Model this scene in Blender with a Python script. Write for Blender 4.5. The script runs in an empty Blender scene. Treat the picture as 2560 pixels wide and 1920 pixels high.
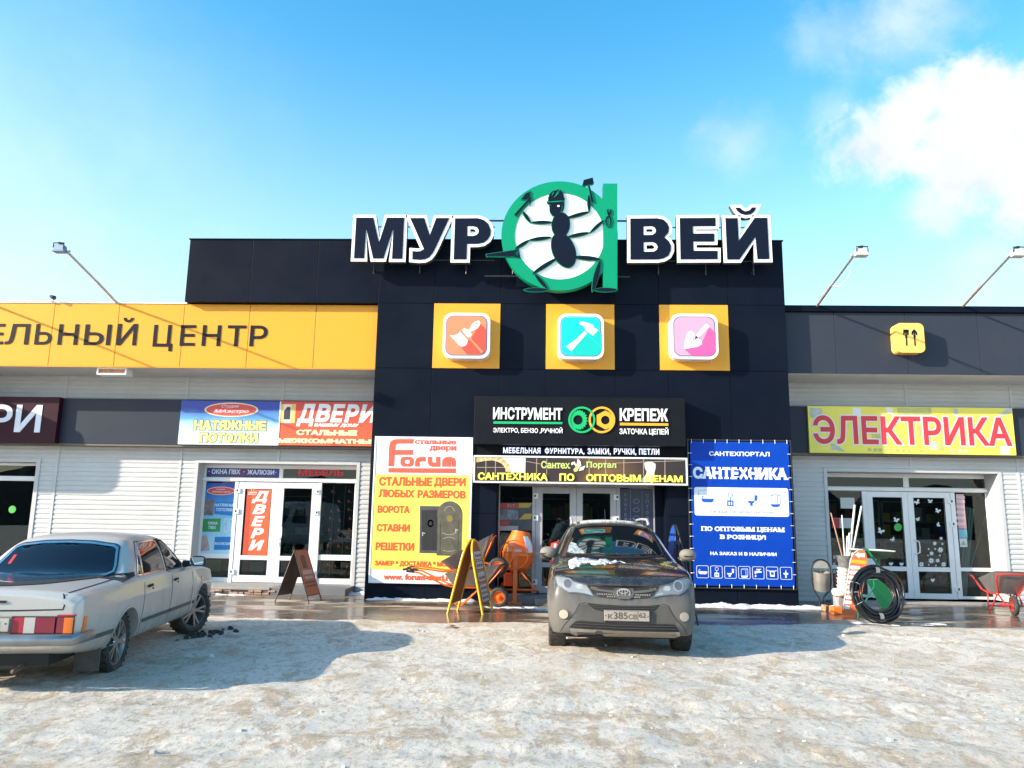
import bpy, bmesh, math, random
import numpy as np
from mathutils import Vector, Matrix, noise as mnoise
from mathutils.bvhtree import BVHTree
from mathutils.geometry import delaunay_2d_cdt
R = math.radians
random.seed(7)
scn = bpy.context.scene
COL = scn.collection
# ------------------------------------------------------------------ camera
FPX, HCAM = 1920.0, 1.64
PITCH, YAW, ROLL = R(9.977), R(-2.097), R(0.9195)
_cy, _sy, _cp, _sp = math.cos(YAW), math.sin(YAW), math.cos(PITCH), math.sin(PITCH)
FWD = Vector((_sy*_cp, _cy*_cp, _sp)); _r = Vector((_cy, -_sy, 0)); _u = _r.cross(FWD)
RGT = _r*math.cos(ROLL) + _u*math.sin(ROLL); UPV = -_r*math.sin(ROLL) + _u*math.cos(ROLL)
cam_d = bpy.data.cameras.new('camera'); cam = bpy.data.objects.new('camera', cam_d); COL.objects.link(cam)
cam_d.sensor_width = 36; cam_d.sensor_fit = 'HORIZONTAL'; cam_d.lens = 36*FPX/2560
cam_d.clip_end = 5000; cam_d.clip_start = 0.05
cam.matrix_world = Matrix(((RGT.x, UPV.x, -FWD.x, 0), (RGT.y, UPV.y, -FWD.y, 0), (RGT.z, UPV.z, -FWD.z, HCAM), (0, 0, 0, 1)))
scn.camera = cam
# ------------------------------------------------------------------ light
SUN_TO = Vector((-2.35, -1.0, 1.0)).normalized()          # direction towards the sun
SUN_EL = math.asin(SUN_TO.z); SUN_AZ = math.atan2(SUN_TO.x, SUN_TO.y)
sd = bpy.data.lights.new('sun', 'SUN'); sd.energy = 5.0; sd.angle = R(0.55); sd.color = (1.0, 0.875, 0.69)
so = bpy.data.objects.new('sun', sd); COL.objects.link(so); so.location = (-30, -10, 30)
so.rotation_euler = SUN_TO.to_track_quat('Z', 'Y').to_euler()
scn.view_settings.view_transform = 'Standard'; scn.view_settings.look = 'None'
scn.view_settings.exposure = 0.93; scn.view_settings.gamma = 1
world = bpy.data.worlds.new('World'); scn.world = world; world.use_nodes = True
def ray(px, py):
    d = FWD*FPX + RGT*(px-1280) - UPV*(py-960)
    return d.normalized()
def build_world():
    nt = world.node_tree; nt.nodes.clear(); N = nt.nodes.new; L = nt.links.new
    out = N('ShaderNodeOutputWorld'); bg = N('ShaderNodeBackground'); bg.inputs[1].default_value = 0.125
    sky = N('ShaderNodeTexSky'); sky.sky_type = 'NISHITA'; sky.sun_disc = False
    sky.sun_elevation = SUN_EL; sky.sun_rotation = SUN_AZ; sky.altitude = 100
    sky.air_density = 1.0; sky.dust_density = 0.9; sky.ozone_density = 1.6
    hs = N('ShaderNodeHueSaturation'); hs.inputs['Saturation'].default_value = 1.38; hs.inputs['Hue'].default_value = 0.483
    hs.inputs['Value'].default_value = 1.7
    L(sky.outputs[0], hs.inputs['Color'])
    tc = N('ShaderNodeTexCoord')
    sz = N('ShaderNodeSeparateXYZ'); L(tc.outputs['Generated'], sz.inputs[0]); hz = N('ShaderNodeMapRange'); hz.interpolation_type = 'SMOOTHSTEP'; L(sz.outputs[2], hz.inputs[0])
    hz.inputs[1].default_value = 0.02; hz.inputs[2].default_value = 0.60; hz.inputs[3].default_value = 0.62; hz.inputs[4].default_value = 0.0
    hmix = N('ShaderNodeMix'); hmix.data_type = 'RGBA'; L(hz.outputs[0], hmix.inputs[0]); L(hs.outputs[0], hmix.inputs[6]); hmix.inputs[7].default_value = (5.0, 5.75, 6.0, 1)
    def noise(scale, detail, rough, dist=0.3):
        n = N('ShaderNodeTexNoise'); n.inputs['Scale'].default_value = scale; n.inputs['Detail'].default_value = detail
        n.inputs['Roughness'].default_value = rough; n.inputs['Distortion'].default_value = dist
        L(tc.outputs['Generated'], n.inputs['Vector']); return n.outputs[0]
    n1 = noise(5.5, 7, 0.6); n2 = noise(17, 8, 0.62)
    def math_(op, a, b):
        m = N('ShaderNodeMath'); m.operation = op
        for i, v in enumerate((a, b)):
            if isinstance(v, (int, float)): m.inputs[i].default_value = v
            else: L(v, m.inputs[i])
        return m.outputs[0]
    nn = math_('ADD', math_('MULTIPLY', n1, 0.65), math_('MULTIPLY', n2, 0.35))
    total = None
    # (pixel centre, radius in radians, vertical squash, density, softness)
    for (px, py, rad, sq, dens, soft) in ((2400, 390, 0.100, 1.05, 1.0, 0.34), (2235, 345, 0.072, 1.15, 1.0, 0.4), (2150, 370, 0.058, 1.2, 0.95, 0.5), (2290, 270, 0.055, 1.2, 0.95, 0.45), (2500, 290, 0.085, 1.0, 1.0, 0.30), (2340, 505, 0.065, 1.0, 0.8, 0.5), (2550, 420, 0.10, 1.0, 1.0, 0.3),
                                    (2250, 50, 0.10, 1.5, 0.55, 0.8), (2100, 90, 0.07, 1.8, 0.3, 0.8), (1830, 355, 0.065, 1.3, 0.34, 0.8), (480, 560, 0.16, 3.2, 0.22, 0.9), (40, 470, 0.40, 1.0, 0.55, 1.2), (2480, 640, 0.09, 1.6, 0.4, 0.8), (2090, 285, 0.04, 1.1, 0.3, 0.8)):
        d = ray(px, py)
        sub = N('ShaderNodeVectorMath'); sub.operation = 'SUBTRACT'; L(tc.outputs['Generated'], sub.inputs[0]); sub.inputs[1].default_value = d
        mul = N('ShaderNodeVectorMath'); mul.operation = 'MULTIPLY'; L(sub.outputs[0], mul.inputs[0]); mul.inputs[1].default_value = (1, 1, sq)
        ln = N('ShaderNodeVectorMath'); ln.operation = 'LENGTH'; L(mul.outputs[0], ln.inputs[0])
        v = math_('ADD', math_('SUBTRACT', 1.0, math_('DIVIDE', ln.outputs['Value'], rad)), math_('MULTIPLY', math_('SUBTRACT', nn, 0.5), 0.8 if soft > 1 else 3.4))
        mr = N('ShaderNodeMapRange'); mr.interpolation_type = 'SMOOTHSTEP'; L(v, mr.inputs[0])
        mr.inputs[1].default_value = 0.02; mr.inputs[2].default_value = 0.02+soft*1.6; mr.inputs[3].default_value = 0; mr.inputs[4].default_value = dens
        total = mr.outputs[0] if total is None else math_('MAXIMUM', total, mr.outputs[0])
    mix = N('ShaderNodeMix'); mix.data_type = 'RGBA'; L(total, mix.inputs[0]); L(hmix.outputs[2], mix.inputs[6])
    cb = N('ShaderNodeMapRange'); L(n1, cb.inputs[0]); cb.inputs[1].default_value = 0.35; cb.inputs[2].default_value = 0.65; cb.inputs[3].default_value = 3.7; cb.inputs[4].default_value = 5.2
    cs = N('ShaderNodeVectorMath'); cs.operation = 'SCALE'; cs.inputs[0].default_value = (0.97, 1.01, 1.07); L(cb.outputs[0], cs.inputs['Scale']); L(cs.outputs[0], mix.inputs[7])
    L(mix.outputs[2], bg.inputs[0]); L(bg.outputs[0], out.inputs[0])
build_world()
# ------------------------------------------------------------------ reading the site survey: photo point -> point on the upright plane y = Y
ZM = dict(s=(0, 0, 1), z1=(0, 960, .217), z2=(430, 960, .3496), z3=(900, 1060, .30132), z4=(1160, 960, .27125), z5=(1680, 1080, .25316),
          z6=(1960, 980, .36166), z7=(0, 1280, .26528), z8=(1320, 1280, .22908), zA=(0, 560, .28933), zB=(400, 560, .28933), zC=(840, 420, .28933),
          zD=(1440, 420, .28933), zE=(1920, 560, .28933), e1=(1180, 430, .19286), e2=(860, 500, .18083), e3=(1540, 490, .18987), zI=(1060, 740, .36166),
          zN=(440, 990, .11754), zV=(690, 990, .11302), zW=(490, 1160, .18082), zT=(1180, 1130, .24864), zR=(1920, 1300, .18083), zP=(1080, 1320, .15371))
def at(z, x, y, Y):
    a = ZM[z]; d = ray(a[0]+x*a[2], a[1]+y*a[2])
    return Vector((0, 0, HCAM)) + d*(Y/d.y)
def gr(z, x, y, h=0.0):
    a = ZM[z]; d = ray(a[0]+x*a[2], a[1]+y*a[2])
    return Vector((0, 0, HCAM)) + d*((h-HCAM)/d.z)
def rect(z, b, Y):
    p = at(z, b[0], b[1], Y); q = at(z, b[2], b[3], Y)
    return p.x, q.x, q.z, p.z
# ------------------------------------------------------------------ materials
MATS = {}
def mk(name, col, rough=0.5, metal=0.0, noise=None, bump=None, coat=0.0, emit=0.0, spec=0.5, rvar=0.0, streak=None):
    if name in MATS: return MATS[name]
    m = bpy.data.materials.new(name); m.use_nodes = True; nt = m.node_tree; N = nt.nodes.new; L = nt.links.new
    b = nt.nodes['Principled BSDF']
    b.inputs['Base Color'].default_value = (*col, 1); b.inputs['Roughness'].default_value = rough; b.inputs['Metallic'].default_value = metal
    b.inputs['Coat Weight'].default_value = coat; b.inputs['Coat Roughness'].default_value = 0.08; b.inputs['Specular IOR Level'].default_value = spec
    if emit: b.inputs['Emission Color'].default_value = (*col, 1); b.inputs['Emission Strength'].default_value = emit
    if noise or bump or rvar or streak:
        tc = N('ShaderNodeTexCoord')
    if noise:
        sc, amt = noise[:2]; tint = noise[2] if len(noise) > 2 else (0.5, 0.45, 0.4)
        n = N('ShaderNodeTexNoise'); n.inputs['Scale'].default_value = sc; n.inputs['Detail'].default_value = 7; n.inputs['Roughness'].default_value = 0.65
        L(tc.outputs['Object'], n.inputs['Vector'])
        mr = N('ShaderNodeMapRange'); L(n.outputs[0], mr.inputs[0]); mr.inputs[1].default_value = 0.38; mr.inputs[2].default_value = 0.68; mr.inputs[4].default_value = amt
        mx = N('ShaderNodeMix'); mx.data_type = 'RGBA'; L(mr.outputs[0], mx.inputs[0]); mx.inputs[6].default_value = (*col, 1)
        mx.inputs[7].default_value = (*tint, 1); L(mx.outputs[2], b.inputs['Base Color'])
        if rvar:
            m2 = N('ShaderNodeMapRange'); L(n.outputs[0], m2.inputs[0]); m2.inputs[1].default_value = 0.3; m2.inputs[2].default_value = 0.7
            m2.inputs[3].default_value = max(0, rough-rvar); m2.inputs[4].default_value = min(1, rough+rvar); L(m2.outputs[0], b.inputs['Roughness'])
    if bump:
        n = N('ShaderNodeTexNoise'); n.inputs['Scale'].default_value = bump[0]; n.inputs['Detail'].default_value = 5
        L(tc.outputs['Object'], n.inputs['Vector'])
        bp = N('ShaderNodeBump'); bp.inputs['Strength'].default_value = bump[1]; bp.inputs['Distance'].default_value = bump[2] if len(bump) > 2 else 0.02
        L(n.outputs[0], bp.inputs['Height']); L(bp.outputs[0], b.inputs['Normal'])
    MATS[name] = m; return m
def glass_mat(name, tint=(0.75, 0.8, 0.8), refl=0.10, rough=0.0):
    m = bpy.data.materials.new(name); m.use_nodes = True; nt = m.node_tree; nt.nodes.clear(); N = nt.nodes.new; L = nt.links.new
    out = N('ShaderNodeOutputMaterial'); tr = N('ShaderNodeBsdfTransparent'); tr.inputs[0].default_value = (*tint, 1)
    gl = N('ShaderNodeBsdfGlossy'); gl.inputs['Roughness'].default_value = rough
    fr = N('ShaderNodeFresnel'); fr.inputs[0].default_value = 1.5
    mm = N('ShaderNodeMath'); mm.operation = 'MULTIPLY_ADD'; L(fr.outputs[0], mm.inputs[0]); mm.inputs[1].default_value = 1.0; mm.inputs[2].default_value = refl-0.04; mm.use_clamp = True
    mx = N('ShaderNodeMixShader'); L(mm.outputs[0], mx.inputs[0]); L(tr.outputs[0], mx.inputs[1]); L(gl.outputs[0], mx.inputs[2]); L(mx.outputs[0], out.inputs[0])
    return m
M_BLACK = mk('black_cladding', (0.0035, 0.0062, 0.0145), 0.45, noise=(1.1, 0.45, (0.008, 0.0115, 0.021)), rvar=0.06, spec=0.07, bump=(0.8, 0.05, 0.05))
M_BLACKD = mk('black_gap', (0.004, 0.005, 0.008), 0.6, spec=0.1)
M_YEL = mk('yellow_cladding', (0.74, 0.325, 0.024), 0.34, spec=0.3, noise=(0.8, 0.4, (0.70, 0.315, 0.04)), bump=(0.9, 0.04, 0.05))
M_DGREY = mk('dark_grey_cladding', (0.030, 0.037, 0.055), 0.45, spec=0.15, noise=(0.9, 0.4, (0.042, 0.048, 0.064)), bump=(0.9, 0.05, 0.05))
M_SID = mk('siding', (0.52, 0.525, 0.535), 0.5, noise=(1.6, 0.5, (0.42, 0.415, 0.40)))
M_PVC = mk('white_pvc', (0.76, 0.77, 0.78), 0.35, noise=(3.0, 0.25, (0.62, 0.60, 0.57)))
M_WHITE = mk('white_gloss', (0.80, 0.80, 0.82), 0.35)
M_WHITEP = mk('white_print', (0.80, 0.80, 0.81), 0.5)
M_CONC = mk('concrete', (0.33, 0.32, 0.31), 0.85, noise=(9, 0.6, (0.2, 0.19, 0.18)), bump=(40, 0.4, 0.01))
M_TILE = mk('grey_tile', (0.14, 0.145, 0.16), 0.4, noise=(5, 0.5, (0.22, 0.21, 0.2)))
M_NAVY = mk('navy_face', (0.006, 0.010, 0.024), 0.45, spec=0.08)
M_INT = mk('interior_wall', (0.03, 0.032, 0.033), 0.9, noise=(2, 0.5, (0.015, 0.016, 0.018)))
M_INTF = mk('interior_floor', (0.12, 0.115, 0.11), 0.5)
M_TUBE = mk('tube_light', (0.75, 1.0, 0.92), 0.4, emit=3.0)
M_GLASS = glass_mat('shop_glass', (0.55, 0.63, 0.63), 0.04)
M_STEEL = mk('galvanised', (0.50, 0.51, 0.52), 0.42, 0.75, noise=(14, 0.4, (0.36, 0.36, 0.37)))
M_DARKM = mk('dark_metal', (0.03, 0.03, 0.033), 0.45, 0.3)
M_RUBBER = mk('rubber', (0.022, 0.021, 0.020), 0.75, noise=(18, 0.5, (0.12, 0.105, 0.09)), bump=(60, 0.3, 0.004))
def flat(name, col, rough=0.5, **k): return mk(name, col, rough, **k)
# ------------------------------------------------------------------ mesh builder
class MB:
    def __init__(s): s.v = []; s.f = []; s.m = []
    def add(s, vs, fs, mi=0):
        o = len(s.v); s.v += [tuple(v) for v in vs]; s.f += [tuple(i+o for i in f) for f in fs]; s.m += [mi]*len(fs); return s
    def box(s, x0, x1, y0, y1, z0, z1, mi=0):
        vs = [(x, y, z) for z in (z0, z1) for y in (y0, y1) for x in (x0, x1)]
        return s.add(vs, [(0, 2, 3, 1), (4, 5, 7, 6), (0, 1, 5, 4), (2, 6, 7, 3), (0, 4, 6, 2), (1, 3, 7, 5)], mi)
    def obox(s, c, ax, ay, az, mi=0):                      # oriented box: centre and three half-axis vectors
        c = Vector(c); ax = Vector(ax); ay = Vector(ay); az = Vector(az)
        vs = [c+ax*i+ay*j+az*k for k in (-1, 1) for j in (-1, 1) for i in (-1, 1)]
        return s.add(vs, [(0, 2, 3, 1), (4, 5, 7, 6), (0, 1, 5, 4), (2, 6, 7, 3), (0, 4, 6, 2), (1, 3, 7, 5)], mi)
    def tube(s, pts, r, n=10, closed=False, mi=0, caps=True):
        P = [Vector(p) for p in pts]; rr = r if isinstance(r, (list, tuple)) else [r]*len(P); K = len(P); rings = []
        up = None
        for i, p in enumerate(P):
            a = P[i-1] if (i or closed) else P[i]; b = P[(i+1) % K] if (i < K-1 or closed) else P[i]
            t = (b-a).normalized()
            if up is None:
                up = Vector((0, 0, 1)) if abs(t.z) < 0.9 else Vector((1, 0, 0))
            u = t.cross(up)
            u = u.normalized() if u.length > 1e-6 else t.orthogonal().normalized()
            w = u.cross(t).normalized(); up = w
            rings.append([p+(u*math.cos(2*math.pi*k/n)+w*math.sin(2*math.pi*k/n))*rr[i] for k in range(n)])
        vs = [v for g in rings for v in g]; fs = []
        for i in range(K if closed else K-1):
            j = (i+1) % K
            for k in range(n): fs.append((i*n+k, i*n+(k+1) % n, j*n+(k+1) % n, j*n+k))
        if caps and not closed: fs += [tuple(range(n))[::-1], tuple((K-1)*n+k for k in range(n))]
        return s.add(vs, fs, mi)
    def lathe(s, prof, n=32, axis='z', c=(0, 0, 0), mi=0, M=None, caps=False):
        vs = []; fs = []; c = Vector(c)
        for (r, h) in prof:
            for k in range(n):
                a = 2*math.pi*k/n; p = (r*math.cos(a), r*math.sin(a), h)
                if axis == 'x': p = (p[2], p[0], p[1])
                elif axis == 'y': p = (p[1], p[2], p[0])
                p = Vector(p)
                vs.append((M @ p if M else p)+c)
        for i in range(len(prof)-1):
            for k in range(n): fs.append((i*n+k, i*n+(k+1) % n, (i+1)*n+(k+1) % n, (i+1)*n+k))
        if caps: fs += [tuple(range(n))[::-1], tuple((len(prof)-1)*n+k for k in range(n))]
        return s.add(vs, fs, mi)
    def prism(s, loops, y0, y1, mi=0):                     # loops of (x, z), even-odd fill, between planes y0 < y1
        vs, fs = fill(loops, y0, y1); return s.add(vs, fs, mi)
    def xf(s, M):
        s.v = [tuple(M @ Vector(v)) for v in s.v]; return s
def fill(loops, y0, y1):
    cu = bpy.data.curves.new('c', 'CURVE'); cu.dimensions = '2D'; cu.fill_mode = 'BOTH'; cu.extrude = (y1-y0)/2
    for lp in loops:
        sp = cu.splines.new('POLY'); sp.points.add(len(lp)-1); sp.use_cyclic_u = True
        for i, p in enumerate(lp): sp.points[i].co = (p[0], p[1], 0, 1)
    o = bpy.data.objects.new('c', cu); me = o.to_mesh(); ym = (y0+y1)/2
    vs = [(v.co.x, ym-v.co.z, v.co.y) for v in me.vertices]; fs = [tuple(p.vertices) for p in me.polygons]
    o.to_mesh_clear(); bpy.data.objects.remove(o); bpy.data.curves.remove(cu)
    return vs, fs
W = {}
def mesh_from(name, mb, mats, smooth=False):
    me = bpy.data.meshes.new(name); me.from_pydata(mb.v, [], mb.f)
    for m in (mats if isinstance(mats, (list, tuple)) else [mats]): me.materials.append(m)
    if any(mb.m): me.polygons.foreach_set('material_index', mb.m)
    me.update()
    bm = bmesh.new(); bm.from_mesh(me); bmesh.ops.recalc_face_normals(bm, faces=bm.faces); bm.to_mesh(me); bm.free()
    if smooth:
        me.polygons.foreach_set('use_smooth', [True]*len(me.polygons))
        if smooth != 'all': me.set_sharp_from_angle(angle=R(smooth if smooth > 1 else 35))
    return me
def tag(o, label=None, cat=None, group=None, kind=None):
    if label: o['label'] = label
    if cat: o['category'] = cat
    if group: o['group'] = group
    if kind: o['kind'] = kind
    return o
def thing(name, label, cat, loc=(0, 0, 0), rz=0.0, group=None):
    o = bpy.data.objects.new(name, None); o.empty_display_size = 0.2; COL.objects.link(o); o.location = loc; o.rotation_euler = (0, 0, rz)
    W[o] = Matrix.Translation(loc) @ Matrix.Rotation(rz, 4, 'Z')
    return tag(o, label, cat, group)
def ob(name, mb, mats, parent=None, label=None, cat=None, group=None, kind=None, bevel=0, smooth=False, local=False, seg=2):
    me = mesh_from(name, mb, mats, smooth)
    o = bpy.data.objects.new(name, me); COL.objects.link(o)
    if parent:
        o.parent = parent
        if local: W[o] = W[parent]
        else: o.matrix_parent_inverse = W[parent].inverted(); W[o] = Matrix.Identity(4)
    else:
        A = np.array(mb.v); c = Vector((*((A.min(0)+A.max(0))/2)[:2], A[:, 2].min()))
        me.transform(Matrix.Translation(-c)); o.location = c; W[o] = Matrix.Translation(c)
    if bevel:
        b = o.modifiers.new('bevel', 'BEVEL'); b.width = bevel; b.segments = seg; b.limit_method = 'ANGLE'; b.angle_limit = R(40); b.harden_normals = False
    return tag(o, label, cat, group, kind)
# ------------------------------------------------------------------ lettering
TXT = bpy.data.objects.new('t', bpy.data.curves.new('t', 'FONT')); COL.objects.link(TXT)
def contours(body, shear, spacing):
    cu = TXT.data; cu.body = body; cu.shear = shear; cu.space_character = spacing
    dg = bpy.context.evaluated_depsgraph_get(); dg.update(); c = TXT.evaluated_get(dg).to_curve(dg); out = []
    for sp in c.splines:
        P = []; bp = sp.bezier_points; n = len(bp)
        for i in range(n):
            p, q = bp[i], bp[(i+1) % n]; a, h1, h2, d = (np.array(v[:2]) for v in (p.co, p.handle_right, q.handle_left, q.co)); L = np.linalg.norm(d-a)
            if L < 1e-5: continue
            u = (d-a)/L; dev = max(abs(u[0]*(h-a)[1]-u[1]*(h-a)[0]) for h in (h1, h2))
            k = 1 if dev < 0.004 else max(2, min(6, int(2+dev*40)))
            for j in range(k):
                t = j/k; P.append(a*(1-t)**3+3*h1*t*(1-t)**2+3*h2*t*t*(1-t)+d*t**3)
        Q = [p for i, p in enumerate(P) if np.linalg.norm(p-P[i-1]) > 1e-4]
        if len(Q) > 2: out.append(np.array(Q))
    area = lambda P: (P[:, 0]*np.roll(P[:, 1], -1)-np.roll(P[:, 0], -1)*P[:, 1]).sum()
    def inside1(p, P):
        a, b = P, np.roll(P, -1, 0); c = ((a[:, 1] > p[1]) != (b[:, 1] > p[1])); den = np.where(b[:, 1]-a[:, 1] == 0, 1, b[:, 1]-a[:, 1])
        return (c & (p[0] < (b[:, 0]-a[:, 0])*(p[1]-a[:, 1])/den+a[:, 0])).sum() % 2 == 1
    inside = lambda Q, P: all(inside1(p, P) for p in Q) and all(inside1(p, P) for p in (Q+np.roll(Q, -1, 0))/2)
    par = [[j for j in range(len(out)) if j != i and inside(out[i], out[j])] for i in range(len(out))]
    return [P if (area(P) < 0) == (len(par[i]) % 2 == 0) else P[::-1].copy() for i, P in enumerate(out)]
def glyphs(body, bold=0.0, shear=0.0, spacing=1.0):
    """outlines of a word, made heavier by bold, filled by winding number"""
    loops = []
    for P in contours(body, shear, spacing):
        if bold:
            prv = np.roll(P, 1, 0); nxt = np.roll(P, -1, 0); u = P-prv; v = nxt-P
            u /= np.linalg.norm(u, axis=1)[:, None]; v /= np.linalg.norm(v, axis=1)[:, None]
            nu = np.stack([-u[:, 1], u[:, 0]], 1); nv = np.stack([-v[:, 1], v[:, 0]], 1); k = np.maximum(1+(nu*nv).sum(1), 0.4)
            P = P+(nu+nv)/k[:, None]*bold
        loops.append(P)
    V = []; E = []
    for P in loops:
        o = len(V); n = len(P); V += [Vector(p) for p in P]; E += [(o+i, o+(i+1) % n) for i in range(n)]
    vs, es, fs, *_ = delaunay_2d_cdt(V, E, [], 0, 1e-5)
    vs = np.array([v[:] for v in vs]); F = np.array(fs); cen = vs[F].mean(1); wn = np.zeros(len(F))
    for P in loops:
        a = P; b = np.roll(P, -1, 0)
        for i in range(len(a)):
            (x0, y0), (x1, y1) = a[i], b[i]; cr = (x1-x0)*(cen[:, 1]-y0)-(cen[:, 0]-x0)*(y1-y0)
            wn += ((y0 <= cen[:, 1]) & (y1 > cen[:, 1]) & (cr > 0)).astype(int)-((y0 > cen[:, 1]) & (y1 <= cen[:, 1]) & (cr < 0)).astype(int)
    fs = [tuple(int(i) for i in f) for f, w in zip(F, wn) if w < -0.5]
    used = sorted({i for f in fs for i in f}); mp = {o: i for i, o in enumerate(used)}
    fs = [tuple(mp[i] for i in f) for f in fs]; vs = vs[used]; cnt = set()
    for f in fs: cnt |= {(f[0], f[1]), (f[1], f[2]), (f[2], f[0])}
    hor = [(Vector(vs[a]), Vector(vs[b])) for a, b in cnt if (b, a) not in cnt]
    return vs, fs, hor
def solid(vs2, fs, y0, y1):
    """flat (x,z) glyph faces -> closed solid between y0 (front) and y1"""
    n = len(vs2); V = [(x, y0, z) for x, z in vs2]+[(x, y1, z) for x, z in vs2]; F = [tuple(f) for f in fs]+[tuple(i+n for i in f[::-1]) for f in fs]
    cnt = {}
    for f in fs:
        for a, b in zip(f, f[1:]+f[:1]): cnt[(a, b)] = cnt.get((a, b), 0)+1
    for (a, b) in cnt:
        if (b, a) not in cnt: F.append((b, a, a+n, b+n))
    return V, F
def text(body, box, Y, mat, parent=None, bold=0.02, shear=0.0, depth=0.006, outline=None, serif=0.0, spacing=1.0, name='lettering', local=False, **k):
    """lettering fitted into box = (x0, x1, z0, z1) on the plane y = Y (its back)"""
    vs, fs, hor = glyphs(body, bold, shear, spacing)
    lo = vs.min(0); hi = vs.max(0); x0, x1, z0, z1 = box
    sx = (x1-x0)/(hi[0]-lo[0]); sz = (z1-z0)/(hi[1]-lo[1])
    T = lambda p: (x0+(p[0]-lo[0])*sx, z0+(p[1]-lo[1])*sz)
    mb = MB(); mb.add(*solid([T(p) for p in vs], fs, Y-depth, Y))
    if serif:
        for a, b in hor:
            if abs(a.y-b.y) < 1e-4 and abs(a.x-b.x) > 0.03:
                for base, sg in ((min(0, 0)+(-bold), 1), (hi[1], -1)):
                    if abs(a.y-base) < 0.03:
                        p = T((min(a.x, b.x)-serif, a.y)); q = T((max(a.x, b.x)+serif, a.y+sg*0.13))
                        mb.box(min(p[0], q[0]), max(p[0], q[0]), Y-depth-0.001, Y-0.001, min(p[1], q[1]), max(p[1], q[1]))
    o = ob(name, mb, mat, parent, local=local, **k)
    if outline:
        ow, om = outline; v2, f2, _ = glyphs(body, bold+ow, shear, spacing)
        m2 = MB(); m2.add(*solid([T(p) for p in v2], f2, Y-depth*0.55, Y+0.0005)); ob('lettering_outline', m2, om, parent, local=local)
    return o
def ftext(body, z, b, Y, mat, parent=None, **k): return text(body, rect(z, b, Y), Y, mat, parent, **k)
def rrect(x0, x1, z0, z1, r, n=8):
    pts = []
    for cx, cz, a0 in ((x1-r, z1-r, 0), (x0+r, z1-r, 90), (x0+r, z0+r, 180), (x1-r, z0+r, 270)):
        for i in range(n+1):
            a = R(a0+90*i/n); pts.append((cx+r*math.cos(a), cz+r*math.sin(a)))
    return pts
def ell(cx, cz, rx, rz, rot=0.0, n=48):
    c, s = math.cos(rot), math.sin(rot)
    return [(cx+rx*math.cos(t)*c-rz*math.sin(t)*s, cz+rx*math.cos(t)*s+rz*math.sin(t)*c) for t in [2*math.pi*i/n for i in range(n)]]
def fp(z, pts, Y): return [(p.x, p.z) for p in (at(z, x, y, Y) for x, y in pts)]
def fell(z, cx, cy, rx, ry, Y, rot=0.0, n=48):
    return fp(z, ell(cx, cy, rx, ry, rot, n), Y)
def plate(z, loops, Y, d, mat, parent=None, name='print', **k):
    return ob(name, MB().prism([fp(z, l, Y) for l in loops], Y-d, Y), mat, parent, **k)
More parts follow.
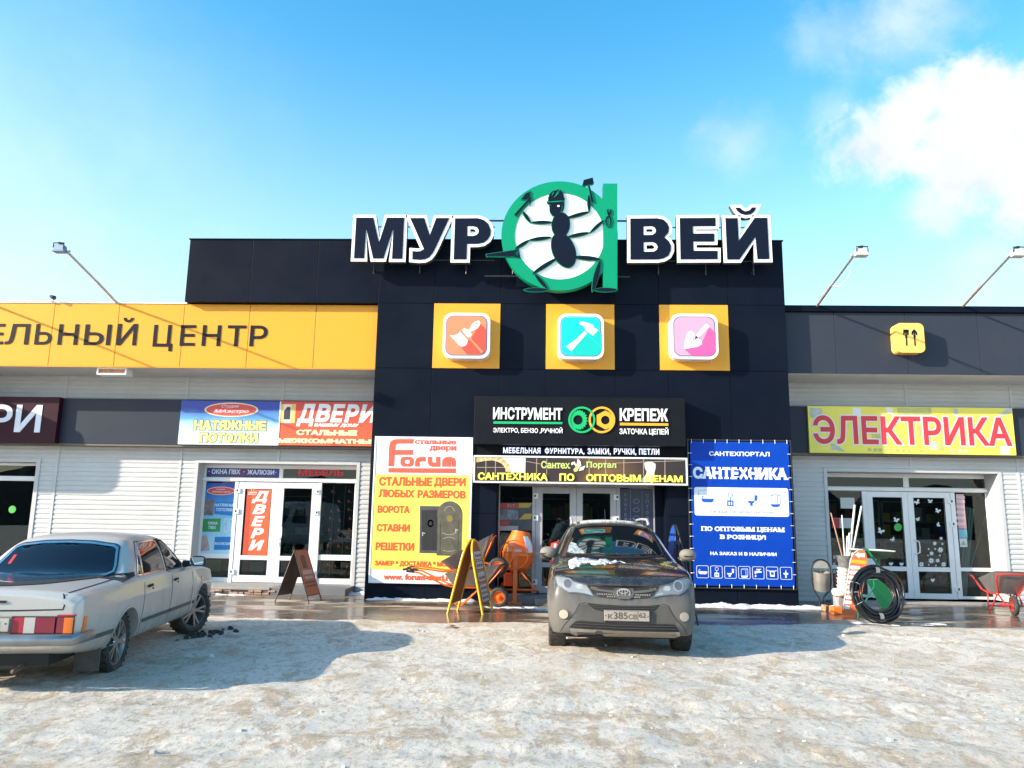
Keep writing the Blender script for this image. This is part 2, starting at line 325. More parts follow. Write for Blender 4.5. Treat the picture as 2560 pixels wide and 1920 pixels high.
# ================================================================== GROUND
T, S, D1, D2, D3 = 15.95, 17.3, 17.6, 17.8, 16.35
def fbm(x, y, s, o=4, seed=0.0):
    return mnoise.fractal(Vector((x*s+seed, y*s-seed*0.7, seed)), 1.0, 2.1, o)
def edge_y(x):                                             # where the trodden snow ends and the wet paving starts
    return 12.95+0.10*x*0.55+0.35*fbm(x, 3.3, 0.35, 3, 5.1)+0.12*fbm(x, 9.1, 1.7, 2, 2.2)+(0.0 if x > -1 else 0.0)
def ground_material():
    m = bpy.data.materials.new('trodden_snow'); m.use_nodes = True; nt = m.node_tree; N = nt.nodes.new; L = nt.links.new
    b = nt.nodes['Principled BSDF']; tc = N('ShaderNodeTexCoord')
    def noise(scale, detail, rough, vec=None, dist=0.0):
        n = N('ShaderNodeTexNoise'); n.inputs['Scale'].default_value = scale; n.inputs['Detail'].default_value = detail
        n.inputs['Roughness'].default_value = rough; n.inputs['Distortion'].default_value = dist
        L(vec if vec else tc.outputs['Object'], n.inputs['Vector']); return n.outputs[0]
    def rng(v, a, c, lo=0.0, hi=1.0):
        r = N('ShaderNodeMapRange'); r.interpolation_type = 'SMOOTHSTEP'; L(v, r.inputs[0])
        r.inputs[1].default_value = a; r.inputs[2].default_value = c; r.inputs[3].default_value = lo; r.inputs[4].default_value = hi; return r.outputs[0]
    def mixc(f, a, c):
        x = N('ShaderNodeMix'); x.data_type = 'RGBA'; L(f, x.inputs[0])
        for i, v in ((6, a), (7, c)):
            if isinstance(v, tuple): x.inputs[i].default_value = (*v, 1)
            else: L(v, x.inputs[i])
        return x.outputs[2]
    mp = N('ShaderNodeMapping'); L(tc.outputs['Object'], mp.inputs[0]); mp.inputs['Rotation'].default_value = (0, 0, 0.9); mp.inputs['Scale'].default_value = (1.35, 0.85, 1)
    st = mp.outputs[0]
    big = noise(0.5, 7, 0.66, None, 0.8); mid = noise(2.3, 10, 0.78, st, 0.4); fine = noise(13, 9, 0.80, st); grit = noise(70, 5, 0.75)
    c = mixc(rng(mid, 0.50, 0.57), (0.95, 0.895, 0.81), (0.72, 0.59, 0.445))             # clean snow -> sandy snow
    c = mixc(rng(fine, 0.51, 0.58, 0, 0.7), c, (0.54, 0.43, 0.315))                  # worn streaks
    c = mixc(rng(big, 0.48, 0.62, 0, 0.42), c, (0.68, 0.56, 0.42))
    dirt = N('ShaderNodeMath'); dirt.operation = 'MULTIPLY'; L(rng(mid, 0.56, 0.70), dirt.inputs[0]); L(rng(fine, 0.45, 0.62), dirt.inputs[1])
    c = mixc(dirt.outputs[0], c, (0.28, 0.215, 0.155))
    c = mixc(rng(grit, 0.58, 0.66, 0, 0.55), c, (0.24, 0.20, 0.155))
    crumb = noise(34, 8, 0.72); c = mixc(rng(crumb, 0.55, 0.62, 0, 0.75), c, (0.97, 0.92, 0.84))
    L(c, b.inputs['Base Color']); L(rng(mid, 0.3, 0.7, 0.45, 0.85), b.inputs['Roughness'])
    ad = N('ShaderNodeMath'); ad.operation = 'MULTIPLY_ADD'; L(fine, ad.inputs[0]); ad.inputs[1].default_value = 0.8; md = N('ShaderNodeMath'); md.operation = 'MULTIPLY'; L(mid, md.inputs[0]); md.inputs[1].default_value = 0.4; L(md.outputs[0], ad.inputs[2])
    a2 = N('ShaderNodeMath'); a2.operation = 'MULTIPLY_ADD'; L(grit, a2.inputs[0]); a2.inputs[1].default_value = 0.4; L(ad.outputs[0], a2.inputs[2])
    bp = N('ShaderNodeBump'); bp.inputs['Strength'].default_value = 0.9; bp.inputs['Distance'].default_value = 0.07; L(a2.outputs[0], bp.inputs['Height'])
    bp2 = N('ShaderNodeBump'); bp2.inputs['Strength'].default_value = 0.8; bp2.inputs['Distance'].default_value = 0.035; L(crumb, bp2.inputs['Height']); L(bp.outputs[0], bp2.inputs['Normal']); L(bp2.outputs[0], b.inputs['Normal'])
    b.inputs['Specular IOR Level'].default_value = 0.35
    return m
M_SNOW = ground_material()
def pavement_material():
    m = bpy.data.materials.new('wet_paving'); m.use_nodes = True; nt = m.node_tree; N = nt.nodes.new; L = nt.links.new
    b = nt.nodes['Principled BSDF']; tc = N('ShaderNodeTexCoord')
    mp = N('ShaderNodeMapping'); L(tc.outputs['Object'], mp.inputs[0]); mp.inputs['Scale'].default_value = (0.45, 1.5, 1)
    n = N('ShaderNodeTexNoise'); n.inputs['Scale'].default_value = 1.1; n.inputs['Detail'].default_value = 6; n.inputs['Roughness'].default_value = 0.6; L(mp.outputs[0], n.inputs['Vector'])
    n2 = N('ShaderNodeTexNoise'); n2.inputs['Scale'].default_value = 30; n2.inputs['Detail'].default_value = 5; L(tc.outputs['Object'], n2.inputs['Vector'])
    cr = N('ShaderNodeValToRGB'); L(n.outputs[0], cr.inputs[0]); e = cr.color_ramp.elements
    e[0].position = 0.40; e[0].color = (0.095, 0.072, 0.052, 1); e[1].position = 0.72; e[1].color = (0.50, 0.45, 0.38, 1)
    k = cr.color_ramp.elements.new(0.55); k.color = (0.16, 0.122, 0.09, 1); k = cr.color_ramp.elements.new(0.595); k.color = (0.42, 0.345, 0.27, 1)
    mx = N('ShaderNodeMix'); mx.data_type = 'RGBA'; mx.blend_type = 'MULTIPLY'; mx.inputs[0].default_value = 0.5; L(cr.outputs[0], mx.inputs[6]); L(n2.outputs['Color'], mx.inputs[7])
    m3 = N('ShaderNodeMapRange'); L(n2.outputs[0], m3.inputs[0]); m3.inputs[1].default_value = 0.3; m3.inputs[2].default_value = 0.7; m3.inputs[3].default_value = 0.75; m3.inputs[4].default_value = 1.25
    ml = N('ShaderNodeVectorMath'); ml.operation = 'SCALE'; L(cr.outputs[0], ml.inputs[0]); L(m3.outputs[0], ml.inputs['Scale']); L(ml.outputs[0], b.inputs['Base Color'])
    r = N('ShaderNodeMapRange'); L(n.outputs[0], r.inputs[0]); r.inputs[1].default_value = 0.50; r.inputs[2].default_value = 0.60; r.inputs[3].default_value = 0.2; r.inputs[4].default_value = 0.75; L(r.outputs[0], b.inputs['Roughness'])
    bp = N('ShaderNodeBump'); bp.inputs['Distance'].default_value = 0.01; L(n2.outputs[0], bp.inputs['Height'])
    r2 = N('ShaderNodeMapRange'); L(n.outputs[0], r2.inputs[0]); r2.inputs[1].default_value = 0.50; r2.inputs[2].default_value = 0.62; r2.inputs[3].default_value = 0.03; r2.inputs[4].default_value = 0.6; L(r2.outputs[0], bp.inputs['Strength'])
    L(bp.outputs[0], b.inputs['Normal'])
    return m
M_PAVE = pavement_material()
TRACKS = [((-14, 5.3), (14, 6.1), 0.16), ((-14, 4.2), (14, 5.0), 0.16), ((4.2, 12.4), (12, 6.5), 0.18), ((-14, 6.9), (14, 7.3), 0.2)]
def snow_h(x, y):
    h = 0.032+0.030*fbm(x, y, 0.55, 3, 1.3)+0.016*fbm(x, y, 1.9, 3, 3.7)+0.017*abs(fbm(x, y, 5.0, 5, 8.2))
    for (a, b, w) in TRACKS:
        dx, dy = b[0]-a[0], b[1]-a[1]; ln = math.hypot(dx, dy); t = ((x-a[0])*dx+(y-a[1])*dy)/ln
        d = abs((x-a[0])*dy-(y-a[1])*dx)/ln
        if d < w*2.2: h += -0.014*math.exp(-(d/w)**2)+0.010*math.exp(-((d-w*1.5)/(w*0.5))**2)+(0.004*math.sin(t*42) if d < w else 0)
    e = edge_y(x)-y
    if e < 0.8: h = h*max(0.0, min(1, e/0.8+0.12))+(-0.012 if e < 0 else 0.0)+min(0, e)*0.05
    return h
def build_ground():
    ob('ground', MB().box(-400, 400, -300, 500, -0.6, -0.12), flat('far_ground', (0.5, 0.49, 0.47), 0.9, noise=(0.4, 0.6, (0.3, 0.27, 0.24))), kind='structure')
    xs = [-60, -40, -28, -20]+list(np.linspace(-15, 15, 560))+[20, 28, 40, 60]
    ys = [-60, -30, -15, -5, 0, 2, 3.4]+list(np.linspace(4.4, 9.5, 190))+list(np.linspace(9.56, 15.2, 110))
    vs = [(x, y, snow_h(x, y)) for y in ys for x in xs]; n = len(xs)
    fs = [(j*n+i, j*n+i+1, (j+1)*n+i+1, (j+1)*n+i) for j in range(len(ys)-1) for i in range(n-1)]
    ob('snow_lot', MB().add(vs, fs), M_SNOW, kind='structure', smooth='all')
    ob('pavement', MB().box(-60, 60, 11.0, 17.5, -0.1, 0.004), M_PAVE, kind='structure')
build_ground()
# ================================================================== BUILDING
B = thing('shopping_centre', 'long low shopping centre with black central portal, yellow and grey fascias, pale siding walls', 'building', (0, 17, 0))
def panels(name, xs, zs, y, mat, gap=0.007, skip=(), d=0.03):
    mb = MB()
    for i in range(len(xs)-1):
        for j in range(len(zs)-1):
            if (i, j) in skip: continue
            mb.box(xs[i]+gap/2, xs[i+1]-gap/2, y, y+d, zs[j]+gap/2, zs[j+1]-gap/2)
    return ob(name, mb, mat, B, bevel=0.004)
# central portal
core = MB(); core.box(-7.76, 5.18, T+0.025, 17.28, 6.21, 7.61); core.box(-3.51, 5.18, T+0.025, 17.28, 3.0, 6.21)
core.box(-3.51, -0.86, T+0.025, 17.28, 0, 3.0); core.box(2.62, 5.18, T+0.025, 17.28, 0, 3.0); core.box(-0.86, 2.62, T+0.025, 17.28, 2.42, 3.0)
ob('portal_core', core, M_BLACKD, B)
xs1 = [-7.77, -6.347, -4.886, -3.515, -2.29, -0.853, 0.12, 1.581, 2.524, 3.986, 5.19]
panels('parapet', xs1, [6.2, 7.63], T, M_BLACK)
panels('portal_cladding', xs1[3:], [4.77, 6.2], T, M_BLACK, skip=((1, 0), (3, 0), (5, 0)))
panels('portal_cladding', [-3.515, -2.29, -0.853, 0.12, 1.581, 2.7, 3.986, 5.19], [3.30, 4.77], T, M_BLACK)
panels('portal_cladding', [-3.515, -2.29, -0.86], [0.0, 1.75, 3.30], T, M_BLACK)
panels('portal_cladding', [2.62, 3.986, 5.19], [0.0, 1.75, 3.30], T, M_BLACK)
panels('portal_cladding', [-0.86, 2.62], [2.42, 3.30], T, M_BLACK)
for i in (4, 6, 8):
    ob('yellow_panel', MB().box(xs1[i]+0.004, xs1[i+1]-0.004, T-0.012, T+0.02, 4.775, 6.195), M_YEL, B, bevel=0.004)
cp = MB(); cp.box(-7.79, 5.21, T-0.02, 17.3, 7.63, 7.65); ob('coping', cp, M_BLACK, B)
# fascias
panels('yellow_fascia', [-24, -22.4, -21, -19.5, -18.06, -16.6, -15.14, -13.68, -12.22, -10.755, -9.292, -7.83, -6.367, -4.902, -3.52], [4.78, 6.20], 16.12, M_YEL, gap=0.012)
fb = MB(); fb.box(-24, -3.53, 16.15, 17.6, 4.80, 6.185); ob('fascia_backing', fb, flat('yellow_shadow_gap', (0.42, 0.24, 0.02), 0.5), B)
def soffit(x0, x1, y0):
    pts = []; y = y0; pit = .1
    while y < S: pts += [(y, 4.800), (y+.012, 4.772), (y+.085, 4.770), (y+.098, 4.785)]; y += pit
    vs = [(x, q[0], q[1]) for x in (x0, x1) for q in pts]; n = len(pts); return ob('soffit', MB().add(vs, [(i, i+1, n+i+1, n+i) for i in range(n-1)]), M_SID, B)
soffit(-24, -3.53, 16.16); soffit(5.21, 16.6, 16.24)
ob('drip_edge', MB().box(-24, -3.53, 16.125, 16.158, 4.765, 4.79), M_YEL, B)
ob('coping', MB().box(-24, -7.78, 16.10, 17.7, 6.2, 6.225), M_WHITE, B)
panels('grey_fascia', [5.2, 6.29, 7.79, 9.29, 10.79, 12.29, 13.8, 16.6], [4.78, 6.12], 16.2, M_DGREY, gap=0.006)
ob('fascia_backing', MB().box(5.21, 16.6, 16.22, 17.6, 4.80, 6.11), M_BLACKD, B)
ob('cornice', MB().box(5.2, 16.6, 16.13, 17.7, 6.125, 6.26), M_BLACK, B, bevel=0.006)
# walls of lapped siding
PITCH_S = 0.1065
def siding(x0, x1, z0, z1, mb):
    k0 = math.floor(z0/PITCH_S); k1 = math.ceil(z1/PITCH_S); pts = []
    for k in range(k0, k1+1):
        for dz, o in ((0.0, 0.0), (0.003, 0.016), (0.045, 0.017), (PITCH_S*0.90, 0.003), (PITCH_S*0.985, 0.0)):
            z = k*PITCH_S+dz
            if z0 <= z <= z1: pts.append((S-o, z))
    pts = [(S-0.006, z0)]+pts+[(S-0.006, z1)]
    vs = [(x, y, z) for x in (x0, x1) for y, z in pts]; n = len(pts)
    mb.add(vs, [(i, i+1, n+i+1, n+i) for i in range(n-1)])
XL0, XL1, ZL0, ZL1 = -7.74, -4.11, 0.13, 2.79        # left opening
XR0, XR1, ZR0, ZR1 = 6.36, 10.06, 0.06, 2.79         # right opening
FL1 = at('z1', 470, 880, S).x                         # right edge of the far-left opening
w = MB()
for a in ((-24, FL1, 2.79, 4.8), (FL1, XL0, 0, 4.8), (XL0, XL1, ZL1, 4.8), (XL0, XL1, 0, ZL0), (XL1, -3.5, 0, 4.8)): siding(*a, w)
ob('siding_wall', w, M_SID, B)
w = MB()
for a in ((5.1, XR0, 0, 4.8), (XR0, XR1, ZR1, 4.8), (XR1, 16.6, 0, 4.8)): siding(*a, w)
ob('siding_wall', w, M_SID, B)
jm = None
def trim(*b): return ob('siding_trim', MB().box(*b), M_SID, B)
for x in (at('z1', 690, 700, S).x, at('z1', 2100, 740, S).x, at('z2', 765, 500, S).x): 
    segs = [(0.0, 4.78)] if not XL0 < x < XL1 else [(ZL1+0.05, 4.78)]
    for a, b in segs: trim(x-0.028, x+0.028, S-0.026, S-0.002, a, b)
for x in (at('z6', 875, 490, S).x, at('z6', 1608, 480, S).x, 13.2):
    for a, b in ([(0.0, 4.78)] if not XR0 < x < XR1 else [(ZR1+0.05, 4.78)]): trim(x-0.028, x+0.028, S-0.026, S-0.002, a, b)
for (a, b, c, d) in ((XL0, XL1, ZL0, ZL1), (XR0, XR1, ZR0, ZR1)):
    trim(a-0.075, a, S-0.03, S+0.01, c, d+0.075); trim(b, b+0.075, S-0.03, S+0.01, c, d+0.075); trim(a-0.001, b+0.001, S-0.031, S+0.01, d, d+0.075)
trim(FL1-0.075, FL1+0.02, S-0.03, S+0.01, 0.1, 2.83); trim(-24, FL1-0.074, S-0.031, S+0.01, 2.75, 2.83)
# sign bands
ob('sign_band', MB().box(-24, -3.53, 16.98, S+0.05, 3.17, 4.20), M_DGREY, B, bevel=0.005)
ob('sign_band', MB().box(5.20, 16.6, 17.0, S+0.05, 3.17, 4.20), M_DGREY, B, bevel=0.005)
for b_ in ((-24, -3.53, 16.99, S, 3.125, 3.168), (5.2, 16.6, 17.01, S, 3.125, 3.168)): ob('band_rail', MB().box(*b_), flat('rail_brown', (0.12, 0.10, 0.085), 0.6), B)
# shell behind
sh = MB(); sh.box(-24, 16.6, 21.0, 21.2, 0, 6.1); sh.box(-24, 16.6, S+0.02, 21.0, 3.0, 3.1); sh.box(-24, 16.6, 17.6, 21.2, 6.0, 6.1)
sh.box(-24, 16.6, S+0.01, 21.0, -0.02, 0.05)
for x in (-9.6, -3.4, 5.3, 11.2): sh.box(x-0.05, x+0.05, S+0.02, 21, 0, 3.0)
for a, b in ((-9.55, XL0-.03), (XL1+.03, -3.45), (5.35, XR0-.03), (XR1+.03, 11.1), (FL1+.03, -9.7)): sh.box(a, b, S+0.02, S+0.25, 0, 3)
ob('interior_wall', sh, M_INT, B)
for (x, y) in ((-13, 18.6), (-13, 19.9), (-6.2, 18.8), (-4.9, 19.8), (7.3, 18.9), (9.2, 19.6)):
    ob('tube_lamp', MB().box(x-0.75, x+0.75, y-0.02, y+0.02, 2.86, 2.90), M_TUBE, B)
# opening reveals
for (a, b, c, d, dd) in ((XL0, XL1, ZL0, ZL1, D1), (XR0, XR1, ZR0, ZR1, D2)):
    rv = MB(); rv.box(a-0.02, a, S+0.011, dd+0.08, c, d); rv.box(b, b+0.02, S+0.011, dd+0.08, c, d); rv.box(a, b, S+0.011, dd+0.08, d, d+0.02); ob('reveal', rv, M_SID, B)
# ------------------------------------------------------------------ shop fronts: frames, panes, doors
def bars(mb, x0, x1, z0, z1, w, y, d=0.06, inner=True):
    mb.box(x0, x0+w, y, y+d, z0, z1); mb.box(x1-w, x1, y, y+d, z0, z1); mb.box(x0+w, x1-w, y, y+d, z0, z0+w); mb.box(x0+w, x1-w, y, y+d, z1-w, z1)
def pane(x0, x1, z0, z1, y, parent=B, nm='window_pane'):
    return ob(nm, MB().box(x0, x1, y+0.02, y+0.026, z0, z1), M_GLASS, parent)
def door(x0, x1, z0, z1, zr, y, mat=M_PVC, hinge=0, handle=None, rail=0.11):
    mb = MB(); w = rail; bars(mb, x0, x1, z0, z1, w, y, 0.07); mb.box(x0+w, x1-w, y, y+0.07, zr-0.05, zr+0.05)
    d = ob('door', mb, mat, B, bevel=0.006)
    pane(x0+w, x1-w, z0+w, zr-0.05, y+0.02, d, 'door_glass'); pane(x0+w, x1-w, zr+0.05, z1-w, y+0.02, d, 'door_glass')
    gk = MB(); bars(gk, x0+w, x1-w, zr+0.05, z1-w, 0.008, y-0.003, 0.02); bars(gk, x0+w, x1-w, z0+w, zr-0.05, 0.008, y-0.003, 0.02); ob('gasket', gk, M_DARKM, d)
    if hinge:
        hx = x0 if hinge < 0 else x1
        for hz in (z0+0.22, z0+(z1-z0)*0.70, z1-0.2):
            hm = MB(); hm.box(hx-0.05, hx+0.05, y-0.03, y-0.001, hz-0.055, hz+0.055); hm.box(hx-0.018+0.02*hinge, hx+0.018+0.02*hinge, y-0.032, y-0.002, hz-0.02, hz+0.03, 1); ob('hinge', hm, [M_PVC, M_DARKM], d)
    if handle is not None:
        h = MB(); hz = z0+1.12; h.tube([(handle, y-0.002, hz+0.15), (handle, y-0.05, hz+0.15), (handle+0.075, y-0.075, hz+0.12), (handle+0.085, y-0.08, hz), (handle+0.075, y-0.075, hz-0.12), (handle, y-0.05, hz-0.15), (handle, y-0.002, hz-0.15)], 0.013, 10)
        h.box(handle-0.02, handle+0.02, y-0.012, y-0.001, hz-0.32, hz-0.22)
        ob('handle', h, M_WHITE, d, smooth=True)
    return d
# left shop
fr = MB(); y = D1
fr.box(XL0, XL1, y, y+0.07, 2.39, 2.49); fr.box(XL0, XL1, y, y+0.07, 2.70, ZL1-0.002); fr.box(-5.98, -5.89, y, y+0.07, 2.49, 2.70)
fr.box(XL0, XL0+0.07, y, y+0.07, ZL0, 2.39); fr.box(XL0, XL0+0.06, y, y+0.07, 2.49, 2.70); fr.box(XL1-0.1, XL1, y, y+0.07, ZL0, 2.39); fr.box(XL1-0.06, XL1, y, y+0.07, 2.49, 2.70)
fr.box(-6.98, -6.895, y-0.03, y+0.07, ZL0, 2.39); fr.box(-5.055, -4.965, y-0.03, y+0.07, ZL0, 2.39)
fr.box(XL0+0.07, -6.98, y, y+0.07, 0.66, 0.76); fr.box(XL0+0.07, -6.98, y, y+0.07, ZL0, 0.24); fr.box(-4.965, XL1-0.1, y, y+0.07, 0.66, 0.78); fr.box(-4.965, XL1-0.1, y, y+0.07, ZL0, 0.26)
fr.box(XL0-0.0, XL1, y-0.05, y-0.002, 2.40, 2.47)
ob('shopfront_frame', fr, M_PVC, B, bevel=0.006)
for a in ((XL0+0.06, -5.98, 2.49, 2.70), (-5.89, XL1-0.06, 2.49, 2.70), (XL0+0.07, -6.98, 0.76, 2.39), (XL0+0.07, -6.98, 0.24, 0.66), (-4.965, XL1-0.1, 0.78, 2.39), (-4.965, XL1-0.1, 0.26, 0.66)): pane(*a, D1)
door(-6.89, -5.965, 0.15, 2.385, 0.69, D1-0.02, hinge=-1, rail=0.155)
door(-5.96, -5.06, 0.15, 2.385, 0.69, D1-0.021, hinge=1, handle=-5.88, rail=0.13)
# right shop
fr = MB(); y = D2
fr.box(XR0, XR1+0.06, y, y+0.07, 2.39, 2.49); fr.box(XR0, XR1, y, y+0.07, 2.70, ZR1-0.002); fr.box(8.25, 8.37, y, y+0.07, 2.49, 2.70)
fr.box(XR0, XR0+0.06, y, y+0.07, ZR0, 2.39); fr.box(XR1-0.02, XR1+0.1, y, y+0.07, ZR0, 2.39)
fr.box(7.30, 7.40, y-0.03, y+0.07, ZR0, 2.39); fr.box(9.25, 9.35, y-0.03, y+0.07, ZR0, 2.39)
fr.box(XR0+0.06, 7.30, y, y+0.07, 0.66, 0.74); fr.box(XR0+0.06, 7.30, y, y+0.07, ZR0, 0.12); fr.box(9.35, XR1-0.02, y, y+0.07, 0.66, 0.74); fr.box(9.35, XR1-0.02, y, y+0.07, ZR0, 0.12)
fr.box(XR0, XR1, y-0.06, y-0.002, 2.40, 2.47)
ob('shopfront_frame', fr, M_PVC, B, bevel=0.006)
for a in ((XR0, 8.25, 2.49, 2.70), (8.37, XR1, 2.49, 2.70), (XR0+0.06, 7.30, 0.74, 2.39), (XR0+0.06, 7.30, 0.12, 0.66), (9.35, XR1-0.02, 0.74, 2.39), (9.35, XR1-0.02, 0.12, 0.66)): pane(*a, D2)
door(7.405, 8.305, 0.05, 2.385, 0.69, D2-0.02, rail=0.125)
door(8.31, 9.245, 0.05, 2.385, 0.69, D2-0.021, hinge=1, handle=8.38, rail=0.125)
# far-left window of the shop next door
fr = MB(); y = 17.45; fx = FL1-0.08
fr.box(-24, fx, y, y+0.07, 2.33, 2.44); fr.box(-24, fx, y, y+0.07, 2.68, 2.75); fr.box(fx-0.06, fx, y, y+0.07, 0.1, 2.68); fr.box(fx-1.10, fx-0.98, y-0.03, y+0.07, 0.1, 2.33); fr.box(fx-2.1, fx-1.11, y-0.03, y+0.07, 0.1, 2.33)
ob('shopfront_frame', fr, M_PVC, B, bevel=0.006); pane(-24, fx-0.06, 0.1, 2.68, y)
# portal entrance
M_ALU = mk('grey_door_frame', (0.42, 0.41, 0.43), 0.4, noise=(4, 0.4, (0.33, 0.31, 0.30)))
en = MB(); en.box(-0.86, -0.84, T+0.03, D3, 0.14, 2.42); en.box(2.60, 2.62, T+0.03, D3, 0.14, 2.42); en.box(-0.84, 2.60, T+0.03, D3+0.1, 2.40, 2.42); en.box(2.43, 2.60, D3-0.02, D3+0.05, 0.14, 2.40)
ob('entrance_lining', en, M_BLACK, B)
fr = MB(); fr.box(-0.84, 2.43, D3, D3+0.07, 2.33, 2.40); fr.box(-0.13, -0.06, D3-0.02, D3+0.07, 0.14, 2.33); fr.box(1.63, 1.71, D3-0.02, D3+0.07, 0.14, 2.33); fr.box(-0.84, -0.81, D3, D3+0.07, 0.14, 2.33); fr.box(2.40, 2.43, D3, D3+0.07, 0.14, 2.33)
ob('shopfront_frame', fr, M_ALU, B, bevel=0.005)
pane(-0.81, -0.13, 0.14, 2.33, D3); pane(1.71, 2.40, 0.14, 2.33, D3)
door(-0.055, 0.795, 0.15, 2.325, 0.72, D3-0.015, M_ALU, hinge=-1, rail=0.14); door(0.80, 1.625, 0.15, 2.325, 0.72, D3-0.016, M_ALU, hinge=1, rail=0.125)
ps = MB(); ps.box(-3.4, 5.1, 17.1, 17.2, 0, 3.0); ps.box(-0.84, 2.6, 16.43, 17.1, 2.42, 2.5)
# steps and plinths
ob('step', MB().box(-0.84, 2.60, 15.62, D3+0.3, 0.0, 0.14), M_TILE, B, bevel=0.008)
ob('step', MB().box(-0.05, 2.3, 15.35, 15.62, 0.0, 0.125), mk('step_slab', (0.22, 0.215, 0.21), 0.55, noise=(4, 0.6, (0.12, 0.115, 0.11))), B, bevel=0.01)
ob('step', MB().box(-5.6, -4.02, 16.45, D1+0.2, 0.0, 0.145), M_TILE, B, bevel=0.008)
ob('step', MB().box(6.2, 10.6, 17.0, D2+0.3, 0.0, 0.05), M_CONC, B, bevel=0.008)
bp = MB(); bp.box(-9.5, -5.62, 16.42, D1+0.2, 0.09, 0.14); ob('plinth_slab', bp, M_CONC, B, bevel=0.01)
br = MB(); random.seed(3)
for r_ in range(2):
    x = -9.4+0.06*r_
    while x < -5.65:
        wd = random.uniform(0.09, 0.22); br.box(x, x+wd-0.012, 16.47+random.uniform(-0.05, 0.03), 16.9, r_*0.048, r_*0.048+0.043); x += wd
ob('broken_brick_plinth', br, mk('broken_brick', (0.34, 0.19, 0.13), 0.9, noise=(16, 0.9, (0.45, 0.38, 0.32)), bump=(50, 0.6, 0.01)), B, bevel=0.008)
# ================================================================== SIGNS
M_GREEN = mk('sign_green', (0.0, 0.25, 0.13), 0.45, spec=0.2)
M_GREEND = mk('sign_green_edge', (0.0, 0.20, 0.11), 0.4)
M_REDP = flat('red_print', (0.72, 0.06, 0.04), 0.45)
# ---- roof sign: six letters round the letter a with an ant
LY0, LY1 = T-0.42, T-0.27
roof = thing('rooftop_sign', 'big white-edged rooftop letters with a round green emblem of a working ant', 'sign', (0.4, T-0.3, 6.4))
def offset_poly(P, d):                                     # mitred offset of a closed polygon (outwards for d > 0)
    P = list(P); n = len(P)
    if sum(P[i][0]*P[(i+1) % n][1]-P[(i+1) % n][0]*P[i][1] for i in range(n)) < 0: P = P[::-1]
    out = []
    for i in range(n):
        a, b, c = Vector(P[i-1]), Vector(P[i]), Vector(P[(i+1) % n])
        u = (b-a).normalized(); v = (c-b).normalized(); nu = Vector((u.y, -u.x)); nv = Vector((v.y, -v.x))
        k = 1+nu.dot(nv); k = max(k, 0.35); m = (nu+nv)/k
        out.append(tuple(b+m*d))
    return out
def arc(cx, cy, rx, ry, a0, a1, n=14):
    return [(cx+rx*math.cos(R(a0+(a1-a0)*i/n)), cy+ry*math.sin(R(a0+(a1-a0)*i/n))) for i in range(n+1)]
LET = [
 ('e2', [(170, 245), (405, 245), (485, 590), (595, 245), (832, 245), (806, 812), (664, 812), (684, 390), (545, 808), (402, 808), (308, 390), (278, 805), (138, 805)], []),
 ('e2', [(915, 250), (1110, 250), (1185, 490), (1275, 250), (1455, 250), (1275, 640)]+[(1225, 735), (1180, 790), (1120, 820), (1040, 827), (944, 818), (947, 706), (1010, 712), (1055, 708), (1105, 678)], []),
 ('e2', [(1535, 255)]+[(1850, 252), (1930, 275), (1995, 330), (2030, 420), (2025, 480), (1990, 545), (1930, 590), (1850, 606)]+[(1700, 608), (1694, 820), (1516, 820)], [[(1705, 362), (1790, 362), (1838, 378), (1862, 415), (1858, 455), (1830, 485), (1780, 498), (1703, 498)]]),
 ('e3', [(188, 298), (540, 294), (620, 310), (675, 360), (697, 420), (690, 480), (635, 545), (690, 590), (722, 650), (722, 720), (690, 785), (630, 820), (550, 835), (190, 837)], [[(360, 400), (470, 396), (510, 415), (527, 450), (518, 485), (480, 512), (360, 516)], [(362, 610), (485, 606), (530, 630), (550, 668), (540, 705), (500, 732), (364, 736)]]),
 ('e3', [(838, 292), (1308, 288), (1310, 396), (1010, 398), (1014, 496), (1292, 494), (1294, 600), (1016, 600), (1020, 722), (1335, 722), (1336, 832), (850, 834)], []),
 ('e3', [(1440, 292), (1600, 292), (1616, 590), (1825, 288), (1990, 288), (2018, 830), (1862, 830), (1836, 540), (1625, 835), (1464, 836)], []),
 ('e3', [(1572, 156), (1630, 154), (1660, 185), (1705, 203), (1755, 190), (1790, 152), (1845, 150), (1820, 205), (1770, 240), (1705, 250), (1640, 232), (1595, 195)], []),
]
lets = []
for z, P, H in LET:
    O = fp(z, P, LY0); hs = [fp(z, h, LY0) for h in H]; dd = 0.068
    loops = [offset_poly(O, dd)]
    for h in hs:
        hh = offset_poly(h, -dd*0.92)
        loops.append(hh)
    nm = 'letter' if z != 'e3' or P[0][0] != 1572 else 'letter_breve'
    l = ob(nm, MB().prism(loops, LY0+0.004, LY0+0.03), M_WHITE, roof, bevel=0.004); ob('letter_return', MB().prism(loops, LY0+0.03, LY1), flat('letter_return', (0.05, 0.05, 0.04), 0.5), l)  # dark returns: shade on the letter sides put into their colour
    ob('letter_face', MB().prism([O]+hs, LY0-0.008, LY0+0.0035), M_NAVY, l)
rail = MB()
for zz in (7.1, 7.85): rail.tube([(-4.0, LY1+0.06, zz), (-1.0, LY1+0.06, zz)], 0.012, 6); rail.tube([(2.1, LY1+0.06, zz), (4.9, LY1+0.06, zz)], 0.012, 6)
rail.tube([(-1.2, LY1+0.07, 6.75), (1.9, LY1+0.07, 6.75)], 0.02, 6); rail.tube([(-1.2, LY1+0.07, 8.0), (1.9, LY1+0.07, 8.0)], 0.02, 6)
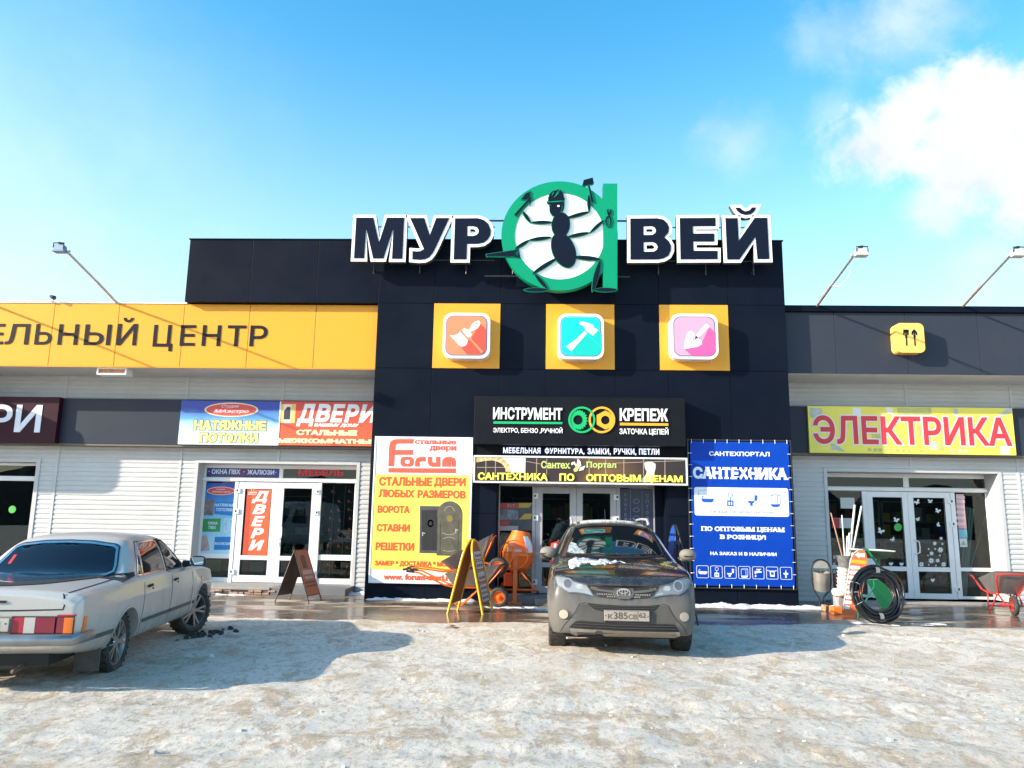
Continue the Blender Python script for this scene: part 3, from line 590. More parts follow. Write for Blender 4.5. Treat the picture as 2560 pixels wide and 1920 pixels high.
for xx in (-3.6, -2.6, -1.6, -0.6, 0.6, 1.4, 2.5, 3.5, 4.5): rail.tube([(xx, LY1+0.075, 6.9), (xx, T+0.05, 6.9)], 0.015, 6); rail.tube([(xx, LY1+0.075, 6.8), (xx, LY1+0.075, 7.9)], 0.012, 6)
ob('mounting_rail', rail, M_DARKM, roof)
EY = T-0.50
emb = ob('emblem_ring', MB().prism([fell('e1', 1135, 828, 755, 708, EY, n=96), fell('e1', 1135, 830, 580, 560, EY, n=96)], EY, EY+0.2), M_GREEN, roof, bevel=0.004)
ob('emblem_stem', MB().prism([fp('e1', [(1698, 150), (1884, 150), (1884, 1520), (1698, 1520)], EY)], EY-0.004, EY+0.198), M_GREEN, roof, bevel=0.004)
ob('emblem_disc', MB().prism([fell('e1', 1135, 830, 600, 580, EY, n=96)], EY+0.014, EY+0.09), mk('emblem_white', (0.86, 0.86, 0.86), 0.4), roof)
gb = MB(); bl = MB()
def ant(loops, th=0.055, grow=7):
    global gb, bl
    L = [fp('e1', l, EY) for l in loops]
    gb.prism([offset_poly(L[0], 0.011)]+L[1:], EY-0.022+random.uniform(0, 0.004), EY+0.03); bl.prism(L, EY-0.031-random.uniform(0, 0.004), EY-0.020)
def lens(x0, y0, x1, y1, w):
    n = 12; dx, dy = x1-x0, y1-y0; ln = math.hypot(dx, dy); nx, ny = -dy/ln, dx/ln; a = []; b = []
    for i in range(n+1):
        t = i/n; k = w/2*math.sin(math.pi*t)**0.75+1.5; a.append((x0+dx*t+nx*k, y0+dy*t+ny*k)); b.append((x0+dx*t-nx*k, y0+dy*t-ny*k))
    return a+b[::-1]
ant([ell(1150, 690, 116, 158, R(6))]); ant([ell(1187, 1018, 145, 235, R(-22))])                        # thorax, abdomen
ant([[(1005, 445), (1010, 520), (1040, 568), (1080, 582), (1125, 560), (1155, 490), (1170, 420)]])     # head
ant([[(1172, 410), (1195, 400), (1190, 470), (1172, 515), (1160, 510), (1178, 470)]])
ant([[(968, 380), (990, 400), (990, 340), (1010, 290), (1050, 252), (1090, 245), (1120, 234), (1150, 245), (1180, 290), (1192, 350), (1200, 350), (1185, 395), (1140, 425), (1070, 440), (1010, 432), (978, 412)]])   # helmet
for a in ((775, 660, 1035, 655, 32), (655, 515, 758, 660, 32), (745, 885, 1020, 850, 34), (560, 1000, 740, 888, 32), (1230, 600, 1515, 520, 34), (1518, 515, 1512, 305, 34),
          (1245, 845, 1515, 790, 36), (1530, 790, 1702, 632, 30), (785, 1320, 1100, 1120, 42), (810, 1325, 975, 1520, 42), (1320, 1105, 1665, 1135, 46), (1660, 1150, 1560, 1550, 62),
          (675, 1532, 985, 1528, 44), (1580, 1530, 1884, 1530, 44)): ant([lens(*a)])
ant([[(547, 560), (570, 575), (770, 345), (755, 330)]]); ant([[(640, 358), (690, 290), (750, 258), (745, 335), (700, 362)]]); ant([[(742, 372), (768, 372), (752, 440)]])     # axe
ant([[(1505, 185), (1522, 185), (1574, 390), (1550, 397)]]); ant([[(1432, 182), (1450, 112), (1560, 82), (1574, 150), (1562, 160)]])            # hammer
ant([[(185, 1072), (545, 1018), (548, 1100)]+[(548-22*i-11*(1 if k else 0), 1100-(0 if k else 12)) for i in range(16) for k in (0, 1)]+[(190, 1098)]]); ant([[(550, 1015), (605, 1008), (622, 1110), (552, 1104)], ell(585, 1055, 20, 36)])     # saw
ant([[(1765, 575), (1752, 540), (1745, 500), (1757, 488), (1765, 520), (1775, 535), (1785, 520), (1792, 488), (1803, 500), (1798, 540), (1782, 565), (1795, 590), (1808, 640), (1795, 690), (1776, 722), (1788, 670), (1790, 630), (1770, 580), (1745, 620), (1742, 670), (1757, 720), (1735, 690), (1722, 640), (1738, 590)]])  # pliers
ob('emblem_ant_backing', gb, M_GREENL if 'M_GREENL' in globals() else M_GREEN, roof); ob('emblem_ant', bl, M_NAVY, roof)
ob('ant_highlight', MB().prism([fell('e1', 1120, 450, 16, 12, EY)], EY-0.042, EY-0.034), M_WHITE, roof)
hl = MB()
for a in ((1060, 340, 1130, 275, 8), (1035, 315, 1060, 265, 7), (1085, 300, 1140, 240, 6)): hl.prism([fp('e1', lens(*a), EY)], EY-0.042, EY-0.034)
hl.prism([fp('e1', lens(975, 400, 1195, 385, 10), EY)], EY-0.0425, EY-0.034); ob('ant_highlight', hl, M_GREEN, roof)
# ---- tool icon boxes
IY = T-0.30
M_RING = flat('icon_grey_ring', (0.18, 0.19, 0.28), 0.4)
def icon(z, box, col, col2, label, sh_poly, white, cut=()):
    x0, x1, z0, z1 = rect(z, box, IY); t = thing('icon_sign', label, 'sign', ((x0+x1)/2, IY, z0), 0, 'tool icon boxes on the portal')
    r = (x1-x0)*0.19
    ob('box_body', MB().prism([rrect(x0, x1, z0, z1, r)], IY, T-0.013), M_WHITE, t, bevel=0.012)
    d = 0.055; ob('icon_ring', MB().prism([rrect(x0+d, x1-d, z0+d, z1-d, r*0.86)], IY-0.004, IY+0.002), M_RING, t)
    d = 0.078; ob('icon_face', MB().prism([rrect(x0+d, x1-d, z0+d, z1-d, r*0.8)], IY-0.008, IY+0.002), flat('icon_'+col[0], col[1], 0.35), t)
    ob('icon_long_shadow', MB().prism([fp(z, sh_poly, IY)], IY-0.0105, IY-0.0045), flat('icon_dark_'+col[0], col2, 0.35), t)
    ob('icon_drawing', MB().prism([fp(z, p, IY) for p in white], IY-0.014, IY-0.0085), M_WHITE, t)
    for c in cut: ob('icon_drawing', MB().prism([fp(z, c, IY)], IY-0.016, IY-0.0125), flat('icon_'+col[0], col[1], 0.35), t)
    return t
icon('zI', (136, 116, 452, 432), ('orange', (0.74, 0.22, 0.105)), (0.62, 0.07, 0.04), 'square box sign with a white paint brush on orange',
     [(250, 350), (330, 290), (385, 190), (430, 230), (430, 330), (428, 372), (410, 398), (380, 404), (300, 404)],
     [[(178, 272), (205, 275), (235, 265), (250, 246), (262, 262), (302, 305), (298, 330), (285, 345), (262, 352), (240, 340), (210, 305)], [(262, 238), (275, 225), (292, 228), (310, 236), (320, 222), (330, 200), (350, 180), (378, 170), (390, 184), (385, 205), (370, 225), (345, 238), (322, 246), (330, 268), (320, 287), (300, 285), (282, 262)]],
     [ell(365, 192, 6, 6), [(305, 290), (318, 286), (410, 385), (398, 398)], [(208, 296), (230, 292), (232, 297), (212, 302)]])
icon('zI', (924, 122, 1244, 438), ('teal', (0.0, 0.62, 0.62)), (0.0, 0.46, 0.40), 'square box sign with a white hammer on teal',
     [(1018, 382), (1125, 258), (1200, 238), (1223, 262), (1224, 380), (1205, 408), (1175, 414), (1046, 414)],
     [[(1075, 180), (1092, 176), (1140, 190), (1165, 200), (1180, 228), (1190, 226), (1202, 238), (1168, 276), (1152, 262), (1118, 240), (1110, 220), (1098, 205), (1078, 196)], [(1108, 243), (1128, 258), (1018, 382), (982, 350), (1060, 292)]],
     [[(1122, 262), (1126, 258), (1222, 346), (1222, 354)]])
icon('zI', (1702, 122, 2038, 438), ('pink', (0.62, 0.31, 0.45)), (0.62, 0.09, 0.30), 'square box sign with a white trowel on pink',
     [(1800, 368), (1920, 320), (1970, 215), (2014, 255), (2016, 375), (1995, 408), (1960, 416), (1850, 412)],
     [[(1832, 246), (1850, 242), (1868, 262), (1905, 300), (1922, 318), (1920, 335), (1890, 352), (1797, 368), (1800, 330), (1815, 270)], [(1868, 302), (1880, 272), (1948, 192), (1975, 212), (1912, 278), (1890, 292)]],
     [[(1853, 300), (1860, 284), (1872, 262), (1880, 268), (1866, 292), (1864, 304), (1880, 300), (1900, 284), (1905, 290), (1880, 308), (1860, 310)]])
t = thing('icon_sign', 'yellow rounded box sign with two black shovels on the grey right fascia', 'sign', (7.8, 15.95, 5.2))
x0, x1, z0, z1 = rect('zE', (1098, 855, 1362, 1112), 15.95); M_BOXY = mk('box_yellow', (0.90, 0.56, 0.12), 0.4)
ob('box_body', MB().prism([rrect(x0, x1, z0, z1, 0.11)], 15.95, 16.197), M_BOXY, t, bevel=0.01)
sv = MB()
for k in (0, 1):
    ox = 72*k; P = [(1168, 912), (1214, 912), (1214, 958), (1203, 958), (1203, 940), (1180, 940), (1180, 958), (1168, 958)] if k == 0 else [(1240, 958), (1240, 930), (1262, 908), (1286, 935), (1290, 960), (1276, 958), (1274, 940), (1254, 940), (1252, 958)]
    sv.prism([fp('zE', P, 15.95)], 15.944, 15.951); sv.prism([fp('zE', [(1187+ox, 930), (1196+ox, 930), (1204+ox, 1052), (1193+ox, 1052)], 15.95)], 15.943, 15.951); sv.prism([fp('zE', [(1184+ox, 958), (1200+ox, 958), (1202+ox, 985), (1186+ox, 985)], 15.95)], 15.942, 15.951)
ob('icon_drawing', sv, M_NAVY, t)
# ---- lettering on the yellow fascia
t = thing('fascia_lettering', 'dark grey capital letters fixed along the yellow left fascia', 'lettering', (-9, 16.1, 5.1))
M_LETG = mk('dark_letter', (0.012, 0.014, 0.023), 0.5, spec=0.1)
a = at('zA', 45, 862, 16.1); b = at('zA', 248, 1042, 16.1)
FZ0 = at('zA', 230, 1040, 16.1).z; FZ1 = at('zA', 240, 862, 16.1).z
def fword(body, z, xa, ya, xb, yb, drop=0.0, rise=0.0):
    text(body, (at(z, xa, ya, 16.1).x, at(z, xb, yb, 16.1).x, FZ0-drop, FZ1+rise), 16.114, M_LETG, t, bold=0.012, depth=0.006)
for ch, xa, xb in (('Л', 45, 248), ('Ь', 300, 445), ('Н', 500, 672), ('Ы', 727, 955)): fword(ch, 'zA', xa, 960, xb, 960)
fword('Й', 'zA', 1008, 960, 1180, 960, 0, 0.155); fword('Ц', 'zA', 1322, 970, 1492, 970, 0.125); fword('Е', 'zA', 1555, 970, 1685, 970)
fword('Н', 'zB', 362, 970, 522, 970); fword('Т', 'zB', 578, 970, 738, 970); fword('Р', 'zB', 775, 970, 925, 970)
xe = at('zA', -100, 960, 16.1).x; text('Е', (xe, at('zA', 30, 960, 16.1).x, FZ0, FZ1), 16.114, M_LETG, t, bold=0.012, depth=0.006)
# ---- signs on the left band
t = thing('shop_sign', 'dark maroon box sign with white letters at the left edge of the sign band', 'sign', (-11.6, 16.83, 3.15))
x1 = at('z1', 690, 160, 16.83).x; z1_ = at('z1', 600, 150, 16.83).z; z0_ = at('z1', 600, 678, 16.83).z
ob('sign_board', MB().box(-15.5, x1, 16.83, 16.978, z0_, z1_), mk('maroon', (0.035, 0.007, 0.016), 0.4, spec=0.15), t, bevel=0.004)
M_LILAC = mk('opal_letter', (0.74, 0.76, 0.86), 0.4)
za = at('z1', 200, 555, 16.83).z; zb = at('z1', 200, 240, 16.83).z
text('И', (at('z1', 180, 400, 16.83).x, at('z1', 478, 400, 16.83).x, za, zb), 16.83, M_LILAC, t, bold=0.02, depth=0.012)
text('Р', (at('z1', -120, 400, 16.83).x, at('z1', 142, 400, 16.83).x, za, zb), 16.83, M_LILAC, t, bold=0.02, depth=0.012)
def image_mat(name, ramp, axis='z', noise_s=3.0, noise_a=0.25, rough=0.4):
    m = bpy.data.materials.new(name); m.use_nodes = True; nt = m.node_tree; N = nt.nodes.new; L = nt.links.new; b = nt.nodes['Principled BSDF']; b.inputs['Roughness'].default_value = rough
    tc = N('ShaderNodeTexCoord'); sp = N('ShaderNodeSeparateXYZ'); L(tc.outputs['Generated'], sp.inputs[0])
    n = N('ShaderNodeTexNoise'); n.inputs['Scale'].default_value = noise_s; n.inputs['Detail'].default_value = 4; L(tc.outputs['Generated'], n.inputs['Vector'])
    ma = N('ShaderNodeMath'); ma.operation = 'MULTIPLY_ADD'; L(n.outputs[0], ma.inputs[0]); ma.inputs[1].default_value = noise_a; L(sp.outputs['XYZ'.index(axis.upper())], ma.inputs[2])
    sb = N('ShaderNodeMath'); sb.operation = 'SUBTRACT'; L(ma.outputs[0], sb.inputs[0]); sb.inputs[1].default_value = noise_a/2
    cr = N('ShaderNodeValToRGB'); L(sb.outputs[0], cr.inputs[0]); cr.color_ramp.elements[0].position = ramp[0][0]; cr.color_ramp.elements[0].color = (*ramp[0][1], 1)
    cr.color_ramp.elements[1].position = ramp[-1][0]; cr.color_ramp.elements[1].color = (*ramp[-1][1], 1)
    for p, c in ramp[1:-1]: cr.color_ramp.elements.new(p).color = (*c, 1)
    L(cr.outputs[0], b.inputs['Base Color']); return m
Y = 16.93
t = thing('shop_sign', 'blue and white box sign with a red oval and yellow words', 'sign', (-6.9, Y, 3.15))
x0, x1, z0, z1 = rect('zN', (120, 95, 2150, 1050), Y)
ob('sign_board', MB().box(x0, x1, Y, 16.979, z0, z1), image_mat('blue_sky_print', [(0.0, (0.78, 0.86, 0.90)), (0.42, (0.42, 0.68, 0.82)), (0.58, (0.10, 0.32, 0.62)), (0.85, (0.03, 0.05, 0.36))], noise_a=0.35), t)
ob('sign_trim', MB().box(x1+0.002, x1+0.03, Y-0.01, 16.978, z0, z1), M_WHITE, t)
plate('zN', [ell(1178, 292, 572, 152)], Y, 0.003, flat('gold_trim', (0.80, 0.62, 0.36), 0.4), t); plate('zN', [ell(1178, 292, 535, 130)], Y, 0.006, flat('oval_red', (0.62, 0.07, 0.06), 0.45), t)
M_PINKW = flat('pinkish_white', (0.68, 0.58, 0.64), 0.5)
ftext('Студия', 'zN', (975, 180, 1335, 265), Y-0.006, M_PINKW, t, bold=0.01, shear=0.3, depth=0.003); ftext('МАэстро', 'zN', (810, 285, 1545, 378), Y-0.006, M_PINKW, t, bold=0.02, shear=0.35, depth=0.003)
M_SYEL = flat('sign_yellow_letter', (0.84, 0.76, 0.22), 0.45); M_OUTB = flat('letter_shadow_grey', (0.10, 0.12, 0.22), 0.5)
ftext('НАТЯЖНЫЕ', 'zN', (395, 512, 1912, 735), Y, M_SYEL, t, bold=0.055, depth=0.006, outline=(0.055, M_OUTB)); ftext('ПОТОЛКИ', 'zN', (518, 780, 1735, 1002), Y, M_SYEL, t, bold=0.055, depth=0.006, outline=(0.055, M_OUTB))
t = thing('shop_sign', 'red box sign with large white slanted word and pale yellow lines, next to the portal', 'sign', (-4.6, Y, 3.15))
x0, x1, z0, z1 = rect('zV', (85, 115, 2120, 1112), Y); x1 = -3.52
ob('sign_board', MB().box(x0, x1, Y, 16.979, z0, z1), image_mat('red_print_board', [(0.0, (0.72, 0.13, 0.05)), (1.0, (0.62, 0.045, 0.03))], noise_a=0.1), t)
plate('zV', [[(105, 182), (445, 178), (415, 600), (80, 600)]], Y, 0.003, flat('amber', (0.80, 0.52, 0.16), 0.45), t); plate('zV', [[(180, 182), (345, 182), (330, 600), (165, 600)]], Y, 0.005, flat('cream', (0.80, 0.72, 0.55), 0.45), t)
plate('zV', [[(180, 330), (250, 242), (310, 240), (325, 262), (310, 520), (170, 520)]], Y, 0.007, flat('print_dark_door', (0.04, 0.03, 0.06), 0.45), t)
def italic_cut(body, z, b, Yb, mat, t, xcut, **k):
    """fit, then trim what passes the sign's right edge"""
    o = ftext(body, z, b, Yb, mat, t, **k); me = o.data; bm = bmesh.new(); bm.from_mesh(me)
    bmesh.ops.bisect_plane(bm, geom=bm.verts[:]+bm.edges[:]+bm.faces[:], plane_co=(xcut, 0, 0), plane_no=(1, 0, 0), clear_outer=True); bm.to_mesh(me); bm.free(); return o
za, zb = at('zV', 1200, 582, Y).z, at('zV', 1200, 178, Y).z
zd = at('zV', 600, 672, Y).z
text('Д', (at('zV', 455, 500, Y).x, at('zV', 872, 300, Y).x, zd, at('zV', 700, 174, Y).z), Y, M_WHITEP, t, bold=0.05, shear=0.2)
for ch, xa, xb in (('В', 868, 1210), ('Е', 1205, 1530), ('Р', 1515, 1842)): text(ch, (at('zV', xa, 400, Y).x, at('zV', xb, 400, Y).x, za, zb), Y, M_WHITEP, t, bold=0.05, shear=0.2)
o = text('И', (at('zV', 1832, 400, Y).x, at('zV', 2260, 400, Y).x, za, zb), Y, M_WHITEP, t, bold=0.05, shear=0.2)
bm = bmesh.new(); bm.from_mesh(o.data); bmesh.ops.bisect_plane(bm, geom=bm.verts[:]+bm.edges[:]+bm.faces[:], plane_co=(-3.525, 0, 0), plane_no=(1, 0, 0), clear_outer=True); bm.to_mesh(o.data); bm.free()
ftext('ВАШЕМУ ДОМУ', 'zV', (845, 602, 1840, 700), Y, M_WHITEP, t, bold=0.06, shear=0.2)
M_PALEY = flat('pale_yellow_letter', (0.86, 0.76, 0.46), 0.45)
ftext('СТАЛЬНЫЕ', 'zV', (455, 742, 1795, 882), Y, M_PALEY, t, bold=0.07); italic_cut('МЕЖКОМНАТНЫЕ', 'zV', (40, 932, 2250, 1065), Y, M_PALEY, t, -3.525, bold=0.07)
# ---- board with steel doors
Y = T-0.06
fo = thing('advert_board', 'tall white and yellow steel door advert board left of the entrance', 'sign', (-2.4, Y, 0.3))
x0, x1, z0, z1 = -3.425, -1.372, 0.325, 3.30
fmb = MB(); bars(fmb, x0, x1, z0, z1, 0.035, Y-0.012, 0.07); ob('board_frame', fmb, M_WHITE, fo, bevel=0.006)
ob('sign_board', MB().box(x0+0.03, x1-0.03, Y, T-0.002, z0+0.03, z1-0.03), mk('board_white', (0.80, 0.80, 0.82), 0.4), fo)
zy0, zy1 = at('z3', 80, 1205, Y).z, at('z3', 120, 415, Y).z
ob('yellow_field', MB().box(x0+0.035, x1-0.035, Y-0.004, Y+0.001, zy0, zy1), mk('board_yellow', (0.86, 0.76, 0.10), 0.4, noise=(1.5, 0.3, (0.82, 0.70, 0.14))), fo)
M_OR = flat('orange_red_print', (0.78, 0.10, 0.035), 0.45); YB = Y-0.004
M_LOGO = flat('logo_red', (0.76, 0.10, 0.06), 0.45)
plate('z3', [[(235, 350), (240, 200), (250, 150), (275, 130), (310, 125), (445, 125), (443, 162), (310, 163), (298, 172), (292, 215), (440, 215), (440, 255), (288, 256), (282, 350)]], Y, 0.006, M_LOGO, fo, 'logo')
plate('z3', [[(236, 365), (797, 368), (795, 408), (234, 402)]], Y, 0.006, M_LOGO, fo, 'logo')
def bandpath(z, pts, w, Yp, d, mat, parent, nm='logo'):
    P = [Vector(p) for p in pts]; a = []; b = []
    for i, p in enumerate(P):
        t0 = (p-P[i-1]).normalized() if i else (P[1]-p).normalized(); t1 = (P[i+1]-p).normalized() if i < len(P)-1 else t0
        n = Vector((-(t0+t1).y, (t0+t1).x)).normalized(); k = w/2/max(0.5, n.dot(Vector((-t0.y, t0.x)))); a.append(tuple(p+n*k)); b.append(tuple(p-n*k))
    return plate(z, [a+b[::-1]], Yp, d, mat, parent, nm)
plate('z3', [rrect(335, 445, 272, 353, 30), rrect(370, 412, 298, 328, 12)], Y, 0.006, M_LOGO, fo, 'logo')
bandpath('z3', [(475, 353), (475, 318), (482, 300), (500, 292), (545, 291)], 38, Y, 0.006, M_LOGO, fo)
bandpath('z3', [(580, 272), (580, 318), (588, 332), (606, 337), (648, 337), (655, 337)], 36, Y, 0.0062, M_LOGO, fo); bandpath('z3', [(648, 272), (648, 354)], 36, Y, 0.006, M_LOGO, fo)
bandpath('z3', [(700, 354), (700, 310), (708, 297), (724, 291), (755, 291), (772, 297), (778, 312), (778, 354)], 36, Y, 0.006, M_LOGO, fo); bandpath('z3', [(738, 291), (738, 354)], 32, Y, 0.0064, M_LOGO, fo)
ftext('стальные', 'z3', (455, 133, 797, 170), Y, M_LOGO, fo, bold=0.035, serif=0.05); ftext('двери', 'z3', (578, 180, 797, 232), Y, M_LOGO, fo, bold=0.035, serif=0.05)
ftext('СТАЛЬНЫЕ', 'z3', (160, 436, 596, 518), YB, M_OR, fo, bold=0.05); ftext('ДВЕРИ', 'z3', (616, 442, 876, 530), YB, M_OR, fo, bold=0.05)
ftext('ЛЮБЫХ', 'z3', (155, 540, 452, 612), YB, M_OR, fo, bold=0.05); ftext('РАЗМЕРОВ', 'z3', (478, 546, 874, 620), YB, M_OR, fo, bold=0.05)
ftext('ВОРОТА', 'z3', (147, 674, 412, 742), YB, M_OR, fo, bold=0.05); ftext('СТАВНИ', 'z3', (139, 826, 412, 895), YB, M_OR, fo, bold=0.05); ftext('РЕШЕТКИ', 'z3', (130, 980, 447, 1052), YB, M_OR, fo, bold=0.05)
ftext('ЗАМЕР * ДОСТАВКА * МОНТАЖ', 'z3', (122, 1130, 860, 1194), YB, M_OR, fo, bold=0.045); ftext('www. forum-dveri.ru', 'z3', (195, 1240, 768, 1302), Y, M_OR, fo, bold=0.05)
M_DRA = mk('printed_door_grey', (0.06, 0.055, 0.065), 0.5, noise=(5, 0.5, (0.11, 0.10, 0.12))); M_DRB = mk('printed_door_brown', (0.075, 0.068, 0.045), 0.5, noise=(6, 0.6, (0.15, 0.14, 0.10)))
plate('z3', [[(497, 680), (660, 682), (655, 1074), (493, 1070)]], YB, 0.003, M_DRA, fo, 'printed_door')
plate('z3', [[(635, 1090), (640, 770)]+arc(745, 752, 105, 112, 180, 360, 24)+[(842, 1000), (838, 1094)]], YB, 0.005, M_DRB, fo, 'printed_door')
M_DLINE = flat('printed_door_line', (0.02, 0.018, 0.02), 0.5); M_DHI = flat('printed_highlight', (0.45, 0.43, 0.40), 0.5)
for P in ([(515, 715), (640, 716), (640, 1050), (512, 1048)],): bandpath('z3', P+[P[0]], 4, YB-0.003, 0.002, M_DLINE, fo, 'printed_line')
for P in ([(548, 720), (545, 1045)], [(610, 720), (607, 1045)], [(668, 800), (664, 1075)], [(820, 800), (812, 1075)], [(497, 683), (655, 685)]): bandpath('z3', P, 3, YB-0.005, 0.002, M_DLINE, fo, 'printed_line')
plate('z3', [ell(585, 825, 26, 32), ell(585, 825, 14, 18)], YB-0.003, 0.002, M_DHI, fo, 'printed_line'); plate('z3', [ell(745, 785, 25, 27)], YB-0.005, 0.002, flat('printed_gold', (0.22, 0.17, 0.03), 0.5), fo, 'printed_line')
for P in (arc(742, 745, 45, 62, 200, 340), arc(740, 890, 58, 28, 20, 160), arc(738, 965, 52, 26, 200, 340), arc(738, 1040, 52, 16, 20, 160)): bandpath('z3', P, 3, YB-0.005, 0.002, M_DHI, fo, 'printed_line')
for x, y in ((520, 915), (795, 888)): bandpath('z3', [(x, y-18), (x, y+14)], 7, YB-0.005, 0.003, M_DHI, fo, 'printed_line'); bandpath('z3', [(x, y-10), (x+22, y-8)], 6, YB-0.005, 0.0035, M_DHI, fo, 'printed_line')
# ---- tool and fastener sign above the entrance
Y = T-0.34
t = thing('shop_sign', 'black box sign with saw blade and nut emblem above the entrance', 'sign', (0.8, Y, 3.14))
ob('sign_board', MB().box(-1.335, 2.965, Y, T-0.003, 3.145, 4.13), mk('sign_black', (0.006, 0.007, 0.011), 0.5, spec=0.12, noise=(1.2, 0.3, (0.018, 0.018, 0.022))), t, bevel=0.006)
M_SILV = mk('letter_white', (0.78, 0.77, 0.78), 0.35); M_G2 = flat('emblem_green', (0.0, 0.42, 0.13), 0.4); M_O2 = flat('emblem_orange', (0.90, 0.38, 0.02), 0.4)
ftext('ИНСТРУМЕНТ', 'z4', (270, 215, 905, 334), Y, M_SILV, t, bold=0.035, depth=0.03); ftext('ЭЛЕКТРО, БЕНЗО ,РУЧНОЙ', 'z4', (270, 392, 908, 462), Y, M_SILV, t, bold=0.025, depth=0.02)
ftext('КРЕПЕЖ', 'z4', (1435, 225, 1880, 346), Y, M_SILV, t, bold=0.035, depth=0.03); ftext('ЗАТОЧКА ЦЕПЕЙ', 'z4', (1432, 396, 1884, 478), Y, M_SILV, t, bold=0.025, depth=0.02)
plate('z4', [[(272, 345), (907, 352), (906, 371), (272, 367)]], Y, 0.02, M_G2, t, 'underline'); plate('z4', [[(1437, 358), (1882, 364), (1882, 386), (1437, 382)]], Y, 0.02, M_O2, t, 'underline')
plate('z4', [ell(1270, 332, 122, 122), ell(1270, 332, 103, 103)], Y, 0.028, M_O2, t, 'emblem')
plate('z4', [ell(1085, 332, 124, 122), ell(1085, 332, 106, 104)], Y, 0.034, M_G2, t, 'emblem')
teeth = [(975, 332)]+[(1060+(88 if k % 2 else 72)*math.cos(R(a))-6, 332+(96 if k % 2 else 82)*math.sin(R(a))) for k, a in enumerate(range(-118, 119, 8))]
plate('z4', [[p for p in arc(1085, 332, 118, 116, 125, 235, 14)]+[(1058+(84 if k % 2 else 68)*math.cos(R(a)), 332+(94 if k % 2 else 82)*math.sin(R(a))) for k, a in enumerate(range(-110, 111, 9))], ell(1050, 332, 44, 44)], Y, 0.024, M_G2, t, 'emblem')
plate('z4', [[(1222, 288), (1300, 246), (1335, 262), (1378, 300), (1380, 360), (1345, 402), (1302, 420), (1224, 376)], ell(1302, 334, 40, 40)], Y, 0.024, M_O2, t, 'emblem')
# ---- lit line of words under it
Y = T-0.03
t = thing('shop_sign', 'narrow black strip with one line of glowing white words', 'sign', (0.8, Y, 2.9))
ob('sign_board', MB().box(-1.335, 2.99, Y, T-0.003, 2.905, 3.143), M_BLACKD, t)
M_LED = mk('led_letter', (0.72, 0.76, 1.0), 0.4, emit=0.55)
for wd, xa, xb, dy in (('МЕБЕЛЬНАЯ', 362, 705, 0), ('ФУРНИТУРА,', 745, 1110, 3), ('ЗАМКИ,', 1138, 1352, 7), ('РУЧКИ,', 1380, 1588, 9), ('ПЕТЛИ', 1612, 1800, 11)):
    ftext(wd, 'z4', (xa, 584+dy, xb, 642+dy+(10 if ',' in wd else 0)), Y, M_LED, t, bold=0.03, depth=0.02, spacing=1.1)
# ---- plumbing banner over the doors
Y = T-0.24
t = thing('shop_sign', 'long brown sign with yellow words in a white frame over the entrance doors', 'sign', (0.8, Y, 2.35))
x0, x1, z0, z1 = rect('zT', (18, 32, 2172, 338), Y)
fmb = MB(); bars(fmb, x0, x1, z0, z1, 0.035, Y-0.015, 0.22); ob('board_frame', fmb, M_WHITE, t, bevel=0.006)
ob('sign_board', MB().box(x0+0.03, x1-0.03, Y, T-0.04, z0+0.03, z1-0.03), image_mat('brown_tile_print', [(0.0, (0.030, 0.016, 0.014)), (0.45, (0.035, 0.018, 0.016)), (0.62, (0.17, 0.085, 0.035)), (0.78, (0.05, 0.026, 0.02)), (1.0, (0.018, 0.013, 0.014))], axis='x', noise_a=0.08), t)
M_GR = flat('tile_joint', (0.42, 0.34, 0.26), 0.5); gl = MB()
for x in (650, 752, 1178, 1345, 1527, 1725, 1940, 140, 236): gl.prism([fp('zT', [(x-3, 62), (x+3, 62), (x+2, 302), (x-4, 302)], Y)], Y-0.002, Y)
gl.prism([fp('zT', [(548, 92), (690, 118), (690, 123), (548, 97)], Y)], Y-0.0022, Y); gl.prism([fp('zT', [(1450, 108), (2140, 84), (2140, 89), (1450, 113)], Y)], Y-0.0022, Y); gl.prism([fp('zT', [(50, 152), (370, 152), (370, 157), (50, 157)], Y)], Y-0.0022, Y)
ob('tile_joints', gl, M_GR, t)
plate('zT', [[(44, 52), (300, 52)]+[(340, 90), (380, 150), (390, 200), (360, 200), (335, 195)]+arc(190, 200, 150, 115, -10, -90, 10)+[(120, 90), (44, 105)]], Y, 0.004, mk('gilt_print', (0.42, 0.30, 0.10), 0.5, noise=(18, 0.9, (0.80, 0.70, 0.42))), t, 'printed_mirror')
plate('zT', [[(298, 54), (540, 58), (536, 210), (390, 206), (372, 130)]], Y, 0.003, mk('printed_curtain', (0.62, 0.68, 0.58), 0.5, noise=(4, 0.6, (0.48, 0.56, 0.50))), t, 'printed_curtain')
plate('zT', [[(1732, 112), (1760, 98), (1810, 98), (1845, 120), (1846, 160), (1836, 195), (1830, 235), (1845, 262), (1850, 305), (1700, 305), (1708, 265), (1745, 240), (1758, 200), (1738, 160)]], Y, 0.004, mk('printed_statue', (0.66, 0.72, 0.62), 0.5, noise=(6, 0.6, (0.52, 0.58, 0.50))), t, 'printed_statue')
M_LIME = flat('lime_letter', (0.50, 0.62, 0.18), 0.45)
ftext('Сантех', 'zT', (695, 90, 985, 168), Y, M_LIME, t, bold=0.03, depth=0.012, serif=0.035); ftext('Портал', 'zT', (1152, 96, 1450, 176), Y, M_LIME, t, bold=0.03, depth=0.012, serif=0.035)
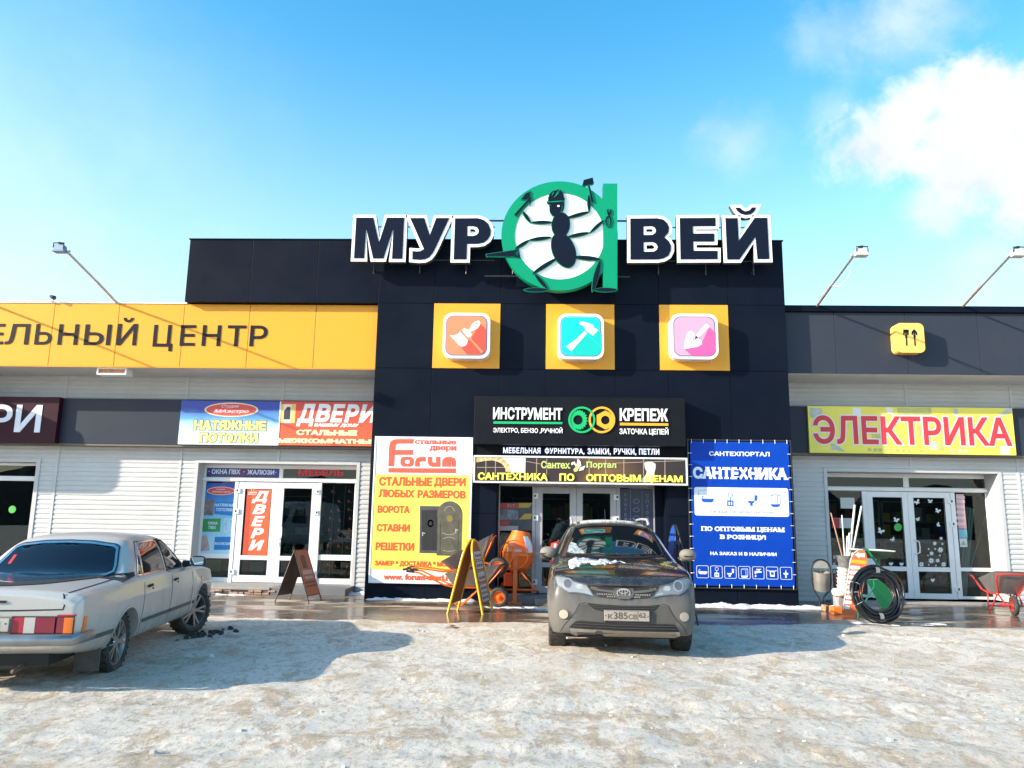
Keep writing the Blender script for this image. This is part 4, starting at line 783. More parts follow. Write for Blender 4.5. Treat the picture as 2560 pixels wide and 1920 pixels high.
lf = MB(); lf.prism([fp('zT', [(1062, 66), (1090, 95), (1098, 140), (1070, 155), (1050, 130), (1058, 100)], Y)], Y-0.010, Y); lf.prism([fp('zT', [(998, 110), (1030, 96), (1060, 150), (1040, 140), (1020, 120), (1000, 135)], Y)], Y-0.012, Y); lf.prism([fp('zT', [(1072, 192), (1090, 155), (1140, 138), (1120, 180)], Y)], Y-0.011, Y)
ob('emblem', lf, M_WHITEP, t); plate('zT', [ell(1060, 155, 22, 20), ell(1035, 170, 0.1, 0.1)], Y, 0.014, M_LIME, t, 'emblem'); plate('zT', [ell(1042, 180, 22, 20)], Y, 0.013, M_LIME, t, 'emblem')
M_LEMON = mk('lemon_letter', (0.90, 0.84, 0.10), 0.4, emit=0.25)
for wd, xa, xb, y0_, y1_ in (('САНТЕХНИКА', 62, 760, 206, 288), ('ПО', 880, 1028, 216, 292), ('ОПТОВЫМ', 1148, 1698, 222, 302), ('ЦЕНАМ', 1742, 2116, 234, 318)):
    ftext(wd, 'zT', (xa, y0_, xb, y1_), Y, M_LEMON, t, bold=0.03, depth=0.03)
# ---- blue banner
Y = T-0.07
bn = thing('advert_banner', 'blue cloth banner with white plumbing icons, laced right of the entrance', 'banner', (4.1, Y, 0.4))
x0, x1, z0, z1 = 3.10, 5.10, 0.40, 3.275
M_BLUE = mk('banner_blue', (0.0, 0.048, 0.40), 0.5, spec=0.2, noise=(1.2, 0.35, (0.0, 0.04, 0.33)), bump=(2.6, 0.35, 0.06))
M_BWH = flat('banner_white', (0.80, 0.83, 0.90), 0.5)
ob('cloth', MB().box(x0, x1, Y, Y+0.006, z0, z1), M_BLUE, bn)
fmb = MB(); bars(fmb, x0-0.06, x1+0.06, z0-0.06, z1+0.05, 0.03, Y+0.012, 0.03); ob('frame', fmb, M_DARKM, bn)
lc = MB()
for i in range(9):
    x = x0+0.03+(x1-x0-0.06)*i/8
    for zz, s_ in ((z0, -1), (z1, 1)): lc.tube([(x, Y-0.004, zz-0.03*s_), (x, Y-0.008, zz+0.02*s_), (x+0.005, Y+0.02, zz+0.05*s_)], 0.006, 6)
for i in range(1, 12):
    zz = z0+(z1-z0)*i/12
    for xx, s_ in ((x0, -1), (x1, 1)): lc.tube([(xx-0.03*s_, Y-0.004, zz), (xx+0.02*s_, Y-0.008, zz), (xx+0.05*s_, Y+0.02, zz-0.003)], 0.006, 6)
ob('lacing', lc, M_WHITE, bn)
ftext('САНТЕХПОРТАЛ', 'z5', (365, 190, 965, 242), Y, M_BWH, bn, bold=0.03, depth=0.003); ftext('САНТЕХНИКА', 'z5', (205, 342, 1142, 474), Y, M_BWH, bn, bold=0.055, depth=0.003, serif=0.06)
def zrr(z, x0, y0, x1, y1, r, Yp):
    # rounded panel squared to the wall
    a, b, c, d = rect(z, (x0, y0, x1, y1), Yp); return rrect(a, b, c, d, r)
ob('white_panel', MB().prism([zrr('z5', 218, 543, 1158, 838, 0.045, Y)], Y-0.003, Y), M_BWH, bn)
M_BL2 = flat('banner_blue_icon', (0.01, 0.085, 0.50), 0.5); YP = Y-0.003
def ringrect(cx, cy, w, h, mat, Yp, lw, nm='icon_frame'):
    a, b, c, d = rect('z5', (cx-w/2, cy-h/2, cx+w/2, cy+h/2), Yp); ob(nm, MB().prism([rrect(a, b, c, d, 0.03), rrect(a+lw, b-lw, c+lw, d-lw, 0.022)], Yp-0.003, Yp), mat, bn)
def bath(cx, cy, s, mat, Yp):
    plate('z5', [[(cx-60*s, cy-12*s), (cx+62*s, cy-10*s), (cx+62*s, cy-4*s), (cx+56*s, cy+18*s), (cx+40*s, cy+28*s), (cx-38*s, cy+26*s), (cx-54*s, cy+14*s), (cx-60*s, cy-4*s)]], Yp, 0.003, mat, bn, 'icon_bath'); bandpath('z5', [(cx-52*s, cy-10*s), (cx-54*s, cy-30*s), (cx-44*s, cy-38*s), (cx-32*s, cy-28*s)], 5*s, Yp, 0.0034, mat, bn, 'icon_bath')
def vanity(cx, cy, s, mat, Yp):
    plate('z5', [ell(cx, cy-48*s, 24*s, 26*s), ell(cx, cy-48*s, 19*s, 21*s)], Yp, 0.003, mat, bn, 'icon_vanity'); plate('z5', [[(cx-30*s, cy+2*s), (cx+32*s, cy+4*s), (cx+32*s, cy+62*s), (cx-30*s, cy+60*s)], [(cx-18*s, cy+16*s), (cx-4*s, cy+16*s), (cx-4*s, cy+50*s), (cx-18*s, cy+50*s)], [(cx+6*s, cy+16*s), (cx+20*s, cy+16*s), (cx+20*s, cy+50*s), (cx+6*s, cy+50*s)]], Yp, 0.003, mat, bn, 'icon_vanity'); bandpath('z5', [(cx, cy-22*s), (cx, cy+2*s)], 6*s, Yp, 0.0034, mat, bn, 'icon_vanity')
def toilet(cx, cy, s, mat, Yp):
    plate('z5', [[(cx-48*s, cy+5*s), (cx+16*s, cy+7*s), (cx+14*s, cy+22*s), (cx-2*s, cy+32*s), (cx, cy+48*s), (cx+6*s, cy+54*s), (cx-30*s, cy+53*s), (cx-24*s, cy+46*s), (cx-24*s, cy+30*s), (cx-44*s, cy+20*s)]], Yp, 0.003, mat, bn, 'icon_toilet'); plate('z5', [[(cx+18*s, cy-52*s), (cx+46*s, cy-50*s), (cx+44*s, cy+4*s), (cx+22*s, cy+2*s), (cx+14*s, cy+14*s), (cx+10*s, cy+10*s), (cx+18*s, cy)]], Yp, 0.0032, mat, bn, 'icon_toilet')
def shower(cx, cy, s, mat, Yp):
    plate('z5', [[(cx-44*s, cy+34*s), (cx-20*s, cy+38*s), (cx+20*s, cy+38*s), (cx+44*s, cy+34*s), (cx+42*s, cy+58*s), (cx+20*s, cy+66*s), (cx-20*s, cy+66*s), (cx-42*s, cy+58*s)]], Yp, 0.003, mat, bn, 'icon_shower')
    for P in ([(cx-46*s, cy+34*s), (cx-44*s, cy-52*s)], [(cx+46*s, cy+34*s), (cx+44*s, cy-50*s)], arc(cx, cy-52*s, 45*s, 8*s, 0, 360, 20), [(cx+20*s, cy+36*s), (cx+18*s, cy-46*s)]): bandpath('z5', P, 4*s, Yp, 0.0034, mat, bn, 'icon_shower')
for f, cx, cy in ((bath, 348, 660), (vanity, 572, 664), (toilet, 796, 667), (shower, 1020, 667)):
    ringrect(cx, cy, 178, 176, flat('icon_frame_grey', (0.20, 0.23, 0.42), 0.5), YP, 0.006); f(cx+(2 if f != toilet else 0), cy+8, 1.0, M_BL2, YP)
ftext('ЛЮБЫЕ ПРОИЗВОДИТЕЛИ', 'z5', (380, 775, 1000, 812), YP, flat('icon_frame_grey', (0.2, 0.23, 0.42)), bn, bold=0.005, depth=0.003)
ftext('ПО ОПТОВЫМ ЦЕНАМ', 'z5', (290, 930, 1110, 998), Y, M_BWH, bn, bold=0.05, depth=0.003, serif=0.06); ftext('В РОЗНИЦУ!', 'z5', (475, 1012, 930, 1072), Y, M_BWH, bn, bold=0.05, depth=0.003, serif=0.06)
ftext('НА ЗАКАЗ И В НАЛИЧИИ', 'z5', (378, 1180, 1034, 1226), Y, M_BWH, bn, bold=0.04, depth=0.003)
for i in range(7):
    cx, cy = 302+137.5*i, 1380+2.6*i; ringrect(cx, cy, 122, 126, M_BWH, Y, 0.008)
    if i < 4: (bath, vanity, toilet, shower)[i](cx+2, cy+4, 0.72, M_BWH, Y)
plate('z5', [[(815, 1376), (832, 1370), (845, 1372), (850, 1366), (865, 1366), (868, 1376), (885, 1374), (885, 1390), (860, 1388), (845, 1392), (832, 1392), (828, 1402), (818, 1402)], ell(826, 1422, 7, 11)], Y, 0.003, M_BWH, bn, 'icon_tap'); plate('z5', [[(832, 1352), (880, 1352), (880, 1359), (860, 1359), (858, 1370), (852, 1370), (850, 1359), (832, 1359)]], Y, 0.0032, M_BWH, bn, 'icon_tap')
bandpath('z5', [(940, 1366), (955, 1372), (1015, 1374), (1032, 1368)], 7, Y, 0.003, M_BWH, bn, 'icon_towel'); plate('z5', [[(965, 1376), (1012, 1378), (1014, 1430), (970, 1428)], [(974, 1384), (1004, 1386), (1006, 1412), (978, 1410)]], Y, 0.0032, M_BWH, bn, 'icon_towel')
plate('z5', [[(1098, 1392), (1150, 1394), (1145, 1408), (1130, 1412), (1132, 1440), (1118, 1440), (1118, 1412), (1104, 1406)], ell(1124, 1390, 10, 8)], Y, 0.003, M_BWH, bn, 'icon_basin'); bandpath('z5', [(1124, 1362), (1124, 1392)], 5, Y, 0.0034, M_BWH, bn, 'icon_basin')
# ---- electrical sign on the right
Y = 16.93
t = thing('shop_sign', 'long yellow sign with big red white-edged word on the right sign band', 'sign', (8.1, Y, 3.15))
x0, x1, z0, z1 = rect('z6', (162, 96, 1608, 438), Y)
ob('sign_board', MB().box(x0, x1, Y, 16.999, z0, z1), mk('sign_yellow', (0.80, 0.70, 0.09), 0.4, noise=(1.3, 0.3, (0.72, 0.64, 0.14))), t, bevel=0.004)
M_GP = mk('printed_grey_part', (0.52, 0.56, 0.50), 0.5, noise=(8, 0.8, (0.30, 0.34, 0.30))); M_GPW = flat('printed_white_part', (0.70, 0.74, 0.74), 0.5); M_OLV = mk('printed_olive_part', (0.50, 0.50, 0.16), 0.5, noise=(10, 0.6, (0.38, 0.40, 0.14)))
for P, mt in (([(180, 110), (260, 112), (270, 165), (225, 185), (180, 170)], M_GP), ([(474, 110), (532, 112), (530, 175), (474, 172)], M_GPW), ([(1168, 115), (1200, 115), (1204, 172), (1172, 172)], M_GP), ([(780, 108), (1018, 110), (1020, 165), (785, 160)], M_OLV),
              ([(1496, 372), (1556, 374), (1560, 432), (1498, 430)], M_GPW), ([(915, 225), (960, 225), (960, 310), (918, 308)], M_OLV), ([(605, 290), (680, 292), (680, 326), (607, 324)], M_OLV), ([(1005, 340), (1058, 342), (1058, 400), (1010, 398)], M_GP), ([(1070, 330), (1108, 330), (1110, 410), (1075, 408)], M_OLV)): plate('z6', [P], Y, 0.003, mt, t, 'printed_part')
plate('z6', [[(700, 112), (722, 104), (748, 120), (750, 145), (768, 162), (755, 172), (738, 152), (712, 148)]], Y, 0.0032, M_GPW, t, 'printed_bulb'); plate('z6', [[(1565, 112), (1570, 145), (1530, 160), (1490, 165), (1480, 155), (1515, 135), (1540, 110)]], Y, 0.0034, M_GP, t, 'printed_bulb'); plate('z6', [[(325, 355), (355, 360), (420, 405), (412, 412), (350, 400), (322, 405)]], Y, 0.0034, M_GP, t, 'printed_bulb')
for i, x in enumerate((578, 618, 650, 690, 730, 770, 810, 850, 935, 1148, 1205, 1245)): plate('z6', [[(x, 388+i), (x+26, 388+i), (x+26, 410+i), (x, 410+i)]], Y, 0.0028, M_GP if i > 8 else M_OLV, t, 'printed_part')
ftext('ЭЛЕКТРИКА', 'z6', (195, 160, 1578, 376), Y, flat('crimson_letter', (0.62, 0.035, 0.05), 0.45), t, bold=0.025, depth=0.012, outline=(0.035, flat('letter_edge', (0.74, 0.68, 0.72))))
# ---- vent lamp under the yellow fascia
p = at('zA', 965, 1270, 16.2)
t = thing('wall_vent', 'small white framed orange box hanging under the yellow fascia', 'vent', (p.x, 16.2, p.z-0.1))
x0, x1, z0, z1 = rect('zA', (840, 1240, 1088, 1302), 16.2)
fmb = MB(); bars(fmb, x0, x1, z0, z1, 0.03, 16.2, 0.28); ob('vent_frame', fmb, M_WHITE, t); ob('vent_screen', MB().box(x0+0.03, x1-0.03, 16.23, 16.45, z0+0.03, z1-0.03), mk('rusty_screen', (0.34, 0.14, 0.05), 0.8, noise=(9, 0.9, (0.5, 0.28, 0.16))), t)

t = thing('shadow_sign_box', 'unseen rounded sign box under the yellow fascia, added to throw a shadow on the wall', 'sign', (-15.4, 15.8, 3.6))  # out-of-view box added to cast the rounded shadow on the left siding
ob('box_body', MB().prism([rrect(-17.6, -13.22, 3.62, 4.74, .34)], 15.72, 15.95), M_DGREY, t, bevel=.01); ob('box_face', MB().prism([rrect(-17.5, -13.32, 3.72, 4.64, .28)], 15.712, 15.722), M_WHITE, t)
mb = MB()
for x in (-16.8, -14.0): mb.box(x-.03, x+.03, 15.8, 15.86, 4.7, 4.9); mb.box(x-.03, x+.03, 15.8, 16.2, 4.84, 4.9)
ob('bracket', mb, M_DARKM, t)
# ================================================================== VEHICLES
def cage(sections, sub=2, caps=True, crease=(), row_crease=None):
    """mirrored sections of (x, y, z) half-points, bottom to roof centre, smoothed -> (verts, faces, BVH)"""
    bm = bmesh.new(); G = []
    n = len(sections[0])
    for s in sections:
        rt = [bm.verts.new(p) for p in s]; lf = [rt[i] if abs(s[i][0]) < 1e-6 else bm.verts.new((-s[i][0], s[i][1], s[i][2])) for i in range(n)]
        G.append((rt, lf))
    for a, b in zip(G[:-1], G[1:]):
        for side in (0, 1):
            for i in range(n-1):
                q = [a[side][i], a[side][i+1], b[side][i+1], b[side][i]]
                if len(set(q)) >= 3: bm.faces.new([v for k, v in enumerate(q) if v not in q[:k]])
        bm.faces.new([a[0][0], b[0][0], b[1][0], a[1][0]])
    if caps:
        for g in (G[0], G[-1]):
            for i in range(n-1):
                q = [g[0][i], g[0][i+1], g[1][i+1], g[1][i]]; q = [v for k, v in enumerate(q) if v not in q[:k]]
                if len(q) >= 3: bm.faces.new(q)
    bmesh.ops.recalc_face_normals(bm, faces=bm.faces)
    cl = bm.edges.layers.float.new('crease_edge')
    for (si, ri, val) in crease:                           # crease along a row between all stations (si None) or along a station
        if si is None:
            for a, b in zip(G[:-1], G[1:]):
                for side in (0, 1):
                    e = bm.edges.get((a[side][ri], b[side][ri]))
                    if e: e[cl] = val
        else:
            for side in (0, 1):
                for i in range(n-1):
                    e = bm.edges.get((G[si][side][i], G[si][side][i+1]))
                    if e: e[cl] = val
    me = bpy.data.meshes.new('cage'); bm.to_mesh(me); bm.free()
    o = bpy.data.objects.new('cage', me); COL.objects.link(o); m = o.modifiers.new('s', 'SUBSURF'); m.levels = sub; m.render_levels = sub
    return o
def bake(o):
    dg = bpy.context.evaluated_depsgraph_get(); dg.update(); me = bpy.data.meshes.new_from_object(o.evaluated_get(dg)); return me
def drop(o):
    me = o.data; bpy.data.objects.remove(o); bpy.data.meshes.remove(me)
def bvh_of(me):
    return BVHTree.FromPolygons([v.co.copy() for v in me.vertices], [tuple(p.vertices) for p in me.polygons])
def cut_cylinders(me, cyl):
    """wheel arches: cylinders along x, (x0, x1, y, z, r)"""
    o = bpy.data.objects.new('tmp', me); COL.objects.link(o); tools = []
    for (x0, x1, y, z, r) in cyl:
        mb = MB(); mb.lathe([(0.0001, x0), (r, x0), (r, x1), (0.0001, x1)], 40, 'x', (0, y, z)); t = bpy.data.objects.new('tool', mesh_from('tool', mb, [])); COL.objects.link(t); tools.append(t)
        bm = bmesh.new(); bm.from_mesh(t.data); bmesh.ops.remove_doubles(bm, verts=bm.verts, dist=1e-4); bmesh.ops.recalc_face_normals(bm, faces=bm.faces); bm.to_mesh(t.data); bm.free()
        m = o.modifiers.new('b', 'BOOLEAN'); m.object = t; m.operation = 'DIFFERENCE'; m.solver = 'EXACT'
    out = bake(o); bpy.data.objects.remove(o)
    for t in tools: drop(t)
    return out
def adopt(name, me, mats, parent, smooth=35):
    me.materials.clear()
    for m in (mats if isinstance(mats, (list, tuple)) else [mats]): me.materials.append(m)
    me.polygons.foreach_set('use_smooth', [True]*len(me.polygons)); me.set_sharp_from_angle(angle=R(smooth)); me.name = name
    o = bpy.data.objects.new(name, me); COL.objects.link(o); o.parent = parent; W[o] = W[parent]; return o
def inpoly(p, P):
    c = False
    for i in range(len(P)):
        a, b = P[i-1], P[i]
        if (a[1] > p[1]) != (b[1] > p[1]) and p[0] < (b[0]-a[0])*(p[1]-a[1])/(b[1]-a[1])+a[0]: c = not c
    return c
def panel(bvh, loops, axis, off=0.004, thick=0.006, step=0.04, start=-9.0, rim=True):
    """an outline (u, v) pressed onto a body: axis 'y' -> (x, z) seen along +y, '-y' along -y, 'x' -> (y, z) seen from +x, '-x' from -x. Returns MB"""
    V = []; E = []
    for P in loops:
        Q = []
        for i in range(len(P)):
            a, b = Vector(P[i]), Vector(P[(i+1) % len(P)]); k = max(1, int((b-a).length/step))
            Q += [a+(b-a)*j/k for j in range(k)]
        o = len(V); V += Q; E += [(o+i, o+(i+1) % len(Q)) for i in range(len(Q))]
    A = np.array([v[:] for v in V]); lo, hi = A.min(0), A.max(0)
    u = lo[0]+step*0.6
    while u < hi[0]:
        v = lo[1]+step*0.6
        while v < hi[1]:
            if sum(inpoly((u, v), P) for P in loops) % 2 == 1 and min(np.hypot(A[:, 0]-u, A[:, 1]-v)) > step*0.45: V.append(Vector((u, v)))
            v += step
        u += step
    vs, es, fs, *_ = delaunay_2d_cdt(V, E, [], 0, 1e-6)
    vs = [Vector(v) for v in vs]
    fs = [tuple(f) for f in fs if sum(inpoly(((vs[f[0]].x+vs[f[1]].x+vs[f[2]].x)/3, (vs[f[0]].y+vs[f[1]].y+vs[f[2]].y)/3), P) for P in loops) % 2 == 1]
    D = {'y': Vector((0, 1, 0)), '-y': Vector((0, -1, 0)), 'x': Vector((-1, 0, 0)), '-x': Vector((1, 0, 0)), 'z': Vector((0, 0, -1))}[axis]
    F = []; Bk = []
    for p in vs:
        o = Vector((p.x, 0, p.y)) if 'y' in axis else (Vector((0, p.x, p.y)) if 'x' in axis else Vector((p.x, p.y, 0))); o = o-D*9.0
        h, nrm, *_ = bvh.ray_cast(o, D)
        if h is None:
            h, nrm, *_ = bvh.find_nearest(o+D*8.3)
        if nrm.dot(D) > 0: nrm = -nrm
        n2 = (nrm*0.6-D*0.4).normalized()
        F.append(h+n2*(off+thick)); Bk.append(h+n2*(off-0.002) if off > 0.003 else h-n2*0.004)
    mb = MB(); n = len(vs); mb.v = [tuple(p) for p in F+Bk]; mb.f = list(fs)+[tuple(i+n for i in f[::-1]) for f in fs]
    cnt = set()
    for f in fs:
        for a, b in zip(f, f[1:]+f[:1]): cnt.add((a, b))
    for (a, b) in cnt:
        if (b, a) not in cnt: mb.f.append((b, a, a+n, b+n))
    mb.m = [0]*len(mb.f); return mb
def strip_loop(P, w):
    """closed band of width w just inside a loop"""
    return [P, offset_poly(P, -w)[::-1]]
def line_loop(pts, w):
    P = [Vector(p) for p in pts]; a = []; b = []
    for i, p in enumerate(P):
        t0 = (p-P[i-1]).normalized() if i else (P[1]-p).normalized(); t1 = (P[i+1]-p).normalized() if i < len(P)-1 else t0
        n = Vector((-(t0+t1).y, (t0+t1).x)).normalized(); a.append(tuple(p+n*w/2)); b.append(tuple(p-n*w/2))
    return a+b[::-1]
def wheel(parent, x, y, z, r, w, side, rim_r, spokes, rim_mat, steer=0.0, double=True):
    """wheel with its axle along x; side = +1 when the outer face looks to +x"""
    M = Matrix.Translation((x, y, z)) @ Matrix.Rotation(steer, 4, 'Z')
    ty = MB(); h = w/2
    ty.lathe([(rim_r, -h*0.75), (rim_r+0.03, -h*0.95), (r-0.045, -h), (r-0.012, -h*0.85), (r, -h*0.6), (r, h*0.6), (r-0.012, h*0.85), (r-0.045, h), (rim_r+0.03, h*0.95), (rim_r, h*0.75)], 48, 'x')
    for k in range(56):
        a = 2*math.pi*k/56; c = Vector((0, math.cos(a)*(r+0.001), math.sin(a)*(r+0.001))); t = Vector((0, -math.sin(a), math.cos(a)))*0.011; n = Vector((0, math.cos(a), math.sin(a)))*0.0022
        for sx in (-0.62, -0.2, 0.22, 0.64): ty.obox(c+Vector((sx*h+(0.01 if k % 2 else -0.01), 0, 0)), (h*0.16, 0, 0), t, n)
    ty.xf(M); wh = ob('wheel', ty, M_RUBBER, parent, local=True, smooth=40)
    rm = MB(); f = side*h*0.8
    rm.lathe([(rim_r+0.004, f*0.95), (rim_r-0.012, f), (rim_r-0.03, f*0.55), (rim_r-0.035, -f*0.7)], 48, 'x')
    rm.lathe([(0.001, f*0.92), (0.045, f*0.9), (0.06, f*0.7), (0.06, f*0.3)], 20, 'x')
    for k in range(spokes):
        a0 = 2*math.pi*k/spokes
        for da in ((-0.11, 0.11) if double else (0,)):
            a = a0+da; e = a0+da*1.7; p0 = Vector((f*0.72, math.cos(a0)*0.035, math.sin(a0)*0.035)); p1 = Vector((f*0.86, math.cos(e)*(rim_r-0.012), math.sin(e)*(rim_r-0.012))); t = Vector((0, -math.sin(e), math.cos(e)))
            rm.obox((p0+p1)/2, (p1-p0)/2, t*(0.014 if double else 0.03), Vector((side*0.014, 0, 0)))
    rm.xf(M); ob('rim', rm, rim_mat, wh, local=True, smooth=30)
    dk = MB(); dk.lathe([(0.001, f*0.1), (rim_r-0.03, f*0.1)], 32, 'x'); dk.lathe([(0.001, f*0.12+side*0.012), (0.12, f*0.12+side*0.012), (0.12, f*0.1)], 24, 'x'); dk.xf(M); ob('brake_disc', dk, M_DARKM, wh, local=True)
    return wh
M_CARBLK = mk('under_black', (0.012, 0.012, 0.013), 0.7)
M_CHROME = mk('chrome', (0.75, 0.75, 0.76), 0.15, 1.0, noise=(12, 0.5, (0.5, 0.48, 0.45)))
M_ALLOY = mk('alloy_dirty', (0.34, 0.33, 0.31), 0.4, 0.7, noise=(14, 0.7, (0.20, 0.18, 0.16)))
M_PLATE = mk('number_plate', (0.33, 0.29, 0.25), 0.55, noise=(10, 0.6, (0.24, 0.21, 0.175)))
M_PLTXT = flat('plate_text', (0.07, 0.06, 0.055), 0.6)
def dirty_paint(name, col, dirt, z0, z1, rough=0.22, metal=0.5, coat=0.8, amt=0.9):
    """paint with road dirt that thickens towards the sills"""
    m = bpy.data.materials.new(name); m.use_nodes = True; nt = m.node_tree; N = nt.nodes.new; L = nt.links.new; b = nt.nodes['Principled BSDF']
    tc = N('ShaderNodeTexCoord'); sp = N('ShaderNodeSeparateXYZ'); L(tc.outputs['Object'], sp.inputs[0])
    mp = N('ShaderNodeMapping'); L(tc.outputs['Object'], mp.inputs[0]); mp.inputs['Scale'].default_value = (1, 1, 0.35)
    n = N('ShaderNodeTexNoise'); n.inputs['Scale'].default_value = 7; n.inputs['Detail'].default_value = 8; n.inputs['Roughness'].default_value = 0.68; L(mp.outputs[0], n.inputs['Vector'])
    n2 = N('ShaderNodeTexNoise'); n2.inputs['Scale'].default_value = 90; n2.inputs['Detail'].default_value = 3; L(tc.outputs['Object'], n2.inputs['Vector'])
    mr = N('ShaderNodeMapRange'); L(sp.outputs[2], mr.inputs[0]); mr.inputs[1].default_value = z0; mr.inputs[2].default_value = z1; mr.inputs[3].default_value = 1; mr.inputs[4].default_value = 0
    s1 = N('ShaderNodeMath'); s1.operation = 'SUBTRACT'; L(n.outputs[0], s1.inputs[0]); s1.inputs[1].default_value = 0.5
    ma = N('ShaderNodeMath'); ma.operation = 'MULTIPLY_ADD'; L(s1.outputs[0], ma.inputs[0]); ma.inputs[1].default_value = 1.3; L(mr.outputs[0], ma.inputs[2])
    s2 = N('ShaderNodeMath'); s2.operation = 'SUBTRACT'; L(n2.outputs[0], s2.inputs[0]); s2.inputs[1].default_value = 0.5
    mb_ = N('ShaderNodeMath'); mb_.operation = 'MULTIPLY_ADD'; L(s2.outputs[0], mb_.inputs[0]); mb_.inputs[1].default_value = 0.5; L(ma.outputs[0], mb_.inputs[2])
    cl = N('ShaderNodeMapRange'); L(mb_.outputs[0], cl.inputs[0]); cl.inputs[1].default_value = 0.1; cl.inputs[2].default_value = 0.85; cl.inputs[3].default_value = 0.04; cl.inputs[4].default_value = amt
    mx = N('ShaderNodeMix'); mx.data_type = 'RGBA'; L(cl.outputs[0], mx.inputs[0]); mx.inputs[6].default_value = (*col, 1); mx.inputs[7].default_value = (*dirt, 1); L(mx.outputs[2], b.inputs['Base Color'])
    r = N('ShaderNodeMapRange'); L(cl.outputs[0], r.inputs[0]); r.inputs[3].default_value = rough; r.inputs[4].default_value = 0.85; L(r.outputs[0], b.inputs['Roughness'])
    e = N('ShaderNodeMapRange'); L(cl.outputs[0], e.inputs[0]); e.inputs[3].default_value = metal; e.inputs[4].default_value = 0; L(e.outputs[0], b.inputs['Metallic'])
    c = N('ShaderNodeMapRange'); L(cl.outputs[0], c.inputs[0]); c.inputs[3].default_value = coat; c.inputs[4].default_value = 0; L(c.outputs[0], b.inputs['Coat Weight']); b.inputs['Coat Roughness'].default_value = 0.06
    return m
def car_glass(name, col=(0.01, 0.014, 0.018), rough=0.03, spec=0.9): return mk(name, col, rough, spec=spec)
# ------------------------------------------------------------------ grey SUV, nose towards us
SUVY = 9.50
suv = thing('parked_suv', 'dirty dark grey SUV parked nose out in front of the entrance', 'car', (1.03, SUVY, 0.0), R(-1.3))
def secs(rows): return [[(x, y+dy, z) for (x, z, dy) in pts] for y, pts in rows]
def S9(y, *p): return (y, [(q[0], q[1], q[2] if len(q) > 2 else 0.0) for q in p])
SUV = secs([
 S9(0.00, (.69, .31, .05), (.755, .40, .03), (.77, .55, .03), (.775, .735, .06), (.72, .825, .10), (.49, .85, .08), (.30, .865, .055), (.15, .875, .05), (0, .88, .045)),
 S9(0.10, (.79, .29, .06), (.85, .40, .06), (.86, .58, .06), (.855, .79, .09), (.79, .895, .10), (.56, .91, .04), (.36, .925, .02), (.18, .94, .01), (0, .945, .0)),
 S9(0.34, (.83, .27), (.895, .42), (.905, .60), (.90, .87), (.845, .975), (.64, .995), (.40, 1.01), (.20, 1.02), (0, 1.02)),
 S9(0.62, (.84, .22), (.92, .42), (.925, .65), (.92, .92), (.865, 1.03), (.66, 1.055), (.42, 1.07), (.21, 1.08), (0, 1.085)),
 S9(1.00, (.84, .22), (.92, .42), (.925, .68), (.92, .95), (.865, 1.06), (.69, 1.09), (.45, 1.115), (.22, 1.13), (0, 1.135)),
 S9(1.28, (.84, .22), (.915, .42), (.92, .70), (.91, .93), (.855, 1.075), (.735, 1.12), (.50, 1.135, -.06), (.25, 1.14, -.10), (0, 1.14, -.11)),
 S9(1.40, (.84, .22), (.915, .42), (.92, .70), (.91, .94), (.86, 1.085), (.735, 1.175), (.52, 1.215, -.06), (.26, 1.225, -.10), (0, 1.23, -.11)),
 S9(1.85, (.84, .22), (.915, .42), (.92, .70), (.91, .95), (.865, 1.10), (.70, 1.38), (.54, 1.455), (.28, 1.475, -.03), (0, 1.48, -.04)),
 S9(2.15, (.84, .22), (.915, .42), (.92, .70), (.91, .96), (.865, 1.11), (.675, 1.48), (.545, 1.555), (.29, 1.585), (0, 1.592)),
 S9(2.45, (.84, .22), (.915, .42), (.92, .70), (.91, .96), (.865, 1.12), (.665, 1.515), (.55, 1.595), (.29, 1.63), (0, 1.638)),
 S9(3.20, (.84, .22), (.915, .42), (.92, .72), (.91, .97), (.86, 1.13), (.655, 1.51), (.545, 1.60), (.29, 1.64), (0, 1.65)),
 S9(4.00, (.82, .24), (.90, .44), (.91, .74), (.895, .99), (.835, 1.14), (.625, 1.47), (.52, 1.56), (.28, 1.60), (0, 1.61)),
 S9(4.42, (.76, .34), (.83, .50), (.84, .76), (.82, 1.00), (.76, 1.13), (.58, 1.36), (.47, 1.45), (.26, 1.49), (0, 1.50)),
 S9(4.54, (.66, .40), (.74, .54), (.75, .76), (.73, .98), (.68, 1.08), (.52, 1.25), (.42, 1.33), (.23, 1.37), (0, 1.38)),
])
cg = cage(SUV, 3, crease=[(None, 0, .6), (None, 4, .5), (5, 5, 0)]); me = bake(cg); drop(cg); SB = bvh_of(me)
me = cut_cylinders(me, [(0.62, 1.0, 0.93, 0.36, 0.405), (-1.0, -0.62, 0.93, 0.36, 0.405), (0.62, 1.0, 3.59, 0.36, 0.405), (-1.0, -0.62, 3.59, 0.36, 0.405)])
M_SUVP = dirty_paint('suv_paint', (0.020, 0.020, 0.023), (0.118, 0.112, 0.104), 0.60, 1.0, rough=0.18, metal=0.3)
M_SUVLOW = dirty_paint('suv_paint_low', (0.05, 0.048, 0.046), (0.11, 0.104, 0.096), 0.2, 1.5, rough=0.3, metal=0.2, coat=0.3)
body = adopt('body', me, M_SUVP, suv, 40)
def sp(loops, name, mat, par=None, axis='y', off=0.002, thick=0.006, step=0.04, smooth=40, bvh=None):
    return ob(name, panel(bvh or SB, loops, axis, off, thick, step), mat, par or suv, local=True, smooth=smooth)
def mir(P): return [(-x, z) for x, z in P][::-1]
